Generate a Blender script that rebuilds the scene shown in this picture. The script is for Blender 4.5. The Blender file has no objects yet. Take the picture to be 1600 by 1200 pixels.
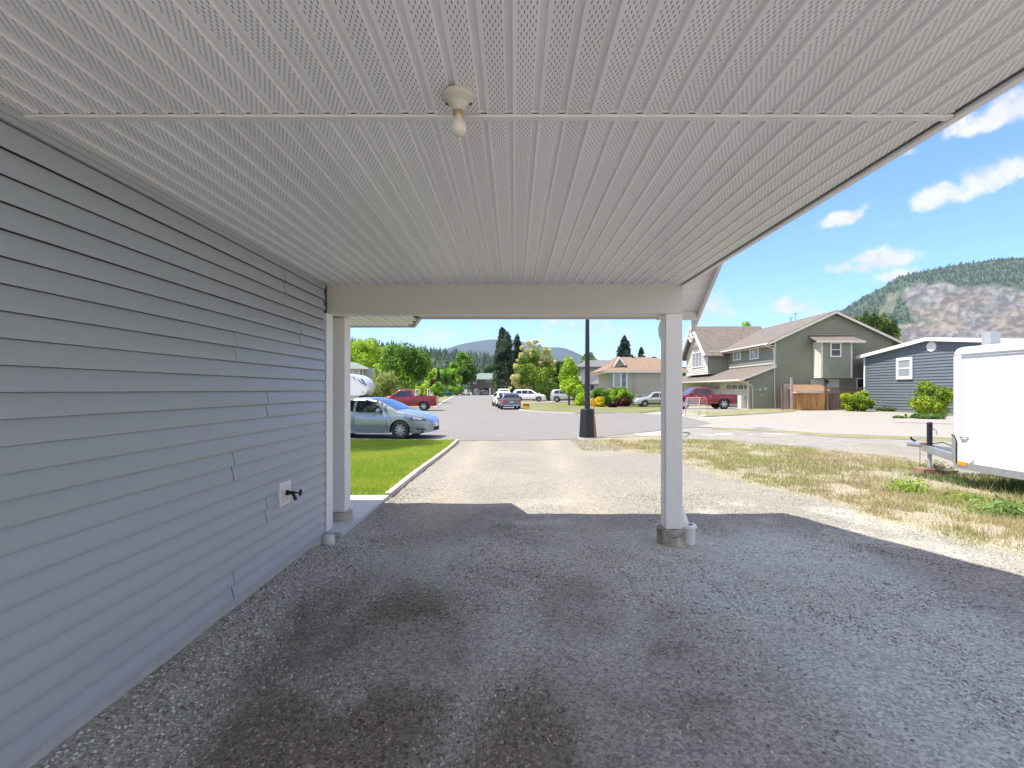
import bpy, math, random
import numpy as np
from mathutils import Vector, Matrix, noise as mnoise
random.seed(7)
rng = np.random.default_rng(7)
R = math.radians
sc = bpy.context.scene
col = sc.collection

# ------------------------------------------------------------------ camera, sky, sun, exposure
HAZE = 0.68e-4
F, CX, HY, CZ = 760.0, 803.0, 609.0, 1.6      # focal length and vanishing point in photo pixels, eye height
cam_d = bpy.data.cameras.new('camera')
cam_d.sensor_width = 36.0
cam_d.lens = F * 36.0 / 1600.0
cam_d.shift_x = -(CX - 800) / 1600.0
cam_d.shift_y = (HY - 600) / 1600.0
cam_d.clip_start = 0.05
cam_d.clip_end = 30000
cam = bpy.data.objects.new('camera', cam_d)
col.objects.link(cam)
cam.location = (0, 0, CZ)
cam.rotation_euler = (R(90), 0, 0)
sc.camera = cam

SUN = Vector((-0.50, -0.07, 1.0)).normalized()
sun_d = bpy.data.lights.new('sun', 'SUN')
sun_d.energy = 2.0
sun_d.angle = R(0.5)
sun_d.color = (1.0, 0.955, 0.88)
sun = bpy.data.objects.new('sun', sun_d)
col.objects.link(sun)
sun.rotation_euler = (-SUN).to_track_quat('-Z', 'Y').to_euler()
sun.location = (-20, -5, 40)

sc.view_settings.view_transform = 'Standard'
sc.view_settings.look = 'None'
sc.view_settings.exposure = 2.08
sc.view_settings.gamma = 1.0
sc.view_settings.use_curve_mapping = False
sc.cycles.max_bounces = 10
sc.cycles.diffuse_bounces = 5
sc.cycles.transparent_max_bounces = 12
sc.cycles.volume_bounces = 0
sc.cycles.use_denoising = True
try:
    sc.cycles.denoiser = 'OPENIMAGEDENOISE'
except Exception:
    pass
sc.cycles.sample_clamp_indirect = 8.0


def nd(nt, typ, loc=None, **kw):
    n = nt.nodes.new(typ)
    for k, v in kw.items():
        setattr(n, k, v)
    return n


world = bpy.data.worlds.new('World')
sc.world = world
world.use_nodes = True
nt = world.node_tree
nt.nodes.clear()
w_out = nd(nt, 'ShaderNodeOutputWorld')
w_bg = nd(nt, 'ShaderNodeBackground')
w_sky = nd(nt, 'ShaderNodeTexSky')
w_sky.sky_type = 'NISHITA'
w_sky.sun_disc = False
w_sky.sun_elevation = math.asin(SUN.z)
w_sky.sun_rotation = math.atan2(SUN.x, SUN.y)
w_sky.air_density = 1.0
w_sky.dust_density = 0.3
w_sky.ozone_density = 2.5
w_sky.altitude = 400
w_bg.inputs[1].default_value = 0.15


def wmath(op, a, b=None, c=None, clamp=False):
    n = nd(nt, 'ShaderNodeMath', operation=op, use_clamp=clamp)
    for i, v in enumerate((a, b, c)):
        if v is None:
            continue
        if hasattr(v, 'is_output'):
            nt.links.new(v, n.inputs[i])
        else:
            n.inputs[i].default_value = v
    return n.outputs[0]


tc = nd(nt, 'ShaderNodeTexCoord')
sep = nd(nt, 'ShaderNodeSeparateXYZ')
nt.links.new(tc.outputs['Generated'], sep.inputs[0])
# direction angles: azimuth from +Y towards +X, and elevation
az = wmath('ARCTAN2', sep.outputs[0], sep.outputs[1])
el = wmath('ARCSINE', sep.outputs[2])
nz = nd(nt, 'ShaderNodeTexNoise')
nz.inputs['Scale'].default_value = 9.0
nz.inputs['Detail'].default_value = 8.0
nz.inputs['Roughness'].default_value = 0.58
nt.links.new(tc.outputs['Generated'], nz.inputs['Vector'])
nzf = nd(nt, 'ShaderNodeTexNoise')
nzf.inputs['Scale'].default_value = 30.0
nzf.inputs['Detail'].default_value = 6.0
nzf.inputs['Roughness'].default_value = 0.6
nt.links.new(tc.outputs['Generated'], nzf.inputs['Vector'])


def px_dir(x, y):
    dx, dz = (x - CX) / F, (HY - y) / F
    return math.atan2(dx, 1.0), math.atan2(dz, math.hypot(1.0, dx))


# cumulus puffs: (direction given by where it is seen from the camera, half sizes in pixels, density)
CLOUDS = [(1378, 408, 62, 24, 1.0), (1310, 420, 30, 14, .7), (1400, 430, 40, 16, .7),
          (1470, 310, 60, 24, 1.0), (1545, 278, 62, 30, 1.0), (1590, 265, 40, 24, .8),
          (1318, 344, 44, 15, .95), (1372, 322, 28, 12, .5), (1400, 350, 18, 10, .5),
          (1235, 478, 40, 20, .9), (1195, 468, 22, 14, .6), (1262, 488, 26, 12, .6),
          (1125, 490, 48, 34, .55), (1090, 470, 30, 20, .35), (1570, 180, 62, 26, .8), (1500, 200, 50, 24, .6),
          (1415, 236, 24, 14, .7), (900, 520, 120, 30, .22), (640, 535, 150, 22, .22), (1700, 220, 70, 30, .8),
          (1760, 330, 80, 26, .9), (1900, 180, 110, 44, .9), (300, 300, 130, 40, .8), (-100, 420, 150, 44, .9),
          (80, 150, 120, 60, .8), (2300, 420, 200, 60, .9), (-600, 300, 300, 80, .8), (620, -300, 160, 90, .7)]
acc = None
for (cx_, cy_, sx_, sy_, dens) in CLOUDS:
    a0, e0 = px_dir(cx_, cy_)
    dd = math.hypot(1.0, (cx_ - CX) / F)
    ra = sx_ / F / (dd * dd)
    re = sy_ / F / dd
    u = wmath('MULTIPLY', wmath('SUBTRACT', az, a0), 1 / ra)
    v0 = wmath('MULTIPLY', wmath('SUBTRACT', el, e0), 1 / re)
    v = wmath('MAXIMUM', v0, wmath('MULTIPLY', v0, -1.45))     # flatter underside
    d2 = wmath('ADD', wmath('MULTIPLY', u, u), wmath('MULTIPLY', v, v))
    m = wmath('MULTIPLY', wmath('SUBTRACT', 1.15, d2, clamp=False), dens)
    acc = m if acc is None else wmath('MAXIMUM', acc, m)
n1 = wmath('MULTIPLY', wmath('SUBTRACT', nz.outputs[0], 0.5), 3.2)
n2 = wmath('MULTIPLY', wmath('SUBTRACT', nzf.outputs[0], 0.5), 2.6)
dens_ = wmath('ADD', acc, wmath('ADD', n1, n2))
mr = nd(nt, 'ShaderNodeMapRange')
mr.interpolation_type = 'SMOOTHSTEP'
nt.links.new(dens_, mr.inputs[0])
mr.inputs[1].default_value = 0.05
mr.inputs[2].default_value = 1.0
mr.inputs[3].default_value = 0.0
mr.inputs[4].default_value = 0.96
cl_near = wmath('MULTIPLY', mr.outputs[0], wmath('GREATER_THAN', acc, -0.6))
# denser cloud added over the unseen sky to brighten and whiten the shade
nz2 = nd(nt, 'ShaderNodeTexNoise')
nz2.inputs['Scale'].default_value = 3.2
nz2.inputs['Detail'].default_value = 9.0
nz2.inputs['Roughness'].default_value = 0.55
nt.links.new(tc.outputs['Generated'], nz2.inputs['Vector'])
mr2 = nd(nt, 'ShaderNodeMapRange')
mr2.interpolation_type = 'SMOOTHSTEP'
nt.links.new(nz2.outputs[0], mr2.inputs[0])
mr2.inputs[1].default_value = 0.40
mr2.inputs[2].default_value = 0.50
outside = wmath('MAXIMUM', wmath('GREATER_THAN', wmath('ABSOLUTE', az), 0.86), wmath('GREATER_THAN', el, 0.62))
cl_fill = wmath('MULTIPLY', wmath('MULTIPLY', mr2.outputs[0], outside), wmath('GREATER_THAN', el, 0.04))
cl_on = wmath('MAXIMUM', cl_near, cl_fill)
hsv = nd(nt, 'ShaderNodeHueSaturation')
hsv.inputs['Saturation'].default_value = 1.12
hsv.inputs['Value'].default_value = 0.80
nt.links.new(w_sky.outputs[0], hsv.inputs['Color'])
mixc = nd(nt, 'ShaderNodeMix', data_type='RGBA')
nt.links.new(cl_on, mixc.inputs[0])
tintm = nd(nt, 'ShaderNodeVectorMath', operation='MULTIPLY')
nt.links.new(hsv.outputs[0], tintm.inputs[0])
tintm.inputs[1].default_value = (0.445, 0.525, 0.86)
nt.links.new(tintm.outputs[0], mixc.inputs[6])
shade = nd(nt, 'ShaderNodeMapRange')
nt.links.new(nzf.outputs[0], shade.inputs[0])
shade.inputs[1].default_value = 0.3
shade.inputs[2].default_value = 0.62
shade.inputs[3].default_value = 1.35
shade.inputs[4].default_value = 1.75
clc = nd(nt, 'ShaderNodeVectorMath', operation='SCALE')
clc.inputs[0].default_value = (1.0, 0.985, 0.985)
nt.links.new(shade.outputs[0], clc.inputs['Scale'])
nt.links.new(clc.outputs[0], mixc.inputs[7])
nt.links.new(mixc.outputs[2], w_bg.inputs[0])
nt.links.new(w_bg.outputs[0], w_out.inputs[0])

# ------------------------------------------------------------------ helpers


def W(x, y, Y):
    """world point seen at photo pixel (x, y) at depth Y"""
    return Vector(((x - CX) * Y / F, Y, CZ - (y - HY) * Y / F))


def sstep(a, b, x):
    t = np.clip((np.asarray(x, float) - a) / (b - a), 0, 1)
    return t * t * (3 - 2 * t)


ZS = -0.20                               # level of the street


def ground_z(X, Y):
    X = np.asarray(X, float)
    Y = np.asarray(Y, float)
    z = ZS * sstep(7.0, 16.5, Y)
    z = z + 0.075 * (1 - sstep(-1.95, -1.45, X)) * (1 - sstep(4.6, 5.1, Y)) * (X > -2.4)
    return z


def G(x, y):
    """ground point seen at photo pixel (x, y)"""
    v = max(y - HY, 0.5)
    Y = F * CZ / v
    for _ in range(30):
        X = (x - CX) * Y / F
        z = float(ground_z(X, Y))
        Y = 0.5 * Y + 0.5 * F * (CZ - z) / v
    return ((x - CX) * Y / F, Y)


OFF = {}


def empty(name, loc, rz=0.0):
    o = bpy.data.objects.new(name, None)
    o.empty_display_size = 0.3
    col.objects.link(o)
    o.location = loc
    o.rotation_euler = (0, 0, rz)
    OFF[o.name] = (Vector(loc), rz)
    return o


def tag(o, label=None, cat=None, group=None, kind=None):
    if label:
        o['label'] = label
    if cat:
        o['category'] = cat
    if group:
        o['group'] = group
    if kind:
        o['kind'] = kind
    return o


def link_mesh(name, me, mats, parent=None, smooth=None):
    if not isinstance(mats, (list, tuple)):
        mats = [mats]
    for m in mats:
        me.materials.append(m)
    if smooth is not None:
        me.polygons.foreach_set('use_smooth', [True] * len(me.polygons))
        if smooth < 179:
            me.set_sharp_from_angle(angle=R(smooth))
    o = bpy.data.objects.new(name, me)
    col.objects.link(o)
    if parent is not None:
        o.parent = parent
        OFF[o.name] = OFF.get(parent.name, (Vector((0, 0, 0)), 0.0))
    return o


class MB:
    """collects faces in world coordinates (or local ones) and links them as one mesh"""

    def __init__(s):
        s.v, s.f, s.mi = [], [], []

    def add(s, verts, faces, mi=0):
        n = len(s.v)
        s.v.extend([tuple(p) for p in verts])
        s.f.extend([tuple(i + n for i in f) for f in faces])
        s.mi.extend([mi] * len(faces))
        return s

    def box(s, x0, x1, y0, y1, z0, z1, mi=0):
        v = [(x0, y0, z0), (x1, y0, z0), (x1, y1, z0), (x0, y1, z0), (x0, y0, z1), (x1, y0, z1), (x1, y1, z1), (x0, y1, z1)]
        return s.add(v, [(0, 3, 2, 1), (4, 5, 6, 7), (0, 1, 5, 4), (1, 2, 6, 5), (2, 3, 7, 6), (3, 0, 4, 7)], mi)

    def prism(s, poly, axis, a, b, mi=0):
        """poly 2-D outline extruded along axis from a to b"""
        n = len(poly)

        def P(p, t):
            if axis == 'x':
                return (t, p[0], p[1])
            if axis == 'y':
                return (p[0], t, p[1])
            return (p[0], p[1], t)
        v = [P(p, a) for p in poly] + [P(p, b) for p in poly]
        f = [tuple(range(n))[::-1], tuple(range(n, 2 * n))]
        f += [(i, (i + 1) % n, n + (i + 1) % n, n + i) for i in range(n)]
        return s.add(v, f, mi)

    def slab(s, pts, thick, up=(0, 0, 1), mi=0):
        """polygon of 3-D points with thickness along -up"""
        n = len(pts)
        u = Vector(up) * thick
        v = [Vector(p) for p in pts] + [Vector(p) - u for p in pts]
        f = [tuple(range(n)), tuple(range(n, 2 * n))[::-1]] + [(i, n + i, n + (i + 1) % n, (i + 1) % n) for i in range(n)]
        return s.add(v, f, mi)

    def tube(s, pts, r, n=8, mi=0, cap=True):
        pts = [Vector(p) for p in pts]
        rs = r if isinstance(r, (list, tuple)) else [r] * len(pts)
        base = len(s.v)
        prev = None
        for i, p in enumerate(pts):
            d = (pts[min(i + 1, len(pts) - 1)] - pts[max(i - 1, 0)])
            if d.length < 1e-9:
                d = Vector((0, 0, 1))
            d.normalize()
            if prev is None:
                a = d.orthogonal().normalized()
            else:
                a = (prev - d * prev.dot(d))
                a = a.normalized() if a.length > 1e-6 else d.orthogonal().normalized()
            prev = a
            b = d.cross(a)
            for k in range(n):
                t = 2 * math.pi * k / n
                s.v.append(tuple(p + (a * math.cos(t) + b * math.sin(t)) * rs[i]))
        for i in range(len(pts) - 1):
            for k in range(n):
                k2 = (k + 1) % n
                s.f.append((base + i * n + k, base + i * n + k2, base + (i + 1) * n + k2, base + (i + 1) * n + k))
                s.mi.append(mi)
        if cap:
            s.f.append(tuple(base + k for k in range(n))[::-1])
            s.mi.append(mi)
            s.f.append(tuple(base + (len(pts) - 1) * n + k for k in range(n)))
            s.mi.append(mi)
        return s

    def lathe(s, prof, c=(0, 0, 0), n=24, axis='z', mi=0):
        """prof: list of (radius, height)"""
        base = len(s.v)
        for (r, h) in prof:
            for k in range(n):
                t = 2 * math.pi * k / n
                a, b = r * math.cos(t), r * math.sin(t)
                p = (a, b, h) if axis == 'z' else ((a, h, b) if axis == 'y' else (h, a, b))
                s.v.append((p[0] + c[0], p[1] + c[1], p[2] + c[2]))
        for i in range(len(prof) - 1):
            for k in range(n):
                k2 = (k + 1) % n
                s.f.append((base + i * n + k, base + i * n + k2, base + (i + 1) * n + k2, base + (i + 1) * n + k))
                s.mi.append(mi)
        return s

    def xf(s, M):
        s.v = [tuple(M @ Vector(p)) for p in s.v]
        return s

    def build(s, name, mats, parent=None, smooth=None, bevel=0.0, world=True):
        me = bpy.data.meshes.new(name)
        vv = s.v
        if parent is not None and world and parent.name in OFF:
            off, rz = OFF[parent.name]
            M = (Matrix.Translation(off) @ Matrix.Rotation(rz, 4, 'Z')).inverted()
            vv = [tuple(M @ Vector(p)) for p in s.v]
        me.from_pydata(vv, [], s.f)
        me.polygons.foreach_set('material_index', s.mi)
        me.update()
        o = link_mesh(name, me, mats, parent, smooth)
        if bevel > 0:
            md = o.modifiers.new('bevel', 'BEVEL')
            md.width = bevel
            md.segments = 2
            md.limit_method = 'ANGLE'
        return o


def share(name, src, loc, parent=None, rot=None, scale=None):
    o = bpy.data.objects.new(name, src.data)
    col.objects.link(o)
    if parent is not None:
        o.parent = parent
        OFF[o.name] = OFF.get(parent.name, (Vector((0, 0, 0)), 0.0))
    o.location = loc
    if rot:
        o.rotation_euler = rot
    if scale:
        o.scale = scale
    return o


# ------------------------------------------------------------------ materials


def material(name, color, rough=0.6, metal=0.0, var=0.0, vscale=6.0, bump=0.0, bscale=60.0, color2=None, spec=None,
             coat=0.0, coords='Object', detail=5.0, stretch=None, attr=None, hue=0.0):
    m = bpy.data.materials.new(name)
    m.use_nodes = True
    t = m.node_tree
    b = t.nodes['Principled BSDF']
    b.inputs['Base Color'].default_value = (*color, 1)
    b.inputs['Roughness'].default_value = rough
    b.inputs['Metallic'].default_value = metal
    if coat:
        b.inputs['Coat Weight'].default_value = coat
        b.inputs['Coat Roughness'].default_value = 0.06
    if spec is not None:
        b.inputs['Specular IOR Level'].default_value = spec
    tcn = t.nodes.new('ShaderNodeTexCoord')
    vec = tcn.outputs[coords]
    if stretch:
        mp = t.nodes.new('ShaderNodeMapping')
        mp.inputs['Scale'].default_value = stretch
        t.links.new(vec, mp.inputs[0])
        vec = mp.outputs[0]
    if var > 0 or color2:
        nz_ = t.nodes.new('ShaderNodeTexNoise')
        nz_.inputs['Scale'].default_value = vscale
        nz_.inputs['Detail'].default_value = detail
        nz_.inputs['Roughness'].default_value = 0.62
        t.links.new(vec, nz_.inputs['Vector'])
        mr_ = t.nodes.new('ShaderNodeMapRange')
        mr_.inputs[1].default_value = 0.3
        mr_.inputs[2].default_value = 0.7
        t.links.new(nz_.outputs[0], mr_.inputs[0])
        mx = t.nodes.new('ShaderNodeMix')
        mx.data_type = 'RGBA'
        c2 = color2 or tuple(min(1, c * (1 + var)) for c in color)
        c1 = color if color2 else tuple(c * (1 - var) for c in color)
        mx.inputs[6].default_value = (*c1, 1)
        mx.inputs[7].default_value = (*c2, 1)
        t.links.new(mr_.outputs[0], mx.inputs[0])
        out = mx.outputs[2]
        t.links.new(out, b.inputs['Base Color'])
    if attr:
        at = t.nodes.new('ShaderNodeAttribute')
        at.attribute_name = attr
        t.links.new(at.outputs[0], b.inputs['Base Color'])
    if bump > 0:
        nb = t.nodes.new('ShaderNodeTexNoise')
        nb.inputs['Scale'].default_value = bscale
        nb.inputs['Detail'].default_value = 4
        t.links.new(vec, nb.inputs['Vector'])
        bp = t.nodes.new('ShaderNodeBump')
        bp.inputs['Strength'].default_value = 1.0
        bp.inputs['Distance'].default_value = bump
        t.links.new(nb.outputs[0], bp.inputs['Height'])
        t.links.new(bp.outputs[0], b.inputs['Normal'])
    return m


def foliage_mat(name, transl=0.35, rough=0.55):
    m = bpy.data.materials.new(name)
    m.use_nodes = True
    t = m.node_tree
    b = t.nodes['Principled BSDF']
    b.inputs['Roughness'].default_value = rough
    b.inputs['Specular IOR Level'].default_value = 0.25
    at = t.nodes.new('ShaderNodeAttribute')
    at.attribute_name = 'tint'
    t.links.new(at.outputs[0], b.inputs['Base Color'])
    tr = t.nodes.new('ShaderNodeBsdfTranslucent')
    t.links.new(at.outputs[0], tr.inputs[0])
    mx = t.nodes.new('ShaderNodeMixShader')
    mx.inputs[0].default_value = transl
    t.links.new(b.outputs[0], mx.inputs[1])
    t.links.new(tr.outputs[0], mx.inputs[2])
    t.links.new(mx.outputs[0], t.nodes['Material Output'].inputs[0])
    return m


M = {}
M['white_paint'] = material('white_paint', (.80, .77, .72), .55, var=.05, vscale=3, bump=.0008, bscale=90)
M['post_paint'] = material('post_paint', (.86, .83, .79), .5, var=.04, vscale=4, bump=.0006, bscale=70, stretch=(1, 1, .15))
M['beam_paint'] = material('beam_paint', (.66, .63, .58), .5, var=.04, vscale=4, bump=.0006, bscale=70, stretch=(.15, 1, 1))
M['trim_white'] = material('trim_white', (.82, .80, .78), .4, var=.03)
M['siding_near'] = material('siding_near', (.40, .435, .465), .42, var=.05, vscale=1.3, bump=.0005, bscale=240, stretch=(1, .15, 1))
M['siding_void'] = material('siding_void', (.055, .058, .065), .8)
M['concrete'] = material('concrete', (.48, .47, .45), .85, var=.12, vscale=9, bump=.002, bscale=120)
M['slab_concrete'] = material('slab_concrete', (.50, .50, .49), .8, var=.08, vscale=5, bump=.0015, bscale=160)
M['timber'] = material('timber', (.50, .44, .36), .8, var=.2, vscale=8, bump=.003, bscale=60, stretch=(1, .1, 1))
M['pvc'] = material('pvc', (.70, .70, .67), .4, var=.05)
M['pvc_cap'] = material('pvc_cap', (.68, .69, .64), .4, var=.05)
M['black_metal'] = material('black_metal', (.012, .015, .022), .38, var=.2, vscale=12)
M['dark_bronze'] = material('dark_bronze', (.03, .022, .015), .35, metal=.7, var=.3, vscale=40)
M['porcelain'] = material('porcelain', (.60, .57, .50), .22, var=.05, vscale=8)
M['brass'] = material('brass', (.50, .40, .22), .35, metal=.6)
M['bulb'] = material('bulb', (.80, .74, .68), .18, spec=.5)
M['galv'] = material('galv', (.50, .52, .54), .38, metal=.75, var=.1, vscale=14)
M['grey_metal'] = material('grey_metal', (.42, .44, .46), .45, metal=.3, var=.1, vscale=8)
M['rust'] = material('rust', (.20, .10, .06), .8, var=.4, vscale=30)
M['rubber'] = material('rubber', (.018, .018, .019), .75, var=.2, vscale=20)
M['underbody'] = material('underbody', (.012, .012, .013), .9)
M['rim'] = material('rim', (.55, .56, .58), .28, metal=.75)
M['glass_dark'] = material('glass_dark', (.012, .016, .02), .04, spec=.9)
M['glass_blue'] = material('glass_blue', (.05, .10, .16), .05, spec=.9)
M['house_glass'] = material('house_glass', (.05, .06, .07), .06, spec=.8)
M['curtain_glass'] = material('curtain_glass', (.30, .33, .34), .1, spec=.7)
M['trailer_white'] = material('trailer_white', (.72, .72, .72), .3, var=.02, coat=.3)
M['amber'] = material('amber', (.85, .30, .02), .25)
M['red_lens'] = material('red_lens', (.45, .02, .02), .2)
M['lamp_lens'] = material('lamp_lens', (.65, .67, .70), .1, spec=.8)
M['orange'] = material('orange', (.80, .16, .05), .5)
M['sign_yellow'] = material('sign_yellow', (.80, .36, .03), .5)
M['concrete_drive'] = material('concrete_drive', (.32, .297, .255), .85, var=.06, vscale=1.2, bump=.002, bscale=50)
M['wood_dark'] = material('wood_dark', (.16, .10, .07), .8, var=.3, vscale=5, stretch=(1, 1, .2))
M['wood_orange'] = material('wood_orange', (.46, .23, .08), .75, var=.35, vscale=4, stretch=(1, 1, .2))
M['wood_grey'] = material('wood_grey', (.36, .29, .26), .8, var=.25, vscale=5, stretch=(1, 1, .2))
M['bark'] = material('bark', (.13, .10, .08), .9, var=.3, vscale=12, bump=.01, bscale=30)
M['leaf'] = foliage_mat('leaf', .4)
M['needle'] = foliage_mat('needle', .12, .7)
M['grass'] = foliage_mat('grass', .35, .6)


def paint(name, c, rough=.3, metal=.35):
    return material(name, c, rough, metal=metal, coat=.7)


def siding_mat(name, c, v=.05):
    return material(name, c, .6, var=v, vscale=2.0)


def shingle_mat(name, c, c2, scale=9.0):
    """asphalt shingles: course rows and tab-to-tab colour changes"""
    m = bpy.data.materials.new(name)
    m.use_nodes = True
    t = m.node_tree
    b = t.nodes['Principled BSDF']
    b.inputs['Roughness'].default_value = .9
    tcn = t.nodes.new('ShaderNodeTexCoord')
    nz1 = t.nodes.new('ShaderNodeTexNoise')
    nz1.inputs['Scale'].default_value = scale * .5
    nz1.inputs['Detail'].default_value = 6
    nz1.inputs['Roughness'].default_value = .75
    t.links.new(tcn.outputs['Object'], nz1.inputs['Vector'])
    vo = t.nodes.new('ShaderNodeTexVoronoi')
    vo.inputs['Scale'].default_value = 3.2
    t.links.new(tcn.outputs['Object'], vo.inputs['Vector'])
    ad = t.nodes.new('ShaderNodeMath')
    ad.operation = 'MULTIPLY_ADD'
    t.links.new(vo.outputs['Color'], ad.inputs[0])
    ad.inputs[1].default_value = .35
    t.links.new(nz1.outputs[0], ad.inputs[2])
    mr_ = t.nodes.new('ShaderNodeMapRange')
    mr_.inputs[1].default_value = .42
    mr_.inputs[2].default_value = .95
    t.links.new(ad.outputs[0], mr_.inputs[0])
    mx = t.nodes.new('ShaderNodeMix')
    mx.data_type = 'RGBA'
    mx.inputs[6].default_value = (*c, 1)
    mx.inputs[7].default_value = (*c2, 1)
    t.links.new(mr_.outputs[0], mx.inputs[0])
    t.links.new(mx.outputs[2], b.inputs['Base Color'])
    bp = t.nodes.new('ShaderNodeBump')
    bp.inputs['Distance'].default_value = .02
    t.links.new(nz1.outputs[0], bp.inputs['Height'])
    t.links.new(bp.outputs[0], b.inputs['Normal'])
    return m


M['shingle_brown'] = shingle_mat('shingle_brown', (.125, .103, .085), (.215, .183, .155))
M['shingle_tan'] = shingle_mat('shingle_tan', (.20, .13, .088), (.29, .20, .14))
M['shingle_grey'] = shingle_mat('shingle_grey', (.12, .116, .116), (.20, .192, .188))
M['shingle_green'] = shingle_mat('shingle_green', (.13, .17, .145), (.22, .27, .23))
M['shingle_dark'] = shingle_mat('shingle_dark', (.10, .10, .11), (.18, .18, .19))


def soffit_mat():
    """white vented vinyl: rows of short lanced slits (perforation, a fraction of a pixel deep)"""
    m = bpy.data.materials.new('soffit_vinyl')
    m.use_nodes = True
    t = m.node_tree
    b = t.nodes['Principled BSDF']
    b.inputs['Roughness'].default_value = .42
    tcn = t.nodes.new('ShaderNodeTexCoord')
    sp = t.nodes.new('ShaderNodeSeparateXYZ')
    t.links.new(tcn.outputs['Object'], sp.inputs[0])

    def mm(op, a, bb=None, c=None):
        n = t.nodes.new('ShaderNodeMath')
        n.operation = op
        for i, v in enumerate((a, bb, c)):
            if v is None:
                continue
            if hasattr(v, 'is_output'):
                t.links.new(v, n.inputs[i])
            else:
                n.inputs[i].default_value = v
        return n.outputs[0]
    CW, PER = .0086, .034
    u = mm('DIVIDE', mm('SUBTRACT', sp.outputs[0], .0045), CW)
    ci = mm('FLOOR', u)
    fu = mm('SUBTRACT', mm('FRACT', u), .5)
    v = mm('ADD', mm('DIVIDE', sp.outputs[1], PER), mm('MULTIPLY', ci, .5))
    fv = mm('SUBTRACT', mm('FRACT', v), .5)
    a1 = mm('LESS_THAN', mm('ABSOLUTE', mm('ADD', fu, mm('MULTIPLY', fv, .25))), .17)
    a2 = mm('LESS_THAN', mm('ABSOLUTE', fv), .20)
    a3 = mm('MULTIPLY', mm('GREATER_THAN', ci, .5), mm('LESS_THAN', ci, 7.5))
    hole = mm('MULTIPLY', mm('MULTIPLY', a1, a2), a3)
    mx = t.nodes.new('ShaderNodeMix')
    mx.data_type = 'RGBA'
    mx.inputs[6].default_value = (.90, .89, .875, 1)
    mx.inputs[7].default_value = (.20, .195, .19, 1)
    t.links.new(hole, mx.inputs[0])
    oi = t.nodes.new('ShaderNodeObjectInfo')
    mr_ = t.nodes.new('ShaderNodeMapRange')
    mr_.inputs[3].default_value = .95
    mr_.inputs[4].default_value = 1.03
    t.links.new(oi.outputs['Random'], mr_.inputs[0])
    mu = t.nodes.new('ShaderNodeVectorMath')
    mu.operation = 'SCALE'
    t.links.new(mx.outputs[2], mu.inputs[0])
    t.links.new(mr_.outputs[0], mu.inputs['Scale'])
    t.links.new(mu.outputs[0], b.inputs['Base Color'])
    bp = t.nodes.new('ShaderNodeBump')
    bp.inputs['Distance'].default_value = .002
    bp.invert = True
    t.links.new(hole, bp.inputs['Height'])
    t.links.new(bp.outputs[0], b.inputs['Normal'])
    return m


M['soffit'] = soffit_mat()

# ------------------------------------------------------------------ ground
DRY_LOW = [(926, 690), (960, 700), (1034, 713), (1077, 732), (1153, 756), (1242, 781), (1325, 808), (1418, 835), (1531, 863), (1600, 889), (1760, 950), (2100, 1080)]
DRY_UP = [(926, 684), (980, 682), (1034, 681), (1077, 687), (1150, 690), (1270, 701), (1359, 712), (1440, 724), (1520, 745), (1700, 755), (2100, 770)]
DRY = [G(*p) for p in DRY_LOW] + [G(*p) for p in DRY_UP[::-1]]


def sdist(poly, X, Y):
    """signed distance to polygon, positive inside"""
    X = np.asarray(X, float)
    Y = np.asarray(Y, float)
    d = np.full(X.shape, 1e9)
    inside = np.zeros(X.shape, bool)
    n = len(poly)
    for i in range(n):
        x0, y0 = poly[i]
        x1, y1 = poly[(i + 1) % n]
        ex, ey = x1 - x0, y1 - y0
        t = np.clip(((X - x0) * ex + (Y - y0) * ey) / (ex * ex + ey * ey + 1e-12), 0, 1)
        d = np.minimum(d, np.hypot(X - x0 - t * ex, Y - y0 - t * ey))
        c = ((y0 > Y) != (y1 > Y))
        with np.errstate(divide='ignore', invalid='ignore'):
            xi = x0 + (Y - y0) / (y1 - y0 + 1e-15) * ex
        inside ^= c & (X < xi)
    return np.where(inside, d, -d)


_G = rng.random((64, 64, 8))


def vnoise(X, Y, s, k=0):
    """smooth value noise in 0..1"""
    x = np.asarray(X, float) * s + 100.3 * (k + 1)
    y = np.asarray(Y, float) * s + 57.7 * (k + 1)
    xi, yi = np.floor(x).astype(int), np.floor(y).astype(int)
    fx, fy = x - xi, y - yi
    fx, fy = fx * fx * (3 - 2 * fx), fy * fy * (3 - 2 * fy)
    g = _G[:, :, k % 8]
    a = g[xi % 64, yi % 64]
    b = g[(xi + 1) % 64, yi % 64]
    c = g[xi % 64, (yi + 1) % 64]
    d = g[(xi + 1) % 64, (yi + 1) % 64]
    return (a * (1 - fx) + b * fx) * (1 - fy) + (c * (1 - fx) + d * fx) * fy


def fbm(X, Y, s, o=4, k=0):
    r, a, t = 0, 1.0, 0
    for i in range(o):
        r = r + a * vnoise(X, Y, s * 2 ** i, k + i)
        t += a
        a *= .55
    return r / t


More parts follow.
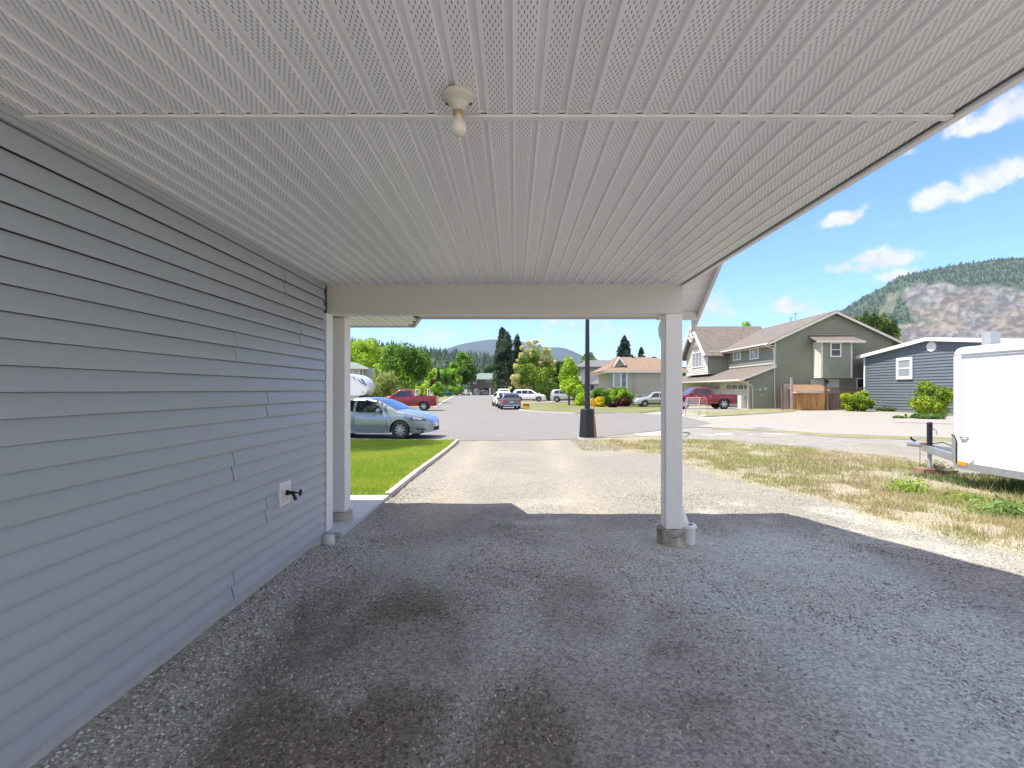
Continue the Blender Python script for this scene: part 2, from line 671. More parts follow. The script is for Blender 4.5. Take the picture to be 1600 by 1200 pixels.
def np_mesh(name, verts, quads, colors=None, mats=(), parent=None, smooth=False, tris=False, face_colors=None, attr='tint'):
    me = bpy.data.meshes.new(name)
    k = 3 if tris else 4
    nv, nf = len(verts), len(quads)
    me.vertices.add(nv)
    me.vertices.foreach_set('co', np.asarray(verts, np.float32).ravel())
    me.loops.add(nf * k)
    me.loops.foreach_set('vertex_index', np.asarray(quads, np.int32).ravel())
    me.polygons.add(nf)
    me.polygons.foreach_set('loop_start', np.arange(nf, dtype=np.int32) * k)
    me.polygons.foreach_set('loop_total', np.full(nf, k, np.int32))
    if smooth:
        me.polygons.foreach_set('use_smooth', np.ones(nf, bool))
    me.update(calc_edges=True)
    if colors is not None:
        ca = me.color_attributes.new(attr, 'FLOAT_COLOR', 'POINT')
        c = np.ones((nv, 4), np.float32)
        c[:, :3] = colors
        ca.data.foreach_set('color', c.ravel())
    for m in mats:
        me.materials.append(m)
    o = bpy.data.objects.new(name, me)
    col.objects.link(o)
    if parent is not None:
        o.parent = parent
        OFF[o.name] = OFF.get(parent.name, (Vector((0, 0, 0)), 0.0))
    return o


gx = np.concatenate([[-9000, -3000, -1000, -300, -100, -50, -30, -20, -14, -10, -8, -6], np.arange(-5, -2, .2), np.arange(-2, 3, .05), np.arange(3, 12.01, .1), [12.5, 13, 14, 16, 19, 24, 30, 50, 100, 300, 1000, 3000, 9000]])
gy = np.concatenate([[-3000, -300, -60, -20, -8, -4], np.arange(-2, 1, .2), np.arange(1, 6, .05), np.arange(6, 20.01, .1), [20.5, 21, 22, 24, 27, 31, 36, 44, 60, 90, 150, 300, 600, 1200, 2500, 5000, 9500]])
GX, GY = np.meshgrid(gx, gy)
near = (np.abs(GX - 3.5) < 9) & (GY < 20.2) & (GY > -2.2)
GZ = ground_z(GX, GY)
dsd = sdist(DRY, GX, GY) + (fbm(GX, GY, 1.1, 3) - .5) * 1.1
dryw = sstep(-.10, .22, dsd)
dryw = np.where(near, dryw, 0)
rough_ = (fbm(GX, GY, 1.3, 5, 2) - .5) * .030 + (vnoise(GX, GY, 5, 3) - .5) * .012
GZ = GZ + np.where(near, rough_, -.01) + dryw * .02
# colour: grey gravel, paler dusty wheel lanes, damp brown patches, tan soil under the dry grass
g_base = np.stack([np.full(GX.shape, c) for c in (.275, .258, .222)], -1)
# gravel painted lighter under the carport to lift its shade, dusty drive further out
shade_lift = (1 - sstep(4.9, 6.2, GY + (fbm(GX, GY, .9, 4, 2) - .5) * 2.2))
shade_lift = (shade_lift * (1 - .8 * sstep(2.6, 3.6, GX)))[..., None]
g_base = g_base * (1 - shade_lift) + np.array([.50, .48, .42]) * shade_lift
pale = np.array([.375, .335, .27])
damp = np.array([.225, .195, .148])
blue = np.array([.51, .515, .485])
lane = np.exp(-((GX - (-1.0 - .01 * GY)) / .42) ** 2) + .9 * np.exp(-((GX - (.75 + .03 * GY)) / .42) ** 2)
lw = np.clip(.10 + .75 * lane * (.35 + 1.0 * fbm(GX, GY, .8, 4, 1)), 0, 1) * sstep(3.2, 6.0, GY)
lw = np.maximum(lw, .45 * sstep(.42, .66, fbm(GX, GY, .5, 4, 5)) * sstep(6.5, 9, GY))
c = g_base * (1 - lw[..., None]) + pale * lw[..., None]
dw = 0 * GX
for (qx, qy, sx_, sy_, am) in ((-.85, 2.2, .62, 1.9, 1.0), (1.15, 2.0, .50, 1.6, .95), (.2, 1.6, .8, 1.3, .95), (-1.45, 3.3, .35, 1.2, .6), (.35, 3.6, .45, .7, .55), (-.2, 4.2, .9, .5, .35)):
    dw = np.maximum(dw, am * np.exp(-np.abs((GX - qx - .06 * (GY - 2)) / sx_) ** 2.4 - np.abs((GY - qy) / sy_) ** 2.4))
dw = sstep(.14, .72, dw * (.52 + .85 * fbm(GX * 1.7, GY * .75, 2.0, 6, 4))) * .95
c = c * (1 - dw[..., None]) + damp * dw[..., None]
bw = sstep(.6, 2.0, GX) * (1 - sstep(4.2, 6.0, GY)) * (1 - sstep(2.8, 3.8, GX)) * .8  # bluish tone at right stands in for light on the shaded gravel
c = c * (1 - bw[..., None]) + blue * bw[..., None]
pw = sstep(.50, .68, fbm(GX, GY, 1.9, 5, 6)) * .55 * (1 - sstep(6, 8, GY))
c = c * (1 - pw[..., None]) + np.array([.47, .45, .39]) * pw[..., None]
soil = np.array([.37, .325, .22]) * (1 - .0) + 0 * c
c = c * (1 - dryw[..., None] * .8) + soil * dryw[..., None] * .8
far = (~near)
c[far] = np.array([.30, .30, .18])
c[(GY < -1.1) & (GY > -25) & (np.abs(GX) < 15)] = np.array([.50, .46, .40])    # unseen ground behind, made pale to bounce light under the roof
c[(GY >= 19) & (GY < 33) & (GX > 5)] = np.array([.46, .43, .38])
nyy, nxx = GX.shape
idx = np.arange(nyy * nxx).reshape(nyy, nxx)
gq = np.stack([idx[:-1, :-1], idx[:-1, 1:], idx[1:, 1:], idx[1:, :-1]], -1).reshape(-1, 4)


def ground_material():
    m = bpy.data.materials.new('gravel_ground')
    m.use_nodes = True
    t = m.node_tree
    b = t.nodes['Principled BSDF']
    b.inputs['Roughness'].default_value = 1.0
    b.inputs['Specular IOR Level'].default_value = .0
    at = t.nodes.new('ShaderNodeAttribute')
    at.attribute_name = 'tint'
    tcn = t.nodes.new('ShaderNodeTexCoord')
    vo = t.nodes.new('ShaderNodeTexVoronoi')
    vo.inputs['Scale'].default_value = 70
    t.links.new(tcn.outputs['Object'], vo.inputs['Vector'])
    rgb = t.nodes.new('ShaderNodeSeparateColor')
    t.links.new(vo.outputs['Color'], rgb.inputs[0])
    nz_ = t.nodes.new('ShaderNodeTexNoise')
    nz_.inputs['Scale'].default_value = 24
    nz_.inputs['Detail'].default_value = 7
    nz_.inputs['Roughness'].default_value = .75
    t.links.new(tcn.outputs['Object'], nz_.inputs['Vector'])
    ad = t.nodes.new('ShaderNodeMath')
    ad.operation = 'MULTIPLY_ADD'
    t.links.new(rgb.outputs[0], ad.inputs[0])
    ad.inputs[1].default_value = .75
    t.links.new(nz_.outputs[0], ad.inputs[2])
    mr_ = t.nodes.new('ShaderNodeMapRange')
    mr_.inputs[1].default_value = .3
    mr_.inputs[2].default_value = 1.35
    mr_.inputs[3].default_value = .50
    mr_.inputs[4].default_value = 1.38
    t.links.new(ad.outputs[0], mr_.inputs[0])
    mu = t.nodes.new('ShaderNodeVectorMath')
    mu.operation = 'SCALE'
    t.links.new(at.outputs[0], mu.inputs[0])
    t.links.new(mr_.outputs[0], mu.inputs['Scale'])
    t.links.new(mu.outputs[0], b.inputs['Base Color'])
    bp = t.nodes.new('ShaderNodeBump')
    bp.inputs['Distance'].default_value = .009
    bp.inputs['Strength'].default_value = .7
    t.links.new(ad.outputs[0], bp.inputs['Height'])
    t.links.new(bp.outputs[0], b.inputs['Normal'])
    return m


M['ground'] = ground_material()
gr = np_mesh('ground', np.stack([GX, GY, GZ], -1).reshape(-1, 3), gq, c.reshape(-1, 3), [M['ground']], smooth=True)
tag(gr, 'grey gravel ground with paler wheel lanes under and beyond the carport', kind='structure')


def sample_ground_col(X, Y):
    ix = np.clip(np.searchsorted(gx, X) - 1, 0, len(gx) - 1)
    iy = np.clip(np.searchsorted(gy, Y) - 1, 0, len(gy) - 1)
    return c[iy, ix], GZ[iy, ix], dryw[iy, ix], dw[iy, ix], lw[iy, ix]


# loose stones, real geometry, thinning out with distance
def stones():
    n = 270000
    v = rng.random(n) ** .75
    Y = .95 + 7.0 * v ** 1.35
    X = -1.93 + rng.random(n) * np.minimum(12, (1.93 + 1.12 * Y + .1))
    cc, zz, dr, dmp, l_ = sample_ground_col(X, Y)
    dens = .08 + 1.3 * sstep(.44, .60, fbm(X, Y, 1.4, 4, 3)) - .35 * l_
    dens = np.where(Y > 5, dens * .5, dens)
    wall_edge = np.exp(-((X + 1.75) / .25) ** 2)
    keep = (rng.random(n) < dens + .8 * wall_edge) & (dr < .6) & ~((X < -1.80) & (Y > 5.2))
    X, Y, cc, zz = X[keep], Y[keep], cc[keep], zz[keep]
    n = len(X)
    r = (.0026 + .0092 * rng.random(n) ** 3.6) * (1 + .05 * Y)
    base = np.array([[1, 0, 0], [-.5, .87, 0], [-.5, -.87, 0], [.3, .5, .75], [-.6, 0, .7], [.35, -.55, .62]])
    ax = rng.random((n, 1)) * 6.283
    s3 = np.stack([.75 + .5 * rng.random(n), .6 + .6 * rng.random(n), .45 + .5 * rng.random(n)], -1)
    P = base[None] * (1 + .35 * (rng.random((n, 6, 3)) - .5)) * s3[:, None, :] * r[:, None, None]
    ca, sa = np.cos(ax), np.sin(ax)
    x = P[..., 0] * ca - P[..., 1] * sa
    y = P[..., 0] * sa + P[..., 1] * ca
    P = np.stack([x + X[:, None], y + Y[:, None], P[..., 2] + zz[:, None] - .001], -1)
    tri = np.array([[0, 1, 3], [1, 2, 4], [2, 0, 5], [3, 1, 4], [4, 2, 5], [5, 0, 3], [3, 4, 5]])
    T = (np.arange(n)[:, None, None] * 6 + tri[None]).reshape(-1, 3)
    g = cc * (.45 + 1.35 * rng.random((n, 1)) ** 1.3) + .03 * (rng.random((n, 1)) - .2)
    g = g * (1 + .12 * (rng.random((n, 3)) - .5))
    g = np.clip(g, .05, .75)
    return np_mesh('gravel', P.reshape(-1, 3), T, np.repeat(g, 6, 0), [M['stone']], tris=True)


M['stone'] = material('stone', (.3, .3, .3), .9, attr='tint', spec=.05)
tag(stones(), 'loose crushed grey gravel stones lying over the drive', kind='stuff')


def sheet(name, poly, z, mat, kind='structure', label=None, thick=0.0, noise_=0.0):
    """flat polygon sheet with optional depth; poly in world xy"""
    mb = MB()
    if thick:
        mb.prism(poly, 'z', z - thick, z)
    else:
        mb.add([(p[0], p[1], z) for p in poly], [tuple(range(len(poly)))])
    o = mb.build(name, mat)
    import bmesh
    bm = bmesh.new()
    bm.from_mesh(o.data)
    bmesh.ops.recalc_face_normals(bm, faces=bm.faces)
    bmesh.ops.triangulate(bm, faces=[f for f in bm.faces if len(f.verts) > 4])
    if not thick:
        for f in bm.faces:
            if f.normal.z < 0:
                f.normal_flip()
    bm.to_mesh(o.data)
    bm.free()
    tag(o, label, kind=kind)
    return o


def PG(pts):
    """pixels -> street level points"""
    return [((x - CX) * (CZ - ZS) / (y - HY), F * (CZ - ZS) / (y - HY)) for x, y in pts]


def asphalt_mat():
    m = material('asphalt', (.212, .198, .176), .9, var=.06, vscale=.45, bump=.003, bscale=90, detail=8)
    t = m.node_tree
    b = t.nodes['Principled BSDF']
    src = b.inputs['Base Color'].links[0].from_socket
    tcn = t.nodes.new('ShaderNodeTexCoord')
    nz_ = t.nodes.new('ShaderNodeTexNoise')
    nz_.inputs['Scale'].default_value = 1.1
    nz_.inputs['Detail'].default_value = 9
    nz_.inputs['Roughness'].default_value = .5
    nz_.inputs['Distortion'].default_value = 1.2
    t.links.new(tcn.outputs['Object'], nz_.inputs['Vector'])
    su = t.nodes.new('ShaderNodeMath')
    su.operation = 'SUBTRACT'
    t.links.new(nz_.outputs[0], su.inputs[0])
    su.inputs[1].default_value = .5
    ab = t.nodes.new('ShaderNodeMath')
    ab.operation = 'ABSOLUTE'
    t.links.new(su.outputs[0], ab.inputs[0])
    mr_ = t.nodes.new('ShaderNodeMapRange')
    mr_.inputs[1].default_value = 0
    mr_.inputs[2].default_value = .006
    mr_.inputs[3].default_value = .80
    mr_.inputs[4].default_value = 1
    t.links.new(ab.outputs[0], mr_.inputs[0])
    mu = t.nodes.new('ShaderNodeVectorMath')
    mu.operation = 'SCALE'
    t.links.new(src, mu.inputs[0])
    t.links.new(mr_.outputs[0], mu.inputs['Scale'])
    t.links.new(mu.outputs[0], b.inputs['Base Color'])
    return m


M['asphalt'] = asphalt_mat()
road_px = [(-900, 689), (713, 689), (850, 687.5), (900, 686), (932, 683), (1000, 676), (1085, 667.5), (1112, 662), (1070, 648), (1035, 642.5),
           (960, 645.5), (900, 646), (850, 644), (815, 641.5), (800, 632), (779, 622), (771, 618), (744, 616.2), (716, 616.2), (709, 618.5), (694, 627), (678, 637), (600, 640), (300, 642), (-500, 645)]
sheet('road', PG(road_px), ZS + .008, M['asphalt'], label='pale grey asphalt side street and crossing with fine cracks')
drive_px = [(1000, 646.5), (1035, 642.7), (1070, 648.2), (1109, 655), (1160, 649), (1210, 646), (1244, 642.8), (1290, 641.5), (1355, 641.5), (1400, 645), (1500, 650), (1600, 655), (2000, 662), (2600, 690),
            (2000, 700), (1600, 688.5), (1487, 684.5), (1300, 678.5), (1200, 672), (1112, 668.5), (1085, 667.3), (1112, 662.1), (1070, 652)]
sheet('concrete_apron', PG(drive_px), ZS + .016, M['concrete_drive'], label='pale concrete driveway apron across from the carport')
sheet('garage_driveway', PG([(1040, 641.4), (1080, 638.5), (1130, 637), (1172, 636.5), (1168, 641.2), (1100, 642.4)]), ZS + .024, M['concrete_drive'],
      label='concrete parking pad before the green house garage')
M['lawn_soil'] = material('lawn_soil', (.17, .25, .045), .9, var=.2, vscale=2.5)
M['dry_lawn'] = material('dry_lawn', (.22, .21, .09), .9, var=.25, vscale=.5, bump=.01, bscale=14)
M['far_lawn'] = material('far_lawn', (.175, .18, .06), .9, var=.25, vscale=.3)
M['verge'] = material('verge', (.23, .215, .105), .9, var=.35, vscale=1.5, bump=.01, bscale=10)


def kerb(pts, w=.14, h=.11, name='kerb', mat='concrete', z=ZS):
    mb = MB()
    for i in range(len(pts) - 1):
        a, b_ = Vector((*pts[i], 0)), Vector((*pts[i + 1], 0))
        d = (b_ - a)
        if d.length < .01:
            continue
        d.normalize()
        n = Vector((-d.y, d.x, 0)) * w / 2
        e = d * .005
        q = [a + n + e, a - n + e, b_ - n - e, b_ + n - e]
        mb.prism([(p.x, p.y) for p in q], 'z', z - .02, z + h)
    o = mb.build(name, M[mat])
    tag(o, None, kind='structure')
    return o


sheet('lawn_across_street', PG([(815.5, 641), (850, 643.5), (900, 645.5), (960, 645), (1000, 646), (1034, 642), (1062, 637), (1062, 632.5), (960, 631), (905, 628), (860, 630.2), (816, 630.8), (806, 631)]), ZS + .05, M['far_lawn'],
      label='yellow-green front lawn across the street with an orange sign', thick=.1)
kerb(PG([(800, 632.3), (815.2, 641.6), (850, 644.3), (900, 646.5), (960, 646.2), (1000, 646.7)]), w=.3, h=.06)['label'] = 'pale kerb edging the lawn across the street'
sheet('verge_left', PG([(694, 627), (709, 618.6), (714, 616.6), (640, 617.5), (560, 627), (560, 638), (678, 637)]), ZS + .05, M['dry_lawn'], label='dry grass verge left of the side street', thick=.1)
kerb(PG([(640, 638.6), (679, 637.6), (694.5, 627.4), (710, 618.7), (716, 616.3)]), w=.3, h=.08)['label'] = 'pale kerb along the left side of the street'
sheet('verge_right', PG([(800, 631), (779, 622), (771, 618), (765, 616.6), (775, 615.5), (830, 618), (870, 620), (960, 625), (960, 629), (905, 627.5), (860, 629.8)]), ZS + .045, M['dry_lawn'], label='dry verge right of the side street', thick=.1)
sheet('far_driveway', PG([(807, 630.4), (860, 629.5), (905, 627.2), (905, 625.5), (860, 626.5), (800, 627.6)]), ZS + .055, M['concrete_drive'], label='pale driveway under the parked white car')
sheet('verge_green_house', PG([(1100, 651.5), (1160, 648.6), (1210, 645.7), (1244, 642.4), (1244, 639.2), (1175, 639.2), (1168, 641.5), (1100, 642.8), (1085, 643.5)]), ZS + .04, M['verge'], label='strip of yellowed grass before the green house', thick=.08)
sheet('weedy_strip', PG([(1112, 668), (1200, 671.5), (1300, 678), (1487, 684), (1600, 688), (1900, 696), (1900, 704), (1487, 690), (1300, 683), (1200, 675), (1112, 671)]), ZS + .0115, M['verge'], label='thin weedy strip along the concrete apron')
M['gravel_lane'] = material('gravel_lane', (.27, .252, .218), .95, var=.22, vscale=3, bump=.008, bscale=30, detail=9)
sheet('gravel_lane', PG([(1034, 674), (1085, 668), (1112, 669), (1200, 672.5), (1300, 679.5), (1487, 686), (1900, 700), (1900, 745), (1500, 728), (1440, 715), (1359, 706), (1270, 698), (1150, 689), (1077, 686)]), ZS + .004, M['gravel_lane'], label='pale gravel lane between dry grass and concrete')

# side lawn with its timber edge
LAWN = [(-1.93, 7.19), (-2.02, 16.95), (-14, 16.95), (-14, 7.19)]
lz = .015


def lawn_z(Y):
    return ground_z(0, Y) + .03


mb = MB()
ys = np.linspace(7.19, 16.95, 20)
for i in range(19):
    y0, y1 = ys[i], ys[i + 1]
    xa, xb = -1.93 - .09 * (y0 - 7.19) / 9.76, -1.93 - .09 * (y1 - 7.19) / 9.76
    mb.add([(-14, y0, lawn_z(y0)), (xa, y0, lawn_z(y0)), (xb, y1, lawn_z(y1)), (-14, y1, lawn_z(y1))], [(0, 1, 2, 3)])
tag(mb.build('lawn_ground', M['lawn_soil']), 'green lawn ground beside the gravel drive', kind='structure')
edge = empty('lawn_edging', (-1.87, 7.2, 0))
tag(edge, 'pale timber edging boards between green lawn and gravel drive', 'edging')
ys = [7.2, 9.6, 12.0, 14.4, 16.95]
for i in range(4):
    y0, y1 = ys[i] + .006, ys[i + 1] - .006
    x0, x1 = -1.87 - .0092 * (y0 - 7.2), -1.87 - .0092 * (y1 - 7.2)
    z0, z1 = float(ground_z(0, y0)) + .075, float(ground_z(0, y1)) + .075
    m_ = MB().add([(x0 - .045, y0, z0), (x0 + .045, y0, z0), (x1 + .045, y1, z1), (x1 - .045, y1, z1),
                   (x0 - .045, y0, z0 - .14), (x0 + .045, y0, z0 - .14), (x1 + .045, y1, z1 - .14), (x1 - .045, y1, z1 - .14)],
                  [(0, 1, 2, 3), (7, 6, 5, 4), (0, 4, 5, 1), (1, 5, 6, 2), (2, 6, 7, 3), (3, 7, 4, 0)])
    m_.build('board', M['timber'], edge, bevel=.006)
# kerb of near lawn against the street
kerb([(-14, 17.02), (-2.05, 17.02)], w=.13, h=.05)['label'] = 'low kerb between the near lawn and the street'


def blades(name, X, Y, Z, h, w, cols, label, lean=.5, mat='grass'):
    n = len(X)
    a = rng.random(n) * 6.283
    b2 = rng.random(n) * 6.283
    L = lean * rng.random(n) * h
    p0 = np.stack([X - np.cos(a) * w / 2, Y - np.sin(a) * w / 2, Z], -1)
    p1 = np.stack([X + np.cos(a) * w / 2, Y + np.sin(a) * w / 2, Z], -1)
    p2 = np.stack([X + np.cos(b2) * L, Y + np.sin(b2) * L, Z + h], -1)
    V = np.stack([p0, p1, p2], 1).reshape(-1, 3)
    T = np.arange(n * 3).reshape(-1, 3)
    o = np_mesh(name, V, T, np.repeat(cols, 3, 0), [M[mat]], tris=True)
    tag(o, label, kind='stuff')
    return o


n = 260000
Y = 7.2 + 9.7 * rng.random(n) ** .8
X = -1.95 - rng.random(n) * (Y * .36 + .2)
m_ = X < -1.93 - .0092 * (Y - 7.2)
X, Y = X[m_], Y[m_]
n = len(X)
g = (np.array([.31, .46, .06]) + np.array([.10, .03, .01]) * sstep(.4, .62, fbm(X, Y, 1.1, 4, 2))[:, None]) * (.6 + .75 * rng.random((n, 1))) + np.array([.09, .05, .0]) * (rng.random((n, 1)) ** 2) + np.array([.05, .03, 0]) * fbm(X, Y, 1.5, 3)[:, None]
blades('lawn_grass', X, Y, lawn_z(Y), .035 + .04 * rng.random(n), .010, g, 'short mown green grass of the side lawn', lean=.9)

# dry grass patch
n = 300000
Y = 3.6 + 13.5 * rng.random(n) ** 1.15
X = 1.2 + rng.random(n) * (1.08 * Y - .6)
d = sdist(DRY, X, Y) + (fbm(X, Y, 1.1, 3) - .5) * 1.1
bare = sstep(.60, .70, fbm(X, Y, 1.0, 3, 5))
clump = sstep(.35, .62, fbm(X, Y, 2.4, 3, 1))
keep = (rng.random(n) < sstep(-.22, .35, d) * (1 - .92 * bare) * (.12 + .62 * clump))
X, Y, d = X[keep], Y[keep], d[keep]
n = len(X)
_, zz, _, _, _ = sample_ground_col(X, Y)
gn = fbm(X, Y, .9, 4, 2)
green = .75 * sstep(.40, .60, gn)[:, None]
purple = .7 * sstep(.52, .66, fbm(X, Y, .8, 3, 6))[:, None]
g = np.array([.55, .47, .25]) * (1 - green * .8) + np.array([.36, .41, .12]) * green * .85
g = g * (1 - purple * .5) + np.array([.46, .34, .26]) * purple * .5
g = g * (.60 + .5 * rng.random((n, 1)))
h = (.022 + .075 * rng.random(n) ** 1.8) * (.5 + .9 * sstep(0, .8, d))
blades('dry_grass', X, Y, zz, h, .007 + .0006 * Y, g, 'sparse dry yellow grass and weeds right of the drive', lean=1.0)
# sparse weed fringe by the road edge near the lamp post
n = 6000
X = 2.0 + 5 * rng.random(n)
Y = 14 + 3.3 * rng.random(n)
g = np.array([.42, .36, .16]) * (.6 + .7 * rng.random((n, 1)))
blades('verge_grass', X, Y, ground_z(X, Y), .03 + .06 * rng.random(n), .012, g, 'thin dry weeds along the road edge by the lamp post', lean=1)


def leaf_cloud(name, blobs, n, size, cols, parent=None, mat='leaf', clump=1.6, hollow=.55, aspect=.55, label=None, droop=0.0, seed=0, light_top=.25):
    """blobs: (x, y, z, rx, ry, rz) ellipsoids filled with small leaf quads"""
    B = np.array(blobs, float)
    vol = (B[:, 3] * B[:, 4] * B[:, 5]) ** (2 / 3)
    which = rng.choice(len(B), n, p=vol / vol.sum())
    d = rng.normal(size=(n, 3))
    d /= np.linalg.norm(d, axis=1, keepdims=True)
    r = hollow + (1 - hollow) * rng.random(n) ** .6
    r = r * (.66 + .72 * fbm(d[:, 0] * 2 + which * 7.1, d[:, 1] * 2 + d[:, 2] * 2.7, clump, 3, seed))
    P = B[which, :3] + d * B[which, 3:6] * r[:, None]
    nrm = d * .55 + rng.normal(size=(n, 3)) * .55 + np.array([0, 0, .35])
    nrm /= np.linalg.norm(nrm, axis=1, keepdims=True)
    t1 = np.cross(nrm, rng.normal(size=(n, 3)))
    if droop:
        t1 = t1 * (1 - droop) + np.array([0, 0, -1]) * droop + d * np.array([.4, .4, 0]) * droop
    t1 /= np.linalg.norm(t1, axis=1, keepdims=True) + 1e-9
    t2 = np.cross(nrm, t1)
    t2 /= np.linalg.norm(t2, axis=1, keepdims=True) + 1e-9
    s = size * (.6 + .8 * rng.random((n, 1)))
    a = aspect
    V = np.stack([P - t1 * s, P + t2 * s * a, P + t1 * s, P - t2 * s * a], 1)
    cols = np.array(cols, float)
    ci = fbm(P[:, 0] * 1.0, P[:, 2] + P[:, 1], .8, 3, seed + 1)
    k = np.clip((ci - .3) * 2.2 + .25 * (rng.random(n) - .5), 0, .999)
    if len(cols) == 1:
        cc_ = np.repeat(cols, n, 0)
    else:
        f_ = k * (len(cols) - 1)
        i0 = f_.astype(int)
        cc_ = cols[i0] * (1 - (f_ - i0))[:, None] + cols[np.minimum(i0 + 1, len(cols) - 1)] * (f_ - i0)[:, None]
    cc_ = cc_ * (.75 + .5 * rng.random((n, 1)))
    V = V.reshape(-1, 3)
    if parent is not None and parent.name in OFF:
        V = V - np.array(OFF[parent.name][0])
    o = np_mesh(name, V, np.arange(n * 4).reshape(-1, 4), np.repeat(cc_, 4, 0), [M[mat]], parent=parent)
    return o


def crown_blobs(c, rx, rz, k, rb, seed=0, squash=.9, ry=None):
    """blobs spread over an ellipsoid crown so its outline is uneven"""
    rs = random.Random(seed)
    ry = ry or rx
    out = [(c[0], c[1], c[2], rx * .62, ry * .62, rz * .66)]
    for i in range(k):
        th = rs.uniform(0, 2 * math.pi)
        u = rs.uniform(-.75, .98)
        rr = math.sqrt(max(0, 1 - u * u))
        q = rs.uniform(.62, .90)
        b = rb * rs.uniform(.65, 1.25)
        out.append((c[0] + math.cos(th) * rr * rx * q, c[1] + math.sin(th) * rr * ry * q, c[2] + u * rz * q * squash, b, b, b * .85))
    return out


def trunk(parent, base, h, r0, r1, limbs, name='trunk', seed=1):
    rs = random.Random(seed)
    mb = MB()
    b = Vector(base)
    top = b + Vector((rs.uniform(-.1, .1), rs.uniform(-.1, .1), h))
    mb.tube([b, b.lerp(top, .5) + Vector((.03, 0, 0)), top], [r0, (r0 + r1) / 2, r1], 8)
    for i in range(limbs):
        t = rs.uniform(.35, .95)
        p = b.lerp(top, t)
        a = rs.uniform(0, 6.28)
        L = h * rs.uniform(.18, .36)
        q = p + Vector((math.cos(a) * L * .8, math.sin(a) * L * .8, L * .8))
        mb.tube([p, p.lerp(q, .5) + Vector((0, 0, -.05 * L)), q], [r1 * .7, r1 * .45, r1 * .15], 5)
    return mb.build(name, M['bark'], parent, smooth=60)


def tree(name, label, cat, px, py_base, py_top, Y, wpx, n, size, cols, trunk_h=.25, k=16, seed=0, group=None, cx_top=None, mat='leaf', droop=0, tr=.02, squash=1.0, ground=ZS):
    """deciduous tree standing at depth Y, seen px wide wpx"""
    s = Y / F
    X = (px - CX) * s
    H = (py_base - py_top) * s
    e = empty(name, (X, Y, ground))
    tag(e, label, cat, group)
    zt = CZ - (py_top - HY) * s
    zb = ground
    ch = (zt - zb) * (1 - trunk_h)
    cz = zt - ch / 2
    rx = wpx * s / 2
    trunk(e, (X, Y, zb), (cz - zb) + ch * .2, max(.08, H * tr), max(.05, H * tr * .5), 7, seed=seed)
    b = crown_blobs((X, Y, cz), rx, ch / 2, k, min(rx, ch / 2) * .42, seed=seed, squash=squash)
    if trunk_h <= .04:
        rq = random.Random(seed + 5)
        for q in range(max(6, k // 2)):
            a = rq.uniform(0, 6.283)
            rr = rx * rq.uniform(.25, .72)
            b_ = min(rx, ch / 2) * rq.uniform(.30, .45)
            b.append((X + math.cos(a) * rr, Y + math.sin(a) * rr, zb + b_ * .7 + ch * rq.uniform(0, .22), b_, b_, b_ * .9))
    leaf_cloud('crown', b, n, size, cols, e, mat=mat, seed=seed, droop=droop)
    return e


def column(name, label, px, yt, Y, wpx, n, size, cols, seed=0, group=None, ground=ZS, taper=0.0, z_low=0.0):
    s = Y / F
    X = (px - CX) * s
    zt = CZ - (yt - HY) * s
    e = empty(name, (X, Y, ground))
    tag(e, label, 'tree', group)
    MB().tube([(X, Y, ground), (X, Y, zt - .6)], [.12, .04], 8).build('trunk', M['bark'], e, smooth=60)
    rq = random.Random(seed)
    rx = wpx * s / 2
    bl = []
    z = ground + z_low + rx * .6
    z00 = z
    while z < zt - rx * (.55 if not taper else .25):
        k = min(1.0, (zt - z) / (rx * 2.2)) ** .6
        if taper:
            k = (1 - (z - z00) / (zt - z00)) ** taper * rq.uniform(.85, 1.1)
        for q in range(3):
            a = rq.uniform(0, 6.283)
            bl.append((X + math.cos(a) * rx * .40 * k, Y + math.sin(a) * rx * .40 * k, z + rq.uniform(-.2, .2), rx * .60 * k, rx * .60 * k, rx * (.75 if not taper else .45)))
        z += rx * (.6 if not taper else .3)
    leaf_cloud('crown', bl, n, size, cols, e, seed=seed, hollow=.75)
    return e


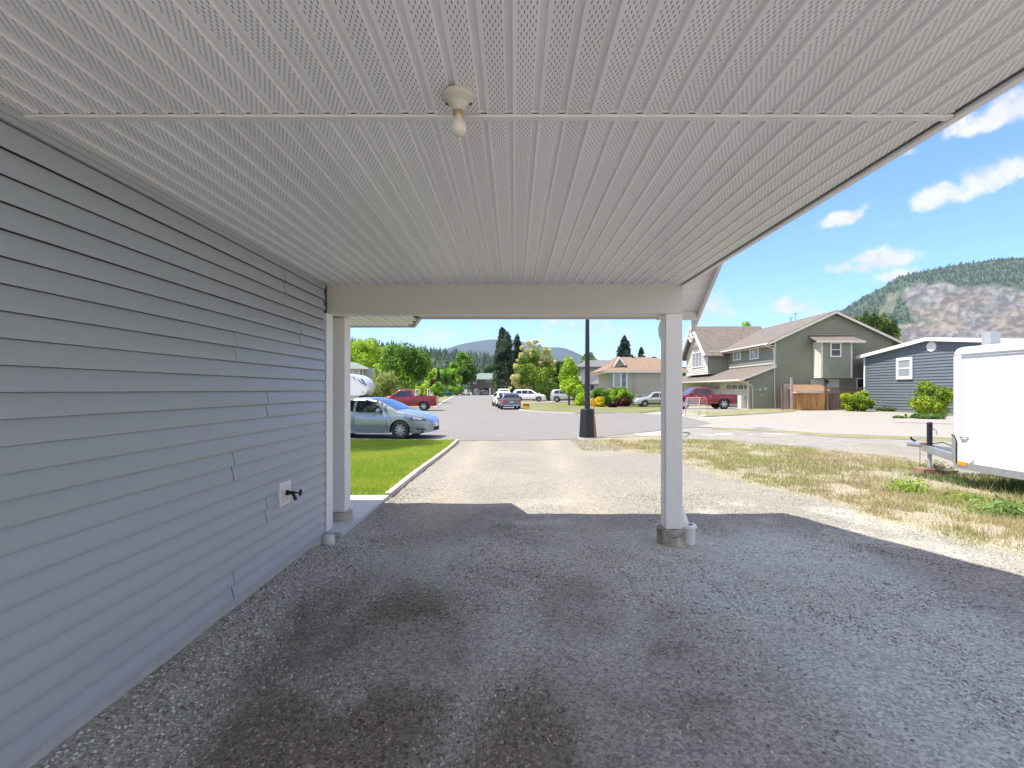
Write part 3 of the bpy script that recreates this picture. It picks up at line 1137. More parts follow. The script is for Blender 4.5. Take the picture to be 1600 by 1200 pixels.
def conifer(name, label, px, py_base, py_top, Y, wpx, n, size, cols, seed=0, group=None, cat='tree', ground=ZS, power=.85, skirt=.06):
    s = Y / F
    X = (px - CX) * s
    zt = CZ - (py_top - HY) * s
    e = empty(name, (X, Y, ground))
    tag(e, label, cat, group)
    H = zt - ground
    Rr = wpx * s / 2
    MB().tube([(X, Y, ground), (X, Y, zt)], [H * .018, .02], 8).build('trunk', M['bark'], e, smooth=60)
    rs = np.random.default_rng(seed + 50)
    t = rs.random(n) ** 1.35                      # 0 low .. 1 top
    z = ground + H * (skirt + (1 - skirt) * t)
    levels = max(9, int(H * 1.3))
    brf = np.floor(rs.random(n) * 9)
    lev = np.floor(t * levels)
    rmax = Rr * 1.15 * (1 - t) ** power * (.42 + .8 * rs.random((levels + 1, 9))[lev.astype(int), np.floor(rs.random(n) * 0 + brf).astype(int)]) + .05
    nb = 9
    br = brf
    ang = br / nb * 6.283 + lev * 1.7 + rs.normal(size=n) * .20
    rad = rmax * rs.random(n) ** .55
    zz_ = z - rad * .38 + rs.normal(size=n) * .04 * Rr
    P = np.stack([X + np.cos(ang) * rad, Y + np.sin(ang) * rad, zz_], -1)
    out = np.stack([np.cos(ang), np.sin(ang), np.full(n, -.5)], -1) + rs.normal(size=(n, 3)) * .35
    out /= np.linalg.norm(out, axis=1, keepdims=True)
    side = np.cross(out, rs.normal(size=(n, 3)))
    side /= np.linalg.norm(side, axis=1, keepdims=True)
    sz = size * (.6 + .8 * rs.random((n, 1)))
    V = np.stack([P - out * sz, P + side * sz * .4, P + out * sz, P - side * sz * .4], 1).reshape(-1, 3)
    cols = np.array(cols, float)
    k = rs.random((n, 1))
    cc_ = (cols[0] * (1 - k) + cols[-1] * k) * (.7 + .6 * rs.random((n, 1)))
    np_mesh('crown', V - np.array(OFF[e.name][0]), np.arange(n * 4).reshape(-1, 4), np.repeat(cc_, 4, 0), [M['needle']], parent=e)
    return e


# ------------------------------------------------------------------ the house with its carport
XW, XR, YB, ZC = -1.93, 1.735, 5.0, 2.672        # wall plane, right edge, beam front, ceiling height
house = empty('house', (XW, 0, 0))
tag(house, 'house with grey-blue lap siding and the white open carport overhead', 'house')

# wall core, foundation
core = MB().box(-8.0, XW - .006, -1.0, 4.935, .16, 2.70).build('wall', M['siding_void'], house)
MB().box(-7.9, XW - .022, -.98, 4.93, -.3, .159).build('foundation', M['concrete'], house)
PITCH, ZB0 = .1021, .165
prof = [(.0145, .013), (.0150, -.003), (.0172, -.003), (.0182, .010), (.0145, .034), (.0070, .064), (-.0002, .0965), (-.006, .1000)]
JOINTS = {0: 3.32, 1: 3.33, 4: 3.76, 5: 3.77, 8: 3.32, 9: 3.33, 12: 3.78, 13: 3.79, 16: 3.357, 17: 3.365, 18: 4.365, 19: 4.37, 22: 4.07, 23: 4.075,
          2: .9, 3: .91, 6: 1.1, 7: 1.11, 10: .6, 11: .61, 14: -.2, 15: -.21, 20: .3, 21: .31}
rs = random.Random(3)
for i in range(24):
    z0 = ZB0 + i * PITCH
    j = JOINTS[i]
    segs = [(-1.0, j - .005, 0.0), (j, 4.922, .003)]
    for (ya, yb, prd) in segs:
        mb = MB()
        N = max(2, int((yb - ya) / .45))
        yy = [ya + (yb - ya) * k / N for k in range(N + 1)]
        for k, yv in enumerate(yy):
            wob = rs.uniform(-.0014, .0014)
            pp = prof
            mb.v.extend([(XW + a + prd + wob * (a > .002), yv, z0 + b) for a, b in pp])
        n_ = len(prof)
        for k in range(N):
            for q in range(n_ - 1):
                mb.f.append((k * n_ + q, (k + 1) * n_ + q, (k + 1) * n_ + q + 1, k * n_ + q + 1))
                mb.mi.append(0)
        mb.f.append(tuple(range(n_)))
        mb.mi.append(0)
        mb.f.append(tuple(N * n_ + q for q in range(n_))[::-1])
        mb.mi.append(0)
        mb.build('siding_board', M['siding_near'], core, smooth=35)
# top channel where the siding meets the ceiling
MB().box(XW - .004, XW + .016, -1, 4.935, 2.617, 2.640).box(XW - .004, XW + .022, -1, 4.935, 2.6405, 2.669).build('top_channel', M['siding_near'], house)
# corner trim and return wall
MB().box(XW - .12, XW + .022, 4.952, 5.125, .155, 2.383).build('corner_trim', M['trim_white'], house, bevel=.003)
MB().box(XW - .07, XW - .012, 4.93, 4.951, .155, 2.60).build('channel', M['siding_void'], house)
MB().box(-8, XW - .13, 4.94, 5.10, .10, 2.40).build('front_wall', M['siding_near'], house)

# ceiling: soffit boards in two rows, split by the cross trim
ceil = MB().box(XW - .02, XR, -1.0, YB - .002, ZC + .030, ZC + .045).build('ceiling', M['siding_void'], house)
YH = 1.905
SP = (XR - .02 - XW) / 36


def soffit_mesh(y0, y1):
    p = SP
    pr = [(-.001, .014), (0, 0), (.0745, 0), (.0785, .0125), (p - .006, .0135), (p - .001, .013)]
    mb = MB()
    for yv in (y0, y1):
        mb.v.extend([(a, yv, b) for a, b in pr])
    n_ = len(pr)
    for q in range(n_ - 1):
        mb.f.append((q, q + 1, n_ + q + 1, n_ + q))
        mb.mi.append(0)
    me = mb
    return me


for row, (y0, y1) in enumerate(((-1.0, YH - .012), (YH + .026, YB - .004))):
    src = None
    for i in range(36):
        x = XW + .002 + i * SP
        if src is None:
            mb = soffit_mesh(0, y1 - y0)
            src = mb.build('soffit_board', M['soffit'], ceil, world=False)
            src.location = (x - XW, y0, ZC)
        else:
            share('soffit_board', src, (x - XW, y0, ZC), ceil)
MB().box(XW + .01, XR - .02, YH - .010, YH + .024, ZC - .008, ZC + .004).box(XW + .01, XR - .02, YH - .016, YH - .0101, ZC + .006, ZC + .029).build('cross_trim', M['trim_white'], house, bevel=.002)
nl = MB()
for yq in (.55, 1.2, 2.6, 3.3, 4.0, 4.6):
    for i in range(1, 36, 3):
        nl.lathe([(0, -.003), (.0035, -.002), (.004, 0)], (XW + .002 + i * SP - .014, yq + .02 * ((i * 7) % 3), ZC + .0125), 6)
nl.build('nail_heads', M['galv'], house)['kind'] = 'stuff'
# edge trims of the ceiling on the open side
MB().box(XR - .018, XR + .006, -1.0, YB + .0, ZC - .012, ZC + .002).build('edge_trim', M['trim_white'], house, bevel=.002)
MB().box(XR + .0065, XR + .030, -1.0, YB + .18, ZC - .004, ZC + .16).build('fascia', M['trim_white'], house, bevel=.002)
MB().box(XW + .017, XR - .019, YB - .022, YB - .003, ZC - .004, ZC + .012).build('channel', M['trim_white'], house)

# beam and posts
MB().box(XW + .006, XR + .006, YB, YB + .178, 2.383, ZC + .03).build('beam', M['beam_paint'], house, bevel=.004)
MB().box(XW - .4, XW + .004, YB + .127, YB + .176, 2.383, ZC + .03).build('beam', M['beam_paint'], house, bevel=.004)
p1 = MB().box(1.562, 1.735, YB + .002, YB + .176, .165, 2.382)
post = p1.build('post', M['post_paint'], house, bevel=.006)
MB().box(1.556, 1.5615, YB + .03, YB + .15, .175, 2.38).box(1.60, 1.70, YB - .002, YB + .0015, 0.2, .21).build('post_trim', M['post_paint'], house)
p2 = MB().box(-2.185, -2.0, 5.75, 5.955, .155, 2.455).build('post', M['white_paint'], house, bevel=.006)
paper = material('pier_paper', (.54, .50, .42), .85, color2=(.16, .13, .10), vscale=9, detail=8, bump=.002, bscale=60, stretch=(1, 1, .35))
M['paper'] = paper


def pier(cx_, cy_, r, z0, z1, mat):
    mb = MB().lathe([(0, z1), (r - .008, z1), (r, z1 - .004), (r + .001, z0 + .055), (r + .005, z0 + .05), (r + .003, z0 + .035), (r + .006, z0)], (cx_, cy_, 0), 32)
    e_ = mb.build('pier', mat, house, smooth=40)
    return e_


pier(1.642, 5.095, .142, -.12, .162, paper)
pier(-2.09, 5.855, .142, .02, .152, material('pier_bare', (.42, .39, .32), .85, var=.2, vscale=9))
# print and scuffs on the paper tube: thin wrapped strips
prm = material('print', (.09, .07, .06), .8)
for (a0, a1, z, h_) in ((-75, -50, .118, .006), (-72, -48, .095, .012), (-66, -40, .060, .005), (-100, -80, .085, .010), (-62, -45, .075, .004), (-125, -104, .03, .004)):
    mb = MB()
    k = 8
    for q in range(k):
        t0, t1 = R(a0 + (a1 - a0) * q / k), R(a0 + (a1 - a0) * (q + 1) / k)
        r_ = .1435
        zz_ = z + .012 * q / k
        mb.add([(1.642 + r_ * math.cos(t0), 5.095 + r_ * math.sin(t0), zz_), (1.642 + r_ * math.cos(t1), 5.095 + r_ * math.sin(t1), zz_ + .001),
                (1.642 + r_ * math.cos(t1), 5.095 + r_ * math.sin(t1), zz_ + h_), (1.642 + r_ * math.cos(t0), 5.095 + r_ * math.sin(t0), zz_ + h_)], [(0, 1, 2, 3)])
    mb.build('print_line', prm, house)

# eaves beyond the beam
YE = 5.90
ZE = 2.456
MB().box(-1.14, 2.20, YE, YE + .022, ZE, ZE + .15).build('fascia', M['beam_paint'], house)
MB().box(-1.14, XR, YB + .185, YE - .004, ZE + .03, ZE + .045).build('eave_soffit', M['soffit'], house)
# porch soffit, reaching further out
pz = ZE + .012
YP = 6.62
psof = MB().box(-8, -1.36, 5.13, YP - .005, pz + .025, pz + .032).build('porch_soffit', M['siding_void'], house)
src = None
for i in range(int((8 - 1.20) / SP)):
    x = -1.21 - (i + 1) * SP
    yend = YP - .01
    if x + SP > -1.36:
        k = (x + SP + 1.36) / .20
        yend = YP - .01 - max(0, min(1, k)) * .6
    if x < -4.5 and src is not None:
        pass
    mb = soffit_mesh(0, yend - 5.20)
    o = mb.build('soffit_board', M['soffit'], psof, world=False)
    o.location = (x - XW, 5.20, pz)
    if x < -4.5:
        break
MB().box(-8, -1.345, YP, YP + .02, pz - .022, pz + .14).add([(-1.345, YP + .02, pz - .022), (-1.13, 5.93, pz - .022), (-1.13, 5.93, pz + .14), (-1.345, YP + .02, pz + .14),
        (-1.36, YP, pz - .022), (-1.15, 5.925, pz - .022), (-1.15, 5.925, pz + .14), (-1.36, YP, pz + .14)],
       [(0, 1, 2, 3), (7, 6, 5, 4), (0, 4, 5, 1), (3, 2, 6, 7), (1, 5, 6, 2), (0, 3, 7, 4)]).build('porch_fascia', M['white_paint'], house)

# roof: two slopes with the ridge along X; rake on the open side
PIT = .76
ZT = ZE + .165
YR = 2.45  # ridge set so the unseen rear ends early and bounce light gets in
YBK = -1.06
ZRIDGE = ZT + PIT * (YE + .06 - YR)
XE = 2.26
mb = MB()
ye, yb_ = YE + .06, 2 * YR - (YE + .06)
mb.slab([(-9, ye, ZT), (XE, ye, ZT), (XE, YR, ZRIDGE), (-9, YR, ZRIDGE)], .04)
mb.slab([(-9, YR, ZRIDGE), (XE, YR, ZRIDGE), (XE, yb_, ZT), (-9, yb_, ZT)], .04)
mb.slab([(-9, YP + .05, pz + .15), (-1.34, YP + .05, pz + .15), (-1.12, ye, ZT + .05), (-1.12, ye - .8, ZT + PIT * .8 + .03), (-9, ye - .8, ZT + PIT * .8 + .03)], .03)
mb.build('roof', M['shingle_dark'], house)
# gable wall above the carport and its sloping rake soffit with boards
gz = ZC + .165


def zr(y):
    return ZT + PIT * (ye - y)


mb = MB()
mb.prism([(YB + .30, gz - .3), (ye - .2, ZE + .02), (ye - .05, zr(ye - .05) - .06), (YR, ZRIDGE - .06), (YBK + .1, zr(2 * YR - YBK - .1) - .06), (YBK + .1, gz), (YB + .178, gz), (YB + .178, gz - .3)], 'x', XR - .03, XR + .0)
mb.build('gable_wall', M['siding_near'], house)
rk = MB()
rs_x0, rs_x1 = XR + .001, XE - .03
# rake soffit boards
prk = MB().add([(rs_x0, 5.93, zr(5.93) - .110), (rs_x1, 5.93, zr(5.93) - .110), (rs_x1, YR, ZRIDGE - .110), (rs_x0, YR, ZRIDGE - .110)], [(0, 1, 2, 3)]).build('rake_soffit', M['siding_void'], house)
nrb = 62
src = None
dl = math.hypot(1, PIT)
for i in range(nrb):
    y = 5.925 - i * SP / dl * 1.0
    if y - SP < YR:
        break
    if src is None:
        q = MB()
        pr = [(0, 0), (.092, 0), (.096, .008), (SP, .008)]
        for xx in (0, rs_x1 - rs_x0):
            q.v.extend([(xx, -a / dl - b * 0, a * PIT / dl + b) for a, b in pr])
        for k in range(3):
            q.f.append((k, k + 1, 4 + k + 1, 4 + k))
            q.mi.append(0)
        src = q.build('soffit_board', M['trim_white'], prk, world=False)
        src.location = (rs_x0 - XW, y, zr(y) - .125)
    else:
        share('soffit_board', src, (rs_x0 - XW, y, zr(y) - .125), prk)
# rake fascia with its tail below the eave
q = MB()
q.prism([(ye + .12, zr(ye + .12) - .21), (ye + .12, zr(ye + .12) - .02), (YR, ZRIDGE - .02), (YR, ZRIDGE - .21)], 'x', XE - .045, XE - .005)
q.build('rake_board', M['beam_paint'], house, bevel=.003)
q = MB().box(1.74, XE - .05, YE - .02, YE + .02, ZE - .01, ZE + .085)
q.build('eave_return', M['beam_paint'], house)
MB().prism([(ye + .01, ZE + .02), (ye + .13, ZE + .03), (ye + .14, ZE + .14), (ye + .01, ZE + .14)], 'x', -1.1, XE - .06).build('gutter', M['trim_white'], house)
# downspout: elbow from the gutter back to the post, down behind it and a kick into the drain pipe
dn = MB()
dn.tube([(1.86, 5.92, ZE + .03), (1.79, 5.86, 2.40), (1.72, 5.68, 2.32), (1.655, 5.45, 2.22), (1.635, 5.28, 2.12), (1.66, 5.225, 1.97)], .036, 10)
dn.build('downspout_elbow', M['trim_white'], house, smooth=50)
MB().box(1.668, 1.758, YB + .185, YB + .245, .52, 1.98).build('downspout', M['trim_white'], house, bevel=.008)
MB().tube([(1.715, 5.215, .55), (1.735, 5.215, .46), (1.80, 5.13, .205), (1.808, 5.10, .12)], [.042, .042, .040, .038], 10).build('downspout_kick', M['trim_white'], house, smooth=50)

# house volume at the left and behind so the sun and the sky are blocked as they would be
MB().box(-8.0, XW - .13, 4.0, 5.0, 2.40, 2.70).build('upper_wall', M['siding_near'], house)

# porch slab
slab = MB().prism([(-8, 5.29), (-1.876, 5.29), (-1.84, 7.17), (-8, 7.17)], 'z', -.15, .05).build('porch_slab', M['slab_concrete'], bevel=.008)
tag(slab, 'grey concrete porch slab beside the gravel drive', 'slab')

# drain pipe at the post, capped pipe at the wall
dp = empty('drain_pipe', (1.825, 5.08, 0))
tag(dp, 'white plastic drain pipe standing beside the right post', 'pipe')
MB().lathe([(.058, .165), (.066, .165), (.067, -.1), (.060, -.1), (.058, .165)], (1.825, 5.08, 0), 28).build('pipe', M['pvc'], dp, smooth=40)
MB().lathe([(.045, .195), (.070, .197), (.081, .185), (.081, .165), (.0675, .160)], (1.825, 5.08, 0), 28).build('rim', M['trim_white'], dp, smooth=40)
cp = MB().lathe([(0, .078), (.050, .077), (.058, .070), (.060, .062), (.060, -.08)], (-1.895, 4.97, .035), 28).build('pipe_cap', M['pvc_cap'], None, smooth=40)
tag(cp, 'short capped white pipe stub in gravel at the wall corner', 'pipe cap')

# outdoor tap
tap = empty('outdoor_tap', (XW, 4.05, .75))
tag(tap, 'dark outdoor water tap on a white plate on the siding', 'tap')
ya, yb2 = 3.955, 4.145
MB().prism([(ya, .645), (yb2, .645), (yb2, .835), (ya, .835)], 'x', XW + .001, XW + .030).build('mounting_plate', M['trim_white'], tap, bevel=.004)
MB().prism([(ya + .022, .67), (yb2 - .022, .67), (yb2 - .022, .812), (ya + .022, .812)], 'x', XW + .0305, XW + .034).build('plate_face', M['pvc_cap'], tap, bevel=.002)
ym, zm = 4.055, .742
MB().tube([(XW + .03, ym, zm), (XW + .055, ym, zm)], .022, 12).tube([(XW + .05, ym, zm), (XW + .105, ym, zm)], .013, 12).build('tap_body', M['dark_bronze'], tap, smooth=40)
MB().tube([(XW + .080, ym, zm), (XW + .100, ym, zm - .030), (XW + .112, ym, zm - .062)], [.012, .012, .015], 12).build('spout', M['dark_bronze'], tap, smooth=40)
hw = MB()
for k in range(20):
    t0, t1 = 2 * math.pi * k / 20, 2 * math.pi * (k + 1) / 20
    c0 = Vector((XW + .150, ym + .024 * math.cos(t0), zm + .024 * math.sin(t0)))
    c1 = Vector((XW + .150, ym + .024 * math.cos(t1), zm + .024 * math.sin(t1)))
    hw.tube([c0, c1], .0045, 6)
for k in range(3):
    t0 = math.pi * k / 3
    d_ = Vector((0, math.cos(t0), math.sin(t0))) * .023
    c0 = Vector((XW + .150, ym, zm))
    hw.tube([c0 - d_, c0 + d_], .004, 6)
hw.tube([(XW + .10, ym, zm), (XW + .155, ym, zm)], .006, 8)
hw.build('wheel_handle', M['dark_bronze'], tap, smooth=50)

# ceiling lamp
LX, LY = (716 - CX) / F, 0
LY = F * (ZC - .02 - CZ) / (HY - 156)
LX = (716 - CX) * LY / F
lamp = empty('ceiling_lamp', (LX, LY, ZC))
tag(lamp, 'bare frosted bulb in a round porcelain holder on the soffit', 'lamp')
MB().lathe([(.0, .001), (.055, .0), (.0585, -.004), (.0585, -.016), (.054, -.022), (.042, -.028), (.031, -.040), (.025, -.055), (.0225, -.062), (.018, -.063), (.018, -.05), (0, -.05)], (LX, LY, ZC), 40).build('lamp_holder', M['porcelain'], lamp, smooth=50)
MB().lathe([(.0185, -.055), (.0195, -.066), (.0185, -.070), (.0195, -.074), (.017, -.08), (0, -.08)], (LX, LY, ZC), 24).build('socket_collar', M['brass'], lamp, smooth=50)
MB().lathe([(.0135, -.078), (.015, -.088), (.021, -.098), (.0275, -.108), (.0300, -.120), (.0275, -.133), (.020, -.144), (.010, -.1495), (0, -.1505)], (LX, LY, ZC), 32).build('bulb', M['bulb'], lamp, smooth=60)
sm = MB()
for sgn in (-1, 1):
    sm.lathe([(0, 0), (.0055, 0), (.0055, .006)], (LX + sgn * .043, LY + .012, ZC - .0295), 12)
sm.build('screw', M['dark_bronze'], lamp)
# ------------------------------------------------------------------ hills and the far mountain


def ridge(name, prof, Yr, y_front, label, rows=40, amp=.02, cols_fn=None, mat=None, x0=-2500, x1=4200, step=12, back=1.0, shape=1.5):
    """terrain rising from y_front to a ridge seen along prof at depth Yr"""
    px = np.arange(x0, x1, step)
    py = np.interp(px, [p[0] for p in prof], [p[1] for p in prof])
    X = (px - CX) * Yr / F
    H = CZ - (py - HY) * Yr / F
    t = np.concatenate([np.linspace(0, 1, rows), 1 + np.linspace(.05, .6, 6)])
    Xg = np.repeat(X[None], len(t), 0) * (1 - .0 * t[:, None])
    Yg = np.repeat((y_front + (Yr - y_front) * t)[:, None], len(px), 1)
    up = np.where(t <= 1, np.clip(t, 0, 1) ** shape, 1 - (t - 1) * .8)
    Z = H[None] * up[:, None]
    nzv = (fbm(Xg / Yr * 60, Yg / Yr * 60, .45, 5, 1) - .5)
    Z = Z + nzv * amp * Yr * (np.sin(np.clip(t, 0, 1) * math.pi) ** 1)[:, None] - 3 * (t[:, None] <= 0) - .5
    q = np.arange(len(t) * len(px)).reshape(len(t), len(px))
    q4 = np.stack([q[:-1, :-1], q[:-1, 1:], q[1:, 1:], q[1:, :-1]], -1).reshape(-1, 4)
    colr = cols_fn(Xg, Yg, Z, np.repeat(px[None], len(t), 0), t) if cols_fn else None
    o = np_mesh(name, np.stack([Xg, Yg, Z], -1).reshape(-1, 3), q4, None if colr is None else colr.reshape(-1, 3), [mat], smooth=True)
    tag(o, label, kind='structure')
    return X, Xg, Yg, Z, px, H


M['mountain'] = material('mountain', (.035, .055, .05), .95, var=.3, vscale=.004)
ridge('far_mountain', [(-2500, 470), (-800, 520), (200, 560), (560, 585), (640, 568), (672, 556), (690, 548), (705, 542), (722, 537), (745, 533), (768, 530), (800, 530), (825, 536), (845, 541),
                       (862, 543), (876, 542), (890, 546), (905, 553), (925, 563), (960, 578), (1010, 590), (1100, 585), (1300, 560), (1700, 560), (2500, 500), (4200, 470)],
      5200, 2600, 'hazy blue mountain ridge far behind the street', rows=30, amp=.012, mat=M['mountain'], x0=-2500, x1=4200)


def cliff_cols(Xg, Yg, Z, PX, t):
    # where seen: forest above the broken edge line, bare rock below
    elp = HY - (Z - CZ) * F / Yg
    pxx = Xg * F / Yg + CX
    n_ = fbm(pxx * .035, elp * .035, 1, 5, 2)
    n3 = fbm(pxx * .012, elp * .012, 1, 3, 4)
    ex, ey = pxx + (n_ - .5) * 26, elp + (n3 - .5) * 14 + (n_ - .5) * 14
    rockp = [(1428, 438), (1475, 440), (1520, 447), (1560, 450), (1600, 452), (1700, 446), (1900, 448), (2300, 456), (2300, 620), (1375, 620), (1378, 506), (1424, 500), (1418, 478), (1412, 455)]
    rock2 = [(1372, 482), (1392, 460), (1412, 456), (1404, 474), (1388, 494), (1366, 500)]
    rockw = np.maximum(sstep(-2, 3, sdist(rockp, ex, ey)), .6 * sstep(-2, 3, sdist(rock2, ex, ey)))
    g2 = sstep(.60, .66, fbm(pxx * .05, elp * .07, 1, 5, 6)) * .45
    rockw = rockw * (1 - g2)
    f_ = fbm(Xg * .03, Z * .06 + Yg * .02, 1, 5, 4)
    forest = np.stack([.035 + .035 * f_, .06 + .05 * f_, .028 + .015 * f_], -1)
    v = fbm(pxx * .10 + elp * .05, elp * .13, 1, 6, 5) * 1.5 - .25
    v = np.clip(v - .5 * sstep(.52, .60, fbm(pxx * .14, elp * .22, 1, 4, 3)), .1, 1.2)
    tan = sstep(.47, .66, fbm(pxx * .022, elp * .05, 1, 4, 7) + .12 * sstep(470, 510, elp))[..., None]
    rock = np.array([.25, .24, .22]) * (1 - tan) + np.array([.30, .255, .205]) * tan
    rock = rock * (.24 + .70 * v[..., None])
    return forest * (1 - rockw[..., None]) + rock * rockw[..., None]


M['cliff'] = material('cliff', (.3, .3, .3), .95, attr='tint', bump=6.0, bscale=.03)
Xc, cXg, cYg, cZ, cpx, cH = ridge('rock_hill', [(900, 600), (1150, 560), (1260, 510), (1300, 492), (1328, 478), (1345, 466), (1372, 452), (1393, 441), (1400, 434), (1430, 426), (1465, 419), (1500, 413), (1530, 409), (1560, 405), (1600, 402),
                                     (1700, 388), (1900, 372), (2300, 380), (3000, 400), (4200, 420)],
                      1750, 900, 'steep rocky hillside with forest along its top at right', rows=230, amp=.016, cols_fn=cliff_cols, mat=M['cliff'], x0=860, x1=2400, step=2.5, shape=1.15)
M['hill_soil'] = material('hill_soil', (.04, .065, .025), .95, var=.4, vscale=.05)
hX, hXg, hYg, hZ, hpx, hH = ridge('forested_hill', [(-2500, 430), (-600, 480), (200, 515), (480, 536), (550, 541), (605, 546), (655, 554), (693, 557), (740, 562), (775, 565), (830, 573), (870, 581), (900, 592), (1300, 598), (4200, 600)],
                                  760, 300, 'conifer forested hillside at the end of the street', rows=30, amp=.006, mat=M['hill_soil'], x0=-1800, x1=1300, shape=1.2)


def cones(name, X, Y, Z, H, Rr, cols, label, layers=3, sides=6):
    """many small firs as one forest"""
    n = len(X)
    Vs, Ts, Cs = [], [], []
    base = 0
    for L in range(layers):
        zb = Z + H * (.06 + .30 * L)
        zt = Z + H * min(1.0, .52 + .26 * L)
        r = Rr * (1 - .30 * L)
        a = np.arange(sides) / sides * 6.283
        jig = .65 + .7 * rng.random((n, sides))
        ring = np.stack([X[:, None] + np.cos(a + L) * r[:, None] * jig, Y[:, None] + np.sin(a + L) * r[:, None] * jig, np.repeat(zb[:, None], sides, 1) - .03 * H[:, None] * rng.random((n, sides))], -1)
        top = np.stack([X, Y, zt], -1)[:, None]
        V = np.concatenate([ring, top], 1)
        idx_ = base + np.arange(n)[:, None] * (sides + 1)
        T = np.stack([np.stack([idx_[:, 0] + k, idx_[:, 0] + (k + 1) % sides, idx_[:, 0] + sides], -1) for k in range(sides)], 1).reshape(-1, 3)
        Vs.append(V.reshape(-1, 3))
        Ts.append(T)
        Cs.append(np.repeat(cols * (.8 + .15 * L), sides + 1, 0))
        base += n * (sides + 1)
    o = np_mesh(name, np.concatenate(Vs), np.concatenate(Ts), np.concatenate(Cs), [M['needle']], tris=True)
    tag(o, label, kind='stuff')
    return o


def on_grid(Xg, Yg, Zg, i, j, u, v):
    a = Zg[i, j] * (1 - u) * (1 - v) + Zg[i, j + 1] * u * (1 - v) + Zg[i + 1, j] * (1 - u) * v + Zg[i + 1, j + 1] * u * v
    return Xg[i, j] * (1 - u) + Xg[i, j + 1] * u, Yg[i, j] * (1 - v) + Yg[i + 1, j] * v, a


n = 15000
i = (rng.random(n) ** .85 * 29).astype(int)
j = np.searchsorted(hpx, -500 + rng.random(n) * 1600)
u, v = rng.random(n), rng.random(n)
X, Y, Z = on_grid(hXg, hYg, hZ, i, np.clip(j, 0, hZ.shape[1] - 2), u, v)
H = (10 + 9 * rng.random(n) ** 1.6) * (.6 + .4 * Y / 760)
decid = sstep(.52, .60, fbm(X, Y, .02, 3, 3)) * (Y < 620)
H = H * (1 - .35 * decid)
g = np.array([.028, .052, .026])[None] * (.6 + .9 * rng.random((n, 1)))
g = g * (1 - decid[:, None]) + np.array([.085, .13, .035]) * decid[:, None] * (.7 + .6 * rng.random((n, 1)))
cones('hill_forest', X, Y, Z, H, H * (.15 + .07 * rng.random(n) + .2 * decid), g, 'dark conifer forest covering the hillside behind the houses')
# forest along the top of the rock hill
n = 30000
i = rng.integers(70, 235, n)
j = rng.integers(0, cZ.shape[1] - 2, n)
i = np.clip(i, 0, cZ.shape[0] - 2)
X, Y, Z = on_grid(cXg, cYg, cZ, i, j, rng.random(n), rng.random(n))
cc_ = cliff_cols(X, Y, Z, None, None)
isf = (cc_[:, 0] < .085) & ((cc_[:, 1] > cc_[:, 0] * 1.45)) & (rng.random(n) < np.where(HY - (Z - CZ) * F / Y > 462, np.where(X * F / Y + CX > 1428, .18, 1.0), 1.0)) & (X * F / Y + CX > 1240)
X, Y, Z = X[isf], Y[isf], Z[isf]
n = len(X)
H = 9 + 9 * rng.random(n) ** 2
g = np.array([.036, .062, .030])[None] * (.6 + .9 * rng.random((n, 1)))
cones('cliff_forest', X, Y, Z, H, H * (.16 + .08 * rng.random(n)), g, 'green conifer forest on top of the rocky hill', layers=2, sides=5)

# ------------------------------------------------------------------ house building helpers


def clap(mb, p0, p1, z0, top, pitch=.16, out=.018, mi=0):
    """lap siding courses on the wall p0->p1 (outward normal to the right of p0->p1 seen from above); top = [(u, z)...] with u in 0..1"""
    p0, p1 = Vector((*p0, 0)), Vector((*p1, 0))
    d = p1 - p0
    nrm = Vector((d.y, -d.x, 0)).normalized()
    us = [a for a, b_ in top]
    zs = [b_ for a, b_ in top]
    zmax = max(zs)
    N = int((zmax - z0) / pitch) + 1
    uu = np.linspace(0, 1, 101)
    zz = np.interp(uu, us, zs)
    for i in range(N):
        za, zb = z0 + i * pitch, min(z0 + (i + 1) * pitch, zmax)
        ok = uu[zz >= za + .001]
        ok2 = uu[zz >= zb - .001]
        if len(ok) < 2:
            continue
        if len(ok2) < 2:
            ok2 = np.array([(ok[0] + ok[-1]) / 2] * 2)
        a0, a1, b0, b1 = ok[0], ok[-1], ok2[0], ok2[-1]
        if zb - za < .01:
            continue
        v = [p0 + d * a0 + Vector((0, 0, za)) + nrm * .0, p0 + d * a1 + Vector((0, 0, za)),
             p0 + d * a1 + Vector((0, 0, za)) + nrm * out, p0 + d * a0 + Vector((0, 0, za)) + nrm * out,
             p0 + d * b1 + Vector((0, 0, zb)) + nrm * .002, p0 + d * b0 + Vector((0, 0, zb)) + nrm * .002]
        mb.add(v, [(0, 1, 2, 3), (3, 2, 4, 5)], mi)
    return mb


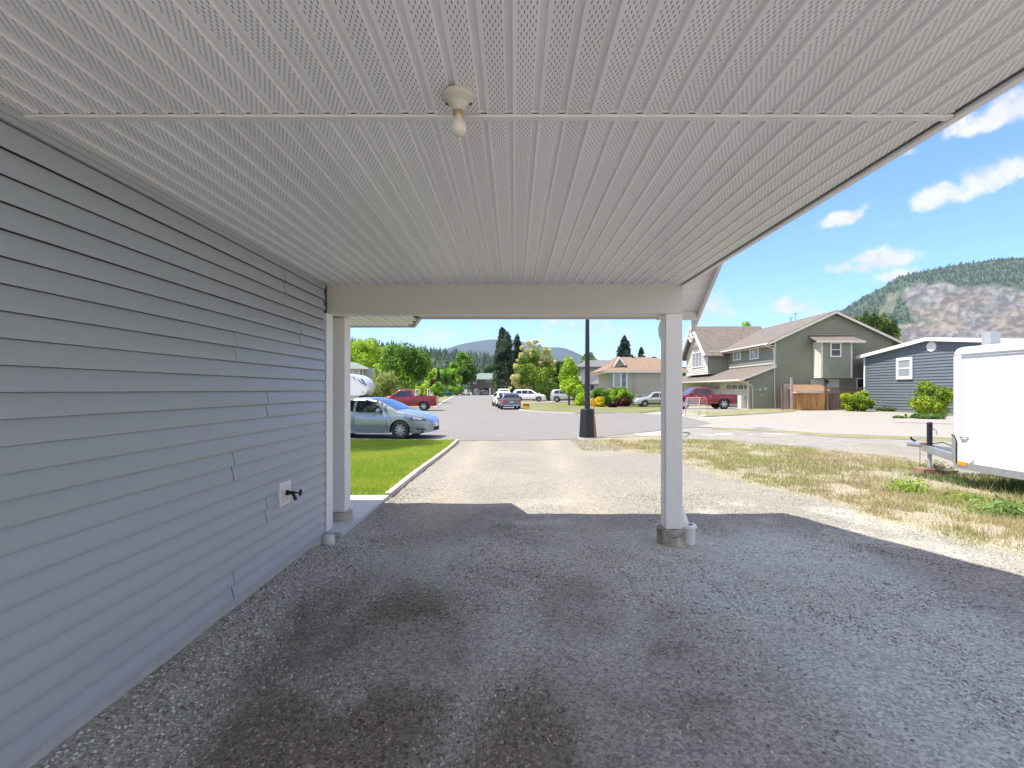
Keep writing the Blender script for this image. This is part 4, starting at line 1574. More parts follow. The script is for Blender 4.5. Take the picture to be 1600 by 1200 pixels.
def window(parent, c_, w, h, yaw=0.0, frame=.09, mat='trim_white', glass='house_glass', mull_v=0, mull_h=0, depth=.06, sash=False):
    """window centred at c_; yaw 0 faces -Y, -90 deg faces -X"""
    Mt = Matrix.Translation(Vector(c_)) @ Matrix.Rotation(yaw, 4, 'Z') @ Matrix.Translation((0, -.05, 0))
    mb = MB()
    f = frame
    mb.box(-w / 2, w / 2, -depth, .02, -h / 2, -h / 2 + f).box(-w / 2, w / 2, -depth, .02, h / 2 - f, h / 2)
    mb.box(-w / 2, -w / 2 + f, -depth, .02, -h / 2 + f, h / 2 - f).box(w / 2 - f, w / 2, -depth, .02, -h / 2 + f, h / 2 - f)
    b = f * .5
    for k in range(mull_v):
        x = -w / 2 + f + (w - 2 * f) * (k + 1) / (mull_v + 1)
        mb.box(x - b / 2, x + b / 2, -depth * .8, .01, -h / 2 + f, h / 2 - f)
    for k in range(mull_h):
        z = -h / 2 + f + (h - 2 * f) * (k + 1) / (mull_h + 1)
        mb.box(-w / 2 + f, w / 2 - f, -depth * .78, .011, z - b / 2, z + b / 2)
    fr = mb.xf(Mt).build('window', M[mat], parent)
    MB().box(-w / 2 + f, w / 2 - f, -depth * .3, -depth * .2, -h / 2 + f, h / 2 - f).xf(Mt).build('pane', M[glass], fr)
    return fr


def pw(x, y, Y):
    p = W(x, y, Y)
    return (p.x, p.y, p.z)


M['green_siding'] = siding_mat('green_siding', (.27, .28, .20))
M['cream_siding'] = siding_mat('cream_siding', (.66, .64, .54))
M['cream_trim'] = siding_mat('cream_trim', (.66, .62, .53), .04)
M['tan_siding'] = siding_mat('tan_siding', (.46, .44, .35))
M['blue_siding'] = siding_mat('blue_siding', (.13, .155, .175))
M['grey_wall'] = siding_mat('grey_wall', (.48, .48, .48))
M['brown_wall'] = siding_mat('brown_wall', (.12, .10, .10))
M['garage_white'] = siding_mat('garage_white', (.62, .60, .58), .03)

# ---- the green two storey house
YG = 45.6
sg = YG / F
gh = empty('green_house', ((1210 - CX) * sg, YG, ZS))
tag(gh, 'large two storey olive green house with brown shingle roof and garage', 'house')
gx0, gx1 = (1210 - CX) * sg, (1400 - CX) * sg               # gable wall
zpk = CZ + (HY - 488) * sg
zel = CZ + (HY - 531) * sg
xpk = (1302 - CX) * sg
zer = zel
gx1 = xpk + (xpk - gx0)
clap(MB(), (gx0, YG), (gx1, YG), ZS, [(0, zel), (.5, zpk - .05), (1, zer)], .21, .08).build('gable_wall', M['green_siding'], gh)
Yin = 55.5
clap(MB(), (gx0, Yin), (gx0, YG), ZS, [(0, zel), (1, zel)], .21, .08).build('side_wall', M['green_siding'], gh)
MB().box(gx0 + .02, gx1 - .02, YG + .03, Yin + 6, ZS, zel - .1).build('inner_wall', M['green_siding'], gh)
# main roof
ov = .75
mb = MB()
pit = (zpk - zel) / (xpk - gx0)
mb.slab([(gx0 - ov, YG - .45, zel - pit * ov + .12), (xpk, YG - .45, zpk + .12), (xpk, Yin + 7, zpk + .12), (gx0 - ov, Yin + 7, zel - pit * ov + .12)], .14)
mb.slab([(xpk, YG - .45, zpk + .12), (gx1 + ov, YG - .45, zel - pit * ov + .12), (gx1 + ov, Yin + 7, zel - pit * ov + .12), (xpk, Yin + 7, zpk + .12)], .14)
mb.build('roof', M['shingle_brown'], gh)
mb = MB()
for sgn, xe in ((-1, gx0 - ov), (1, gx1 + ov)):
    a = Vector((xe, YG - .47, zel - pit * ov - .16))
    b_ = Vector((xpk, YG - .47, zpk - .16))
    mb.add([a, b_, b_ + Vector((0, 0, .22)), a + Vector((0, 0, .22)), a + Vector((0, .04, 0)), b_ + Vector((0, .04, 0)), b_ + Vector((0, .04, .22)), a + Vector((0, .04, .22))],
           [(0, 1, 2, 3), (7, 6, 5, 4), (0, 4, 5, 1), (3, 2, 6, 7)])
mb.build('rake_board', M['cream_trim'], gh)
MB().box(gx0 - ov - .12, gx0 - ov + .02, YG - .44, Yin, zel - pit * ov - .10, zel - pit * ov + .06).build('gutter', M['cream_trim'], gh)
MB().box(gx0 - ov, gx0, YG - .43, Yin, zel - .22 - pit * ov, zel - .18 - pit * ov).build('eave_soffit', M['cream_trim'], gh)
MB().box(gx0 - .06, gx0 + .12, YG - .05, YG + .02, ZS + 3.7, zel).build('corner_board', M['cream_trim'], gh)
# projecting wing with the decorated gable facing the street
YW0, YW1 = 55.5, 62.5
xw1 = gx0 - .02
xw0 = (1107 - CX) * YW0 / F
clap(MB(), (xw0, YW0), (xw1, YW0), 3.4, [(0, 6.0), (1, 6.0)], .21, .08).build('wing_wall', M['green_siding'], gh)
zwp = CZ + (HY - 512) * 59.5 / F + .1
ym = (YW0 + YW1) / 2
zwe = 5.95
clap(MB(), (xw0, YW1), (xw0, YW0), 3.4, [(0, zwe), (.5, zwp - .2), (1, zwe)], .21, .08).build('street_gable', M['cream_siding'], gh)
MB().box(xw0 + .03, xw1, YW0 + .03, YW1, 3.4, 5.9).build('wing_core', M['green_siding'], gh)
mb = MB()
p2_ = (zwp - zwe) / (YW1 - ym)
o2 = .5
mb.slab([(xw0 - .7, YW0 - o2, zwe - p2_ * o2), (xpk, YW0 - o2, zwe - p2_ * o2), (xpk, ym, zwp), (xw0 - .7, ym, zwp)], .14)
mb.slab([(xw0 - .7, ym, zwp), (xpk, ym, zwp), (xpk, YW1 + o2, zwe - p2_ * o2), (xw0 - .7, YW1 + o2, zwe - p2_ * o2)], .14)
mb.build('wing_roof', M['shingle_brown'], gh)
mb = MB()
xg = xw0 - .72


def bar(mb, a, b_, w=.07):
    mb.tube([a, b_], w, 4)


A, B_, C_ = Vector((xg, YW0 - o2, zwe - p2_ * o2 - .05)), Vector((xg, ym, zwp - .02)), Vector((xg, YW1 + o2, zwe - p2_ * o2 - .05))
for a, b_ in ((A, B_), (B_, C_)):
    bar(mb, a, b_, .16)
mb.build('rake_board', M['trim_white'], gh)
mb = MB()
zc_ = zwp - 1.35
t_ = (zwp - .02 - zc_) / (zwp - .02 - A.z)
q1, q2 = B_.lerp(A, t_), B_.lerp(C_, t_)
bar(mb, q1, q2, .10)
mid = (q1 + q2) / 2
bar(mb, mid - Vector((0, 0, .55)), B_, .09)
for q in (B_.lerp(A, t_ * .5), B_.lerp(C_, t_ * .5)):
    bar(mb, mid, q, .07)
for q in (q1.lerp(mid, .35), q2.lerp(mid, .35)):
    bar(mb, mid - Vector((0, 0, .6)), q, .07)
mb.build('gable_truss', M['trim_white'], gh)
window(gh, (xw0 - .02, ym - .3, 5.2), 3.2, 1.85, R(-90), .12, glass='curtain_glass', mull_v=2)
# upper windows of the street side
for px, yb_, w_, h_ in ((1153, 554, 1.55, 1.25), (1180, 550.5, 1.55, 1.4)):
    Yw = gx0 * F / (px - CX)
    window(gh, (gx0 - .03, Yw, CZ + (HY - yb_) * Yw / F), w_ * 1.15, h_, R(-90), .11, glass='curtain_glass', mull_v=1)
MB().box(gx0 - .05, gx0 - .028, YG + .2, Yin - .3, 4.02, 4.45).build('skirt_board', M['cream_siding'], gh)
# garage: lean-to roof, near end wall, doors, pillar
xe_ = (1154 - CX) * YG / F
ze_ = CZ + (HY - 592.5) * YG / F
zr_ = CZ + (HY - 571) * YG / F
mb = MB()
mb.slab([(xe_, YG - .35, ze_), (gx0 + .0, YG - .35, zr_ + .05), (gx0 + .0, Yin, zr_ + .05), (xe_, Yin, ze_)], .10)
mb.slab([(xe_, Yin + .001, ze_), (xw0 + 1, Yin + .001, ze_ + .9), (xw0 + 1, 66, ze_ + .9), (xe_, 66, ze_)], .10)
mb.build('garage_roof', M['shingle_brown'], gh)
MB().add([(xe_ - .02, YG - .38, ze_ - .22), (gx0, YG - .38, zr_ - .18), (gx0, YG - .38, zr_ + .03), (xe_ - .02, YG - .38, ze_ - .02), (xe_ - .02, YG - .34, ze_ - .22), (gx0, YG - .34, zr_ - .18), (gx0, YG - .34, zr_ + .03), (xe_ - .02, YG - .34, ze_ - .02)],
         [(0, 1, 2, 3), (7, 6, 5, 4), (0, 4, 5, 1), (3, 2, 6, 7), (0, 3, 7, 4)]).build('garage_rake', M['cream_trim'], gh)
MB().box(xe_ - .12, xe_ + .01, YG - .34, 66, ze_ - .16, ze_ - .01).build('garage_gutter', M['cream_trim'], gh)
MB().box(xe_, 22.9, YG - .30, 66, ze_ - .19, ze_ - .165).build('garage_soffit', M['cream_trim'], gh)
xg0 = (1169 - CX) * sg
clap(MB(), (xg0, YG), (gx0, YG), ZS, [(0, ze_ - .1 + (xg0 - xe_) * (zr_ - ze_) / (gx0 - xe_)), (1, zr_ - .05)], .21, .08).build('garage_end_wall', M['green_siding'], gh)
MB().box(xg0 - .07, xg0 + .10, YG - .035, YG + .05, ZS, ze_ - .1).build('corner_board', M['cream_trim'], gh)
pil = clap(MB(), ((1162 - CX) * sg, YG + .5), ((1170 - CX) * sg, YG + .5), ZS, [(0, 1.05), (1, 1.05)], .19, .02)
clap(pil, ((1162 - CX) * sg, YG + 1.2), ((1162 - CX) * sg, YG + .5), ZS, [(0, 1.05), (1, 1.05)], .19, .02)
pil.build('garage_pillar', M['cream_siding'], gh)
xd = 22.95
MB().box(xd + .05, xd + .3, YG + .04, 66, ZS, ze_ - .17).build('garage_wall', M['cream_trim'], gh)
for (ya_, yb_) in ((47.2, 52.6), (54.2, 59.6)):
    dr = MB().box(xd - .02, xd + .03, ya_, yb_, ZS + .02, 2.15).build('garage_door', M['garage_white'], gh)
    for k in range(3):
        z_ = ZS + .05 + (k + 1) * .58
        MB().box(xd - .026, xd - .0201, ya_ + .02, yb_ - .02, z_ - .012, z_ + .012).build('panel_joint', M['grey_wall'], dr)
    for k in range(4):
        yc = ya_ + (k + .5) * (yb_ - ya_) / 4
        MB().box(xd - .05, xd - .0201, yc - .52, yc + .52, 1.70, 2.05).build('door_window', M['house_glass'], dr)
        mq = MB()
        for u_ in (-.26, 0, .26):
            mq.box(xd - .062, xd - .0505, yc + u_ - .02, yc + u_ + .02, 1.70, 2.05)
        mq.box(xd - .064, xd - .0625, yc - .52, yc + .52, 1.865, 1.895)
        mq.build('window_grid', M['garage_white'], dr)
for pts in ([(1157.5, 594), (1163, 598), (1174.5, 602), (1176, 610), (1176, 635), (1177.5, 638.5)], [(1193, 538), (1199, 541.5), (1208.5, 545), (1209.3, 552), (1210.3, 600), (1211.2, 638)]):
    MB().tube([Vector(pw(x, y, YG - .12)) for x, y in pts], .045, 6).build('downspout', M['cream_trim'], gh)
for (x, y, w_, h_) in ((1187, 609, .22, .28), (1195.5, 607.5, .26, .34), (1189, 617.5, .16, .1)):
    p = W(x, y, YG - .04)
    MB().lathe([(0, 0), (w_ / 2, 0), (w_ / 2, .12), (0, .12)], (p.x, YG - .15, p.z), 14, 'y').build('meter', M['grey_wall'], gh)
# bump out with its own little roof
bx0, bx1 = W(1268, 0, YG).x, W(1330, 0, 44.4).x
YBm = 44.35
bz0, bz1 = W(0, 590.5, YBm).z, W(0, 533, YBm).z
bxl = W(1277.5, 0, YBm).x
bu = empty('dummy', (0, 0, 0))
bpy.data.objects.remove(bu)
bxl = bx0 + .12
clap(MB(), (bxl, YBm), (bx1, YBm), bz0, [(0, bz1), (1, bz1)], .19, .022).build('bay_wall', M['green_siding'], gh)
clap(MB(), (bxl, YG - .03), (bxl, YBm), bz0, [(0, bz1), (1, bz1)], .19, .022).build('bay_side', M['cream_siding'], gh)
MB().box(bxl + .01, bx1, YBm + .01, YG, bz0, bz0 + .06).build('bay_floor', M['cream_trim'], gh)
MB().box(bxl - .05, bxl + .13, YBm - .04, YBm - .004, bz0, bz1).box(bx1 - .1, bx1 + .05, YBm - .04, YBm - .004, bz0, bz1).build('bay_trim', M['cream_trim'], gh)
MB().slab([(bx0 - .55, YBm - .45, bz1 - .02), (bx1 + .95, YBm - .45, bz1 - .02), (bx1 + .75, YG - .03, bz1 + .62), (bx0 - .35, YG - .03, bz1 + .62)], .10).build('bay_roof', M['shingle_brown'], gh)
MB().box(bx0 - .56, bx1 + .96, YBm - .52, YBm - .455, bz1 - .18, bz1 - .0).build('bay_gutter', M['cream_trim'], gh)
window(gh, pw(1305, 546.5, YBm - .03), 1.0, 1.35, 0, .11, mull_h=1)
for (x0, x1, y0, y1, kind_) in ((1267, 1287, 592.5, 628, 'door'), (1292, 1311, 592.5, 628, 'door')):
    a, b_ = W(x0, y1, YG - .05), W(x1, y0, YG - .05)
    d_ = MB().box(a.x, b_.x, YG - .09, YG - .03, ZS, b_.z).build('door', M['garage_white'], gh)
    MB().box(b_.x - .22, b_.x - .12, YG - .12, YG - .091, .85, .95).build('handle', M['galv'], d_)
p = W(1290.5, 596.5, YG)
MB().lathe([(0, 0), (.12, .02), (.12, .24), (.05, .3), (0, .3)], (p.x, YG - .2, p.z - .15), 12).build('wall_lamp', M['black_metal'], gh)
window(gh, pw(1347, 600, YG - .03), 1.2, 1.15, 0, .11)
# roof vents
for (x, y, h_) in ((1243, 496, .75), (1236, 500, .35)):
    p = W(x, y, YG + 6)
    MB().tube([(p.x, p.y, p.z - .8), (p.x, p.y, p.z + h_ * .5)], .06, 8).lathe([(0, .12), (.16, .08), (.16, 0), (.0, 0)], (p.x, p.y, p.z + h_ * .5), 10).build('roof_vent', M['galv'], gh)

# ---- fence and gate boards beside it
fn = empty('board_fence', (W(1262, 0, 44).x, 44, ZS))
tag(fn, 'brown wooden board fence with lattice top beside the green house', 'fence')
Yf = 43.0
rs = random.Random(5)


def fence_run(x0, x1, y_top, n_, Ya, Yb, mat, z_sub=0.0):
    for i in range(n_):
        xa = x0 + (x1 - x0) * i / n_
        xb = x0 + (x1 - x0) * (i + 1) / n_
        Yq = Ya + (Yb - Ya) * (i + .5) / n_
        a, b_ = W(xa, 0, Yq).x + .012, W(xb, 0, Yq).x - .012
        zt = CZ + (HY - y_top) * Yq / F + rs.uniform(-.02, .02)
        dy = rs.uniform(-.012, .012)
        MB().box(a, b_, Yq - .02 + dy, Yq + .012 + dy, ZS + .03, zt - z_sub).build('board', mat, fn)


fence_run(1240, 1279, 614.5, 14, Yf, Yf - .4, M['wood_orange'])
fence_run(1279, 1288.5, 613.8, 3, Yf - .4, Yf - .5, M['wood_orange'])
fence_run(1294, 1352, 615.0, 18, Yf, Yf - .1, M['wood_dark'])
fence_run(1224.6, 1237.5, 600.0, 5, Yf + .9, Yf + .9, M['wood_grey'])
for x, yt, m_ in ((1291, 603.5, 'wood_dark'), (1223.2, 599, 'wood_dark'), (1237.8, 590, 'wood_grey')):
    p = W(x, yt, Yf - .05)
    MB().box(p.x - .12, p.x + .06, Yf - .1, Yf + .05, ZS, p.z).build('post', M[m_], fn)
a, b_ = W(1238.5, 613.3, Yf - .05), W(1279, 612.0, Yf - .05)
MB().box(a.x, b_.x, Yf - .62, Yf - .06, a.z - .05, a.z + .10).build('rail', M['timber'], fn)
a, b_ = W(1240, 611.6, Yf), W(1288, 608, Yf + 1)
MB().slab([(a.x, Yf - .02, a.z), (b_.x, Yf - .02, a.z + .02), (b_.x, Yf + 1.6, a.z + .62), (a.x, Yf + 1.6, a.z + .62)], .05).build('lean_to_top', material('weathered_boards', (.24, .15, .08), .85, var=.4, vscale=6), fn)
# lattice above the dark boards
mb = MB()
x0_, x1_ = W(1294, 0, Yf).x, W(1352, 0, Yf).x
zl0, zl1 = W(0, 614.6, Yf).z, W(0, 606.5, Yf).z
mb.box(x0_, x1_, Yf - .05, Yf + .02, zl1 - .001, zl1 + .07).box(x0_, x1_, Yf - .05, Yf + .02, zl0 - .05, zl0)
k = x0_ - (zl1 - zl0)
while k < x1_:
    for sgn in (0, 1):
        a = Vector((k, Yf - .02 + sgn * .014, zl0 if sgn == 0 else zl1))
        b_ = Vector((k + (zl1 - zl0), Yf - .02 + sgn * .014, zl1 if sgn == 0 else zl0))
        if a.x > x0_ - .02 and b_.x < x1_ + .02:
            mb.tube([a, b_], .022, 4)
    k += .15
mb.build('lattice', M['wood_dark'], fn)['kind'] = 'stuff'

# ---- the blue grey house: its long gable wall faces the street side (-X)
XU = 31.7
bh = empty('blue_house', (XU, 37, ZS))
tag(bh, 'single storey slate blue house with white trim and low gable roof', 'house')


def PU(x, y, off=0.0):
    """point seen at pixel (x, y) on the vertical plane X = XU - off"""
    Yq = (XU - off) * F / (x - CX)
    return (XU - off, Yq, CZ + (HY - y) * Yq / F)


yf0, yn1 = PU(1350.5, 600)[1], 27.0
OVH = .36
tip, pk = PU(1333, 557.5, OVH), PU(1447, 526.5, OVH)
slp = (pk[2] - tip[2]) / (tip[1] - pk[1])
rtz = pk[2] - slp * (pk[1] - 26.4)
zw = lambda yv: pk[2] - .16 - slp * abs(yv - pk[1])
Lw = yf0 - yn1
clap(MB(), (XU, yf0), (XU, yn1), ZS, [(0, zw(yf0)), ((yf0 - pk[1]) / Lw, zw(pk[1])), (1, zw(yn1))], .235, .05).build('gable_wall', M['blue_siding'], bh)
MB().box(XU + .03, XU + 10, yn1 + .02, yf0 - .02, ZS, zw(yn1)).build('inner_wall', M['blue_siding'], bh)
MB().box(XU - .06, XU - .031, yf0 - .16, yf0 + .02, ZS, zw(yf0)).build('corner_board', M['trim_white'], bh)
mb = MB()
mb.slab([(XU - OVH, tip[1], tip[2]), (XU - OVH, pk[1], pk[2]), (XU + 11, pk[1], pk[2]), (XU + 11, tip[1], tip[2])], .10)
mb.slab([(XU - OVH, pk[1], pk[2]), (XU - OVH, 26.4, rtz), (XU + 11, 26.4, rtz), (XU + 11, pk[1], pk[2])], .10)
mb.build('roof', M['shingle_grey'], bh)
mb = MB()
for a, b_ in (((tip[1], tip[2]), (pk[1], pk[2])), ((pk[1], pk[2]), (26.4, rtz))):
    x0, x1 = XU - OVH - .04, XU - OVH - .003
    lo = .30
    mb.add([(x0, a[0], a[1] - lo), (x0, b_[0], b_[1] - lo), (x0, b_[0], b_[1] - .02), (x0, a[0], a[1] - .02), (x1, a[0], a[1] - lo), (x1, b_[0], b_[1] - lo), (x1, b_[0], b_[1] - .02), (x1, a[0], a[1] - .02)],
           [(3, 2, 1, 0), (4, 5, 6, 7), (1, 5, 4, 0), (6, 2, 3, 7), (0, 4, 7, 3)])
mb.build('rake_board', M['trim_white'], bh)
mb = MB()
mb.add([(XU - OVH, tip[1], tip[2] - .2), (XU, tip[1], tip[2] - .2), (XU, pk[1], pk[2] - .2), (XU - OVH, pk[1], pk[2] - .2)], [(0, 1, 2, 3)])
mb.add([(XU - OVH, pk[1], pk[2] - .2), (XU, pk[1], pk[2] - .2), (XU, 26.4, rtz - .2), (XU - OVH, 26.4, rtz - .2)], [(0, 1, 2, 3)])
mb.build('rake_soffit', M['trim_white'], bh)
a, b_ = PU(1402, 592.5, .04), PU(1427, 558, .04)
window(bh, (XU - .04, (a[1] + b_[1]) / 2, CZ + (HY - 575.6) * ((a[1] + b_[1]) / 2) / F), a[1] - b_[1], 1.76, R(-90), .22, mull_h=1, glass='curtain_glass')
pv = PU(1455, 541.7, .05)
vt = MB().lathe([(0, -.05), (.37, -.05), (.40, -.02), (.40, .02)], (XU - .03, pv[1], pv[2]), 8, 'x').xf(Matrix.Translation((0, pv[1], 0)) @ Matrix.Scale(1.15, 4, (0, 1, 0)) @ Matrix.Translation((0, -pv[1], 0))).build('gable_vent', M['trim_white'], bh)
mq = MB()
for k in range(5):
    mq.box(XU - .095, XU - .081, pv[1] - .26, pv[1] + .26, pv[2] - .22 + k * .10, pv[2] - .175 + k * .10)
mq.build('vent_slats', M['pvc'], vt)

# ---- the tan house with the reddish brown roof
YT = 54.7
st = YT / F
th = empty('tan_house', ((958 - CX) * st, YT, ZS))
tag(th, 'tan sided house with reddish brown hip roof and small front gablet', 'house')
tx0, tx1 = (957 - CX) * st, (1064 - CX) * st
ztw = W(0, 580, YT).z
clap(MB(), ((979 - CX) * st, YT), (tx1, YT), ZS, [(0, ztw), (1, ztw)], .2, .04).build('front_wall', M['tan_siding'], th)
MB().box(tx0, (979 - CX) * st, YT + .02, YT + .2, ZS, ztw).box(tx0, tx1, YT + .1, YT + 9, ZS, ztw - .02).build('inner_wall', M['tan_siding'], th)
MB().box((978 - CX) * st, (980.5 - CX) * st, YT - .06, YT - .022, ZS, ztw).build('corner_board', M['trim_white'], th)
zri = W(0, 558, YT + 4.5).z
xr0 = (969 - CX) * (YT + 4.5) / F
xe0 = (944 - CX) * (YT - .6) / F
mb = MB()
yr_ = YT + 4.5
zev = W(0, 578.5, YT - .6).z
mb.slab([(xe0, YT - .6, zev), (tx1 + .6, YT - .6, zev), (tx1 - 1.5, yr_, zri), (xr0, yr_, zri)], .12)
mb.slab([(xe0, YT + 9.6, zev), (xe0, YT - .6, zev), (xr0, yr_, zri)], .12)
mb.slab([(tx1 + .6, YT + 9.6, zev), (xe0, YT + 9.6, zev), (xr0, yr_, zri), (tx1 - 1.5, yr_, zri)], .12)
mb.slab([(tx1 + .6, YT - .6, zev), (tx1 + .6, YT + 9.6, zev), (tx1 - 1.5, yr_, zri)], .12)
mb.build('roof', M['shingle_tan'], th)
MB().box(xe0, tx1 + .6, YT - .68, YT - .602, zev - .26, zev - .02).build('gutter', M['cream_trim'], th)
MB().box(xe0, tx1 + .6, YT - .6, YT + .0, zev - .24, zev - .20).box(xe0, tx0, YT - .0, YT + 9, zev - .24, zev - .20).build('eave_soffit', M['cream_trim'], th)
# small gablet
Yq = YT + .6
g0, gp, g1 = W(957.5, 574, Yq), W(967.3, 559, Yq), W(977, 571.5, Yq)
MB().prism([(g0.x, g0.z), (gp.x, gp.z - .1), (g1.x, g1.z)], 'y', Yq, Yq + 2).build('gablet', M['green_siding'], th)
mb = MB()
for a, b_ in ((g0, gp), (gp, g1)):
    a2, b2_ = Vector((a.x, Yq - .16, a.z + .04)), Vector((b_.x, Yq - .16, b_.z + .04))
    mb.tube([a2, b2_], .13, 4)
mb.build('rake_board', M['trim_white'], th)
MB().slab([(g0.x - .2, Yq - .12, g0.z + .05), (gp.x, Yq - .12, gp.z + .15), (gp.x, Yq + 4, gp.z + .15), (g0.x - .2, Yq + 4, g0.z + .05)], .05).slab(
    [(gp.x, Yq - .12, gp.z + .15), (g1.x + .2, Yq - .12, g1.z + .05), (g1.x + .2, Yq + 4, g1.z + .05), (gp.x, Yq + 4, gp.z + .15)], .05).build('gablet_roof', M['shingle_tan'], th)
window(th, pw(965.3, 593, YT - .02), 1.0, 1.75, 0, .09, glass='curtain_glass')
window(th, pw(975, 593, YT - .02), .5, 1.75, 0, .07, mull_h=1)
MB().box(W(959.0, 0, YT).x - .12, W(959, 0, YT).x + .05, YT - .08, YT, ZS, ztw - .1).box(W(970.5, 0, YT).x - .12, W(970.5, 0, YT).x + .1, YT - .09, YT - .0, ZS, ztw - .1).build('window_post', M['trim_white'], th)
MB().tube([pw(990.5, 579, YT - .1), pw(990.5, 634, YT - .1)], .06, 6).build('downspout', M['tan_siding'], th)
for x in (990, 1022):
    p = W(x, 558.3, yr_ - .3)
    MB().box(p.x - .25, p.x + .25, p.y, p.y + .2, p.z - .2, p.z + .08).build('roof_vent', M['black_metal'], th)
# metal rack / hose frame on its wall
rk_ = empty('garden_gate', (W(1005, 0, YT - .8).x, YT - .8, ZS))
tag(rk_, 'thin dark metal gate and rail against the tan house wall', 'gate')
mb = MB()
q = lambda x, y: Vector(pw(x, y, YT - .8))
mb.tube([q(1005, 634), q(1005, 619), q(1007, 616.5), q(1033, 616.3)], .03, 5)
mb.tube([q(993.5, 634), q(993.5, 619), q(996, 616), q(1000, 616.4), q(1002, 619), q(1002, 634)], .025, 5)
mb.build('frame', M['grey_metal'], rk_)
for x in (996, 998, 1000):
    MB().tube([q(x, 633), q(x, 618)], .014, 5).build('bar', M['grey_metal'], rk_)
mb = MB().tube([q(1008, 634), q(1008, 626)], .35, 8)
mb.build('utility_box', M['grey_metal'], rk_)

# ---- grey roofed house behind it
YK = 76.0
sk = YK / F
kh = empty('grey_house', ((930 - CX) * sk, YK, ZS))
tag(kh, 'pale grey two storey house with dark grey roofs behind the lamp post', 'house')
k0, k1 = (907 - CX) * sk, (975 - CX) * sk
zk = W(0, 573, YK).z
clap(MB(), (k0, YK), (k1, YK), ZS, [(0, zk), (1, zk)], .2, .04).build('wall', M['grey_wall'], kh)
MB().box(k0, k1, YK + .05, YK + 8, ZS, zk - .05).build('inner_wall', M['grey_wall'], kh)
zkr = W(0, 562.6, YK + 4).z
MB().slab([(k0 - .6, YK - .6, zk), (k1 + .6, YK - .6, zk), (k1, YK + 4, zkr), (k0 + 1.4, YK + 4, zkr)], .2).slab([(k0 - .6, YK + 8.6, zk), (k0 - .6, YK - .6, zk), (k0 + 1.4, YK + 4, zkr)], .2).slab(
    [(k1 + .6, YK + 8.6, zk), (k0 - .6, YK + 8.6, zk), (k0 + 1.4, YK + 4, zkr), (k1, YK + 4, zkr)], .2).build('roof', M['shingle_grey'], kh)
MB().box(k0 - .6, k1 + .6, YK - .72, YK - .602, zk - .34, zk - .05).build('gutter', M['brown_wall'], kh)
Yl = YK - 5
l0, l1 = W(921.5, 600, Yl), W(962, 583.5, Yl + 3)
MB().slab([(l0.x, Yl, l0.z), (W(975, 0, Yl).x, Yl, l0.z), (W(975, 0, Yl).x, Yl + 4.9, l1.z), (W(948, 0, Yl + 4.9).x, Yl + 4.9, l1.z)], .2).build('lower_roof', M['shingle_grey'], kh)
MB().box(W(923, 0, Yl).x, W(975, 0, Yl).x, Yl + .2, Yl + 4.8, ZS, l0.z - .2).build('lower_wall', M['grey_wall'], kh)
window(kh, pw(925.5, 606, Yl + .18), .8, 1.0, 0, .06)

# ---- dark house at the street's end
YD = 168.0
sd_ = YD / F
dh = empty('dark_house', ((752 - CX) * sd_, YD, ZS))
tag(dh, 'dark brown two storey house with green roof closing the street', 'house')
d0, d1 = (737 - CX) * sd_, (773 - CX) * sd_
zd = W(0, 591.5, YD).z
zb_ = W(0, 617, YD).z
MB().box(d0, d1, YD, YD + 9, zb_, zd).build('wall', M['brown_wall'], dh)
MB().slab([pw(733, 592.5, YD - .5), pw(775, 592.5, YD - .5), pw(771, 583, YD + 5), pw(739, 583, YD + 5)], .3).slab([pw(775, 592, YD + 10), pw(733, 592, YD + 10), pw(739, 583, YD + 5), pw(771, 583, YD + 5)], .3).slab(
    [pw(733, 592, YD + 10), pw(733, 592.5, YD - .5), pw(739, 583, YD + 5)], .2).slab([pw(775, 592.5, YD - .5), pw(775, 592, YD + 10), pw(771, 583, YD + 5)], .2).build('roof', M['shingle_green'], dh)
window(dh, pw(742, 596.5, YD - .1), 1.0, 1.5, 0, .18)
window(dh, pw(761, 595, YD - .1), .5, .7, 0, .08)
window(dh, pw(765, 595, YD - .1), .5, .7, 0, .08)
for (x0, x1, y0) in ((741, 747, 607), (756, 764, 606.5)):
    a, b_ = W(x0, 616, YD - .1), W(x1, y0, YD - .1)
    g_ = MB().box(a.x, b_.x, YD - .12, YD - .02, ZS, b_.z).build('garage_door', M['underbody'] if x0 > 750 else M['grey_wall'], dh)
MB().box(W(764.5, 0, YD).x, W(766.5, 0, YD).x, YD - .15, YD - .03, ZS, W(0, 606, YD).z).build('door', M['trim_white'], dh)

# ---- houses at the left edge behind the camper
YL = 66.0
lh = empty('white_house', (W(556, 0, YL).x, YL, ZS))
tag(lh, 'pale two storey house with grey-green roof above the camper', 'house')
a, b_ = W(500, 575, YL), W(568.5, 575, YL)
zl2 = W(0, 573, YL).z
clap(MB(), (a.x, YL), (b_.x, YL), ZS, [(0, zl2), (1, zl2)], .2, .04).build('wall', M['grey_wall'], lh)
MB().box(a.x, b_.x, YL + .05, YL + 8, ZS, zl2).build('inner_wall', M['grey_wall'], lh)
MB().slab([pw(490, 572.5, YL - .8), pw(576, 575.0, YL - .8), pw(556, 566, YL + 4), pw(505, 563, YL + 4)], .2).slab([pw(576, 575, YL - .8), pw(572, 574, YL + 9), pw(556, 566, YL + 4)], .2).build('roof', M['shingle_green'], lh)
MB().tube([pw(490, 573.5, YL - .9), pw(576, 576, YL - .9)], .12, 4).build('gutter', M['cream_trim'], lh)
window(lh, pw(556.3, 580, YL - .05), .85, 1.2, 0, .1, glass='curtain_glass')
window(lh, pw(565, 581, YL - .05), .5, 1.2, 0, .08)
YJ = 80.0
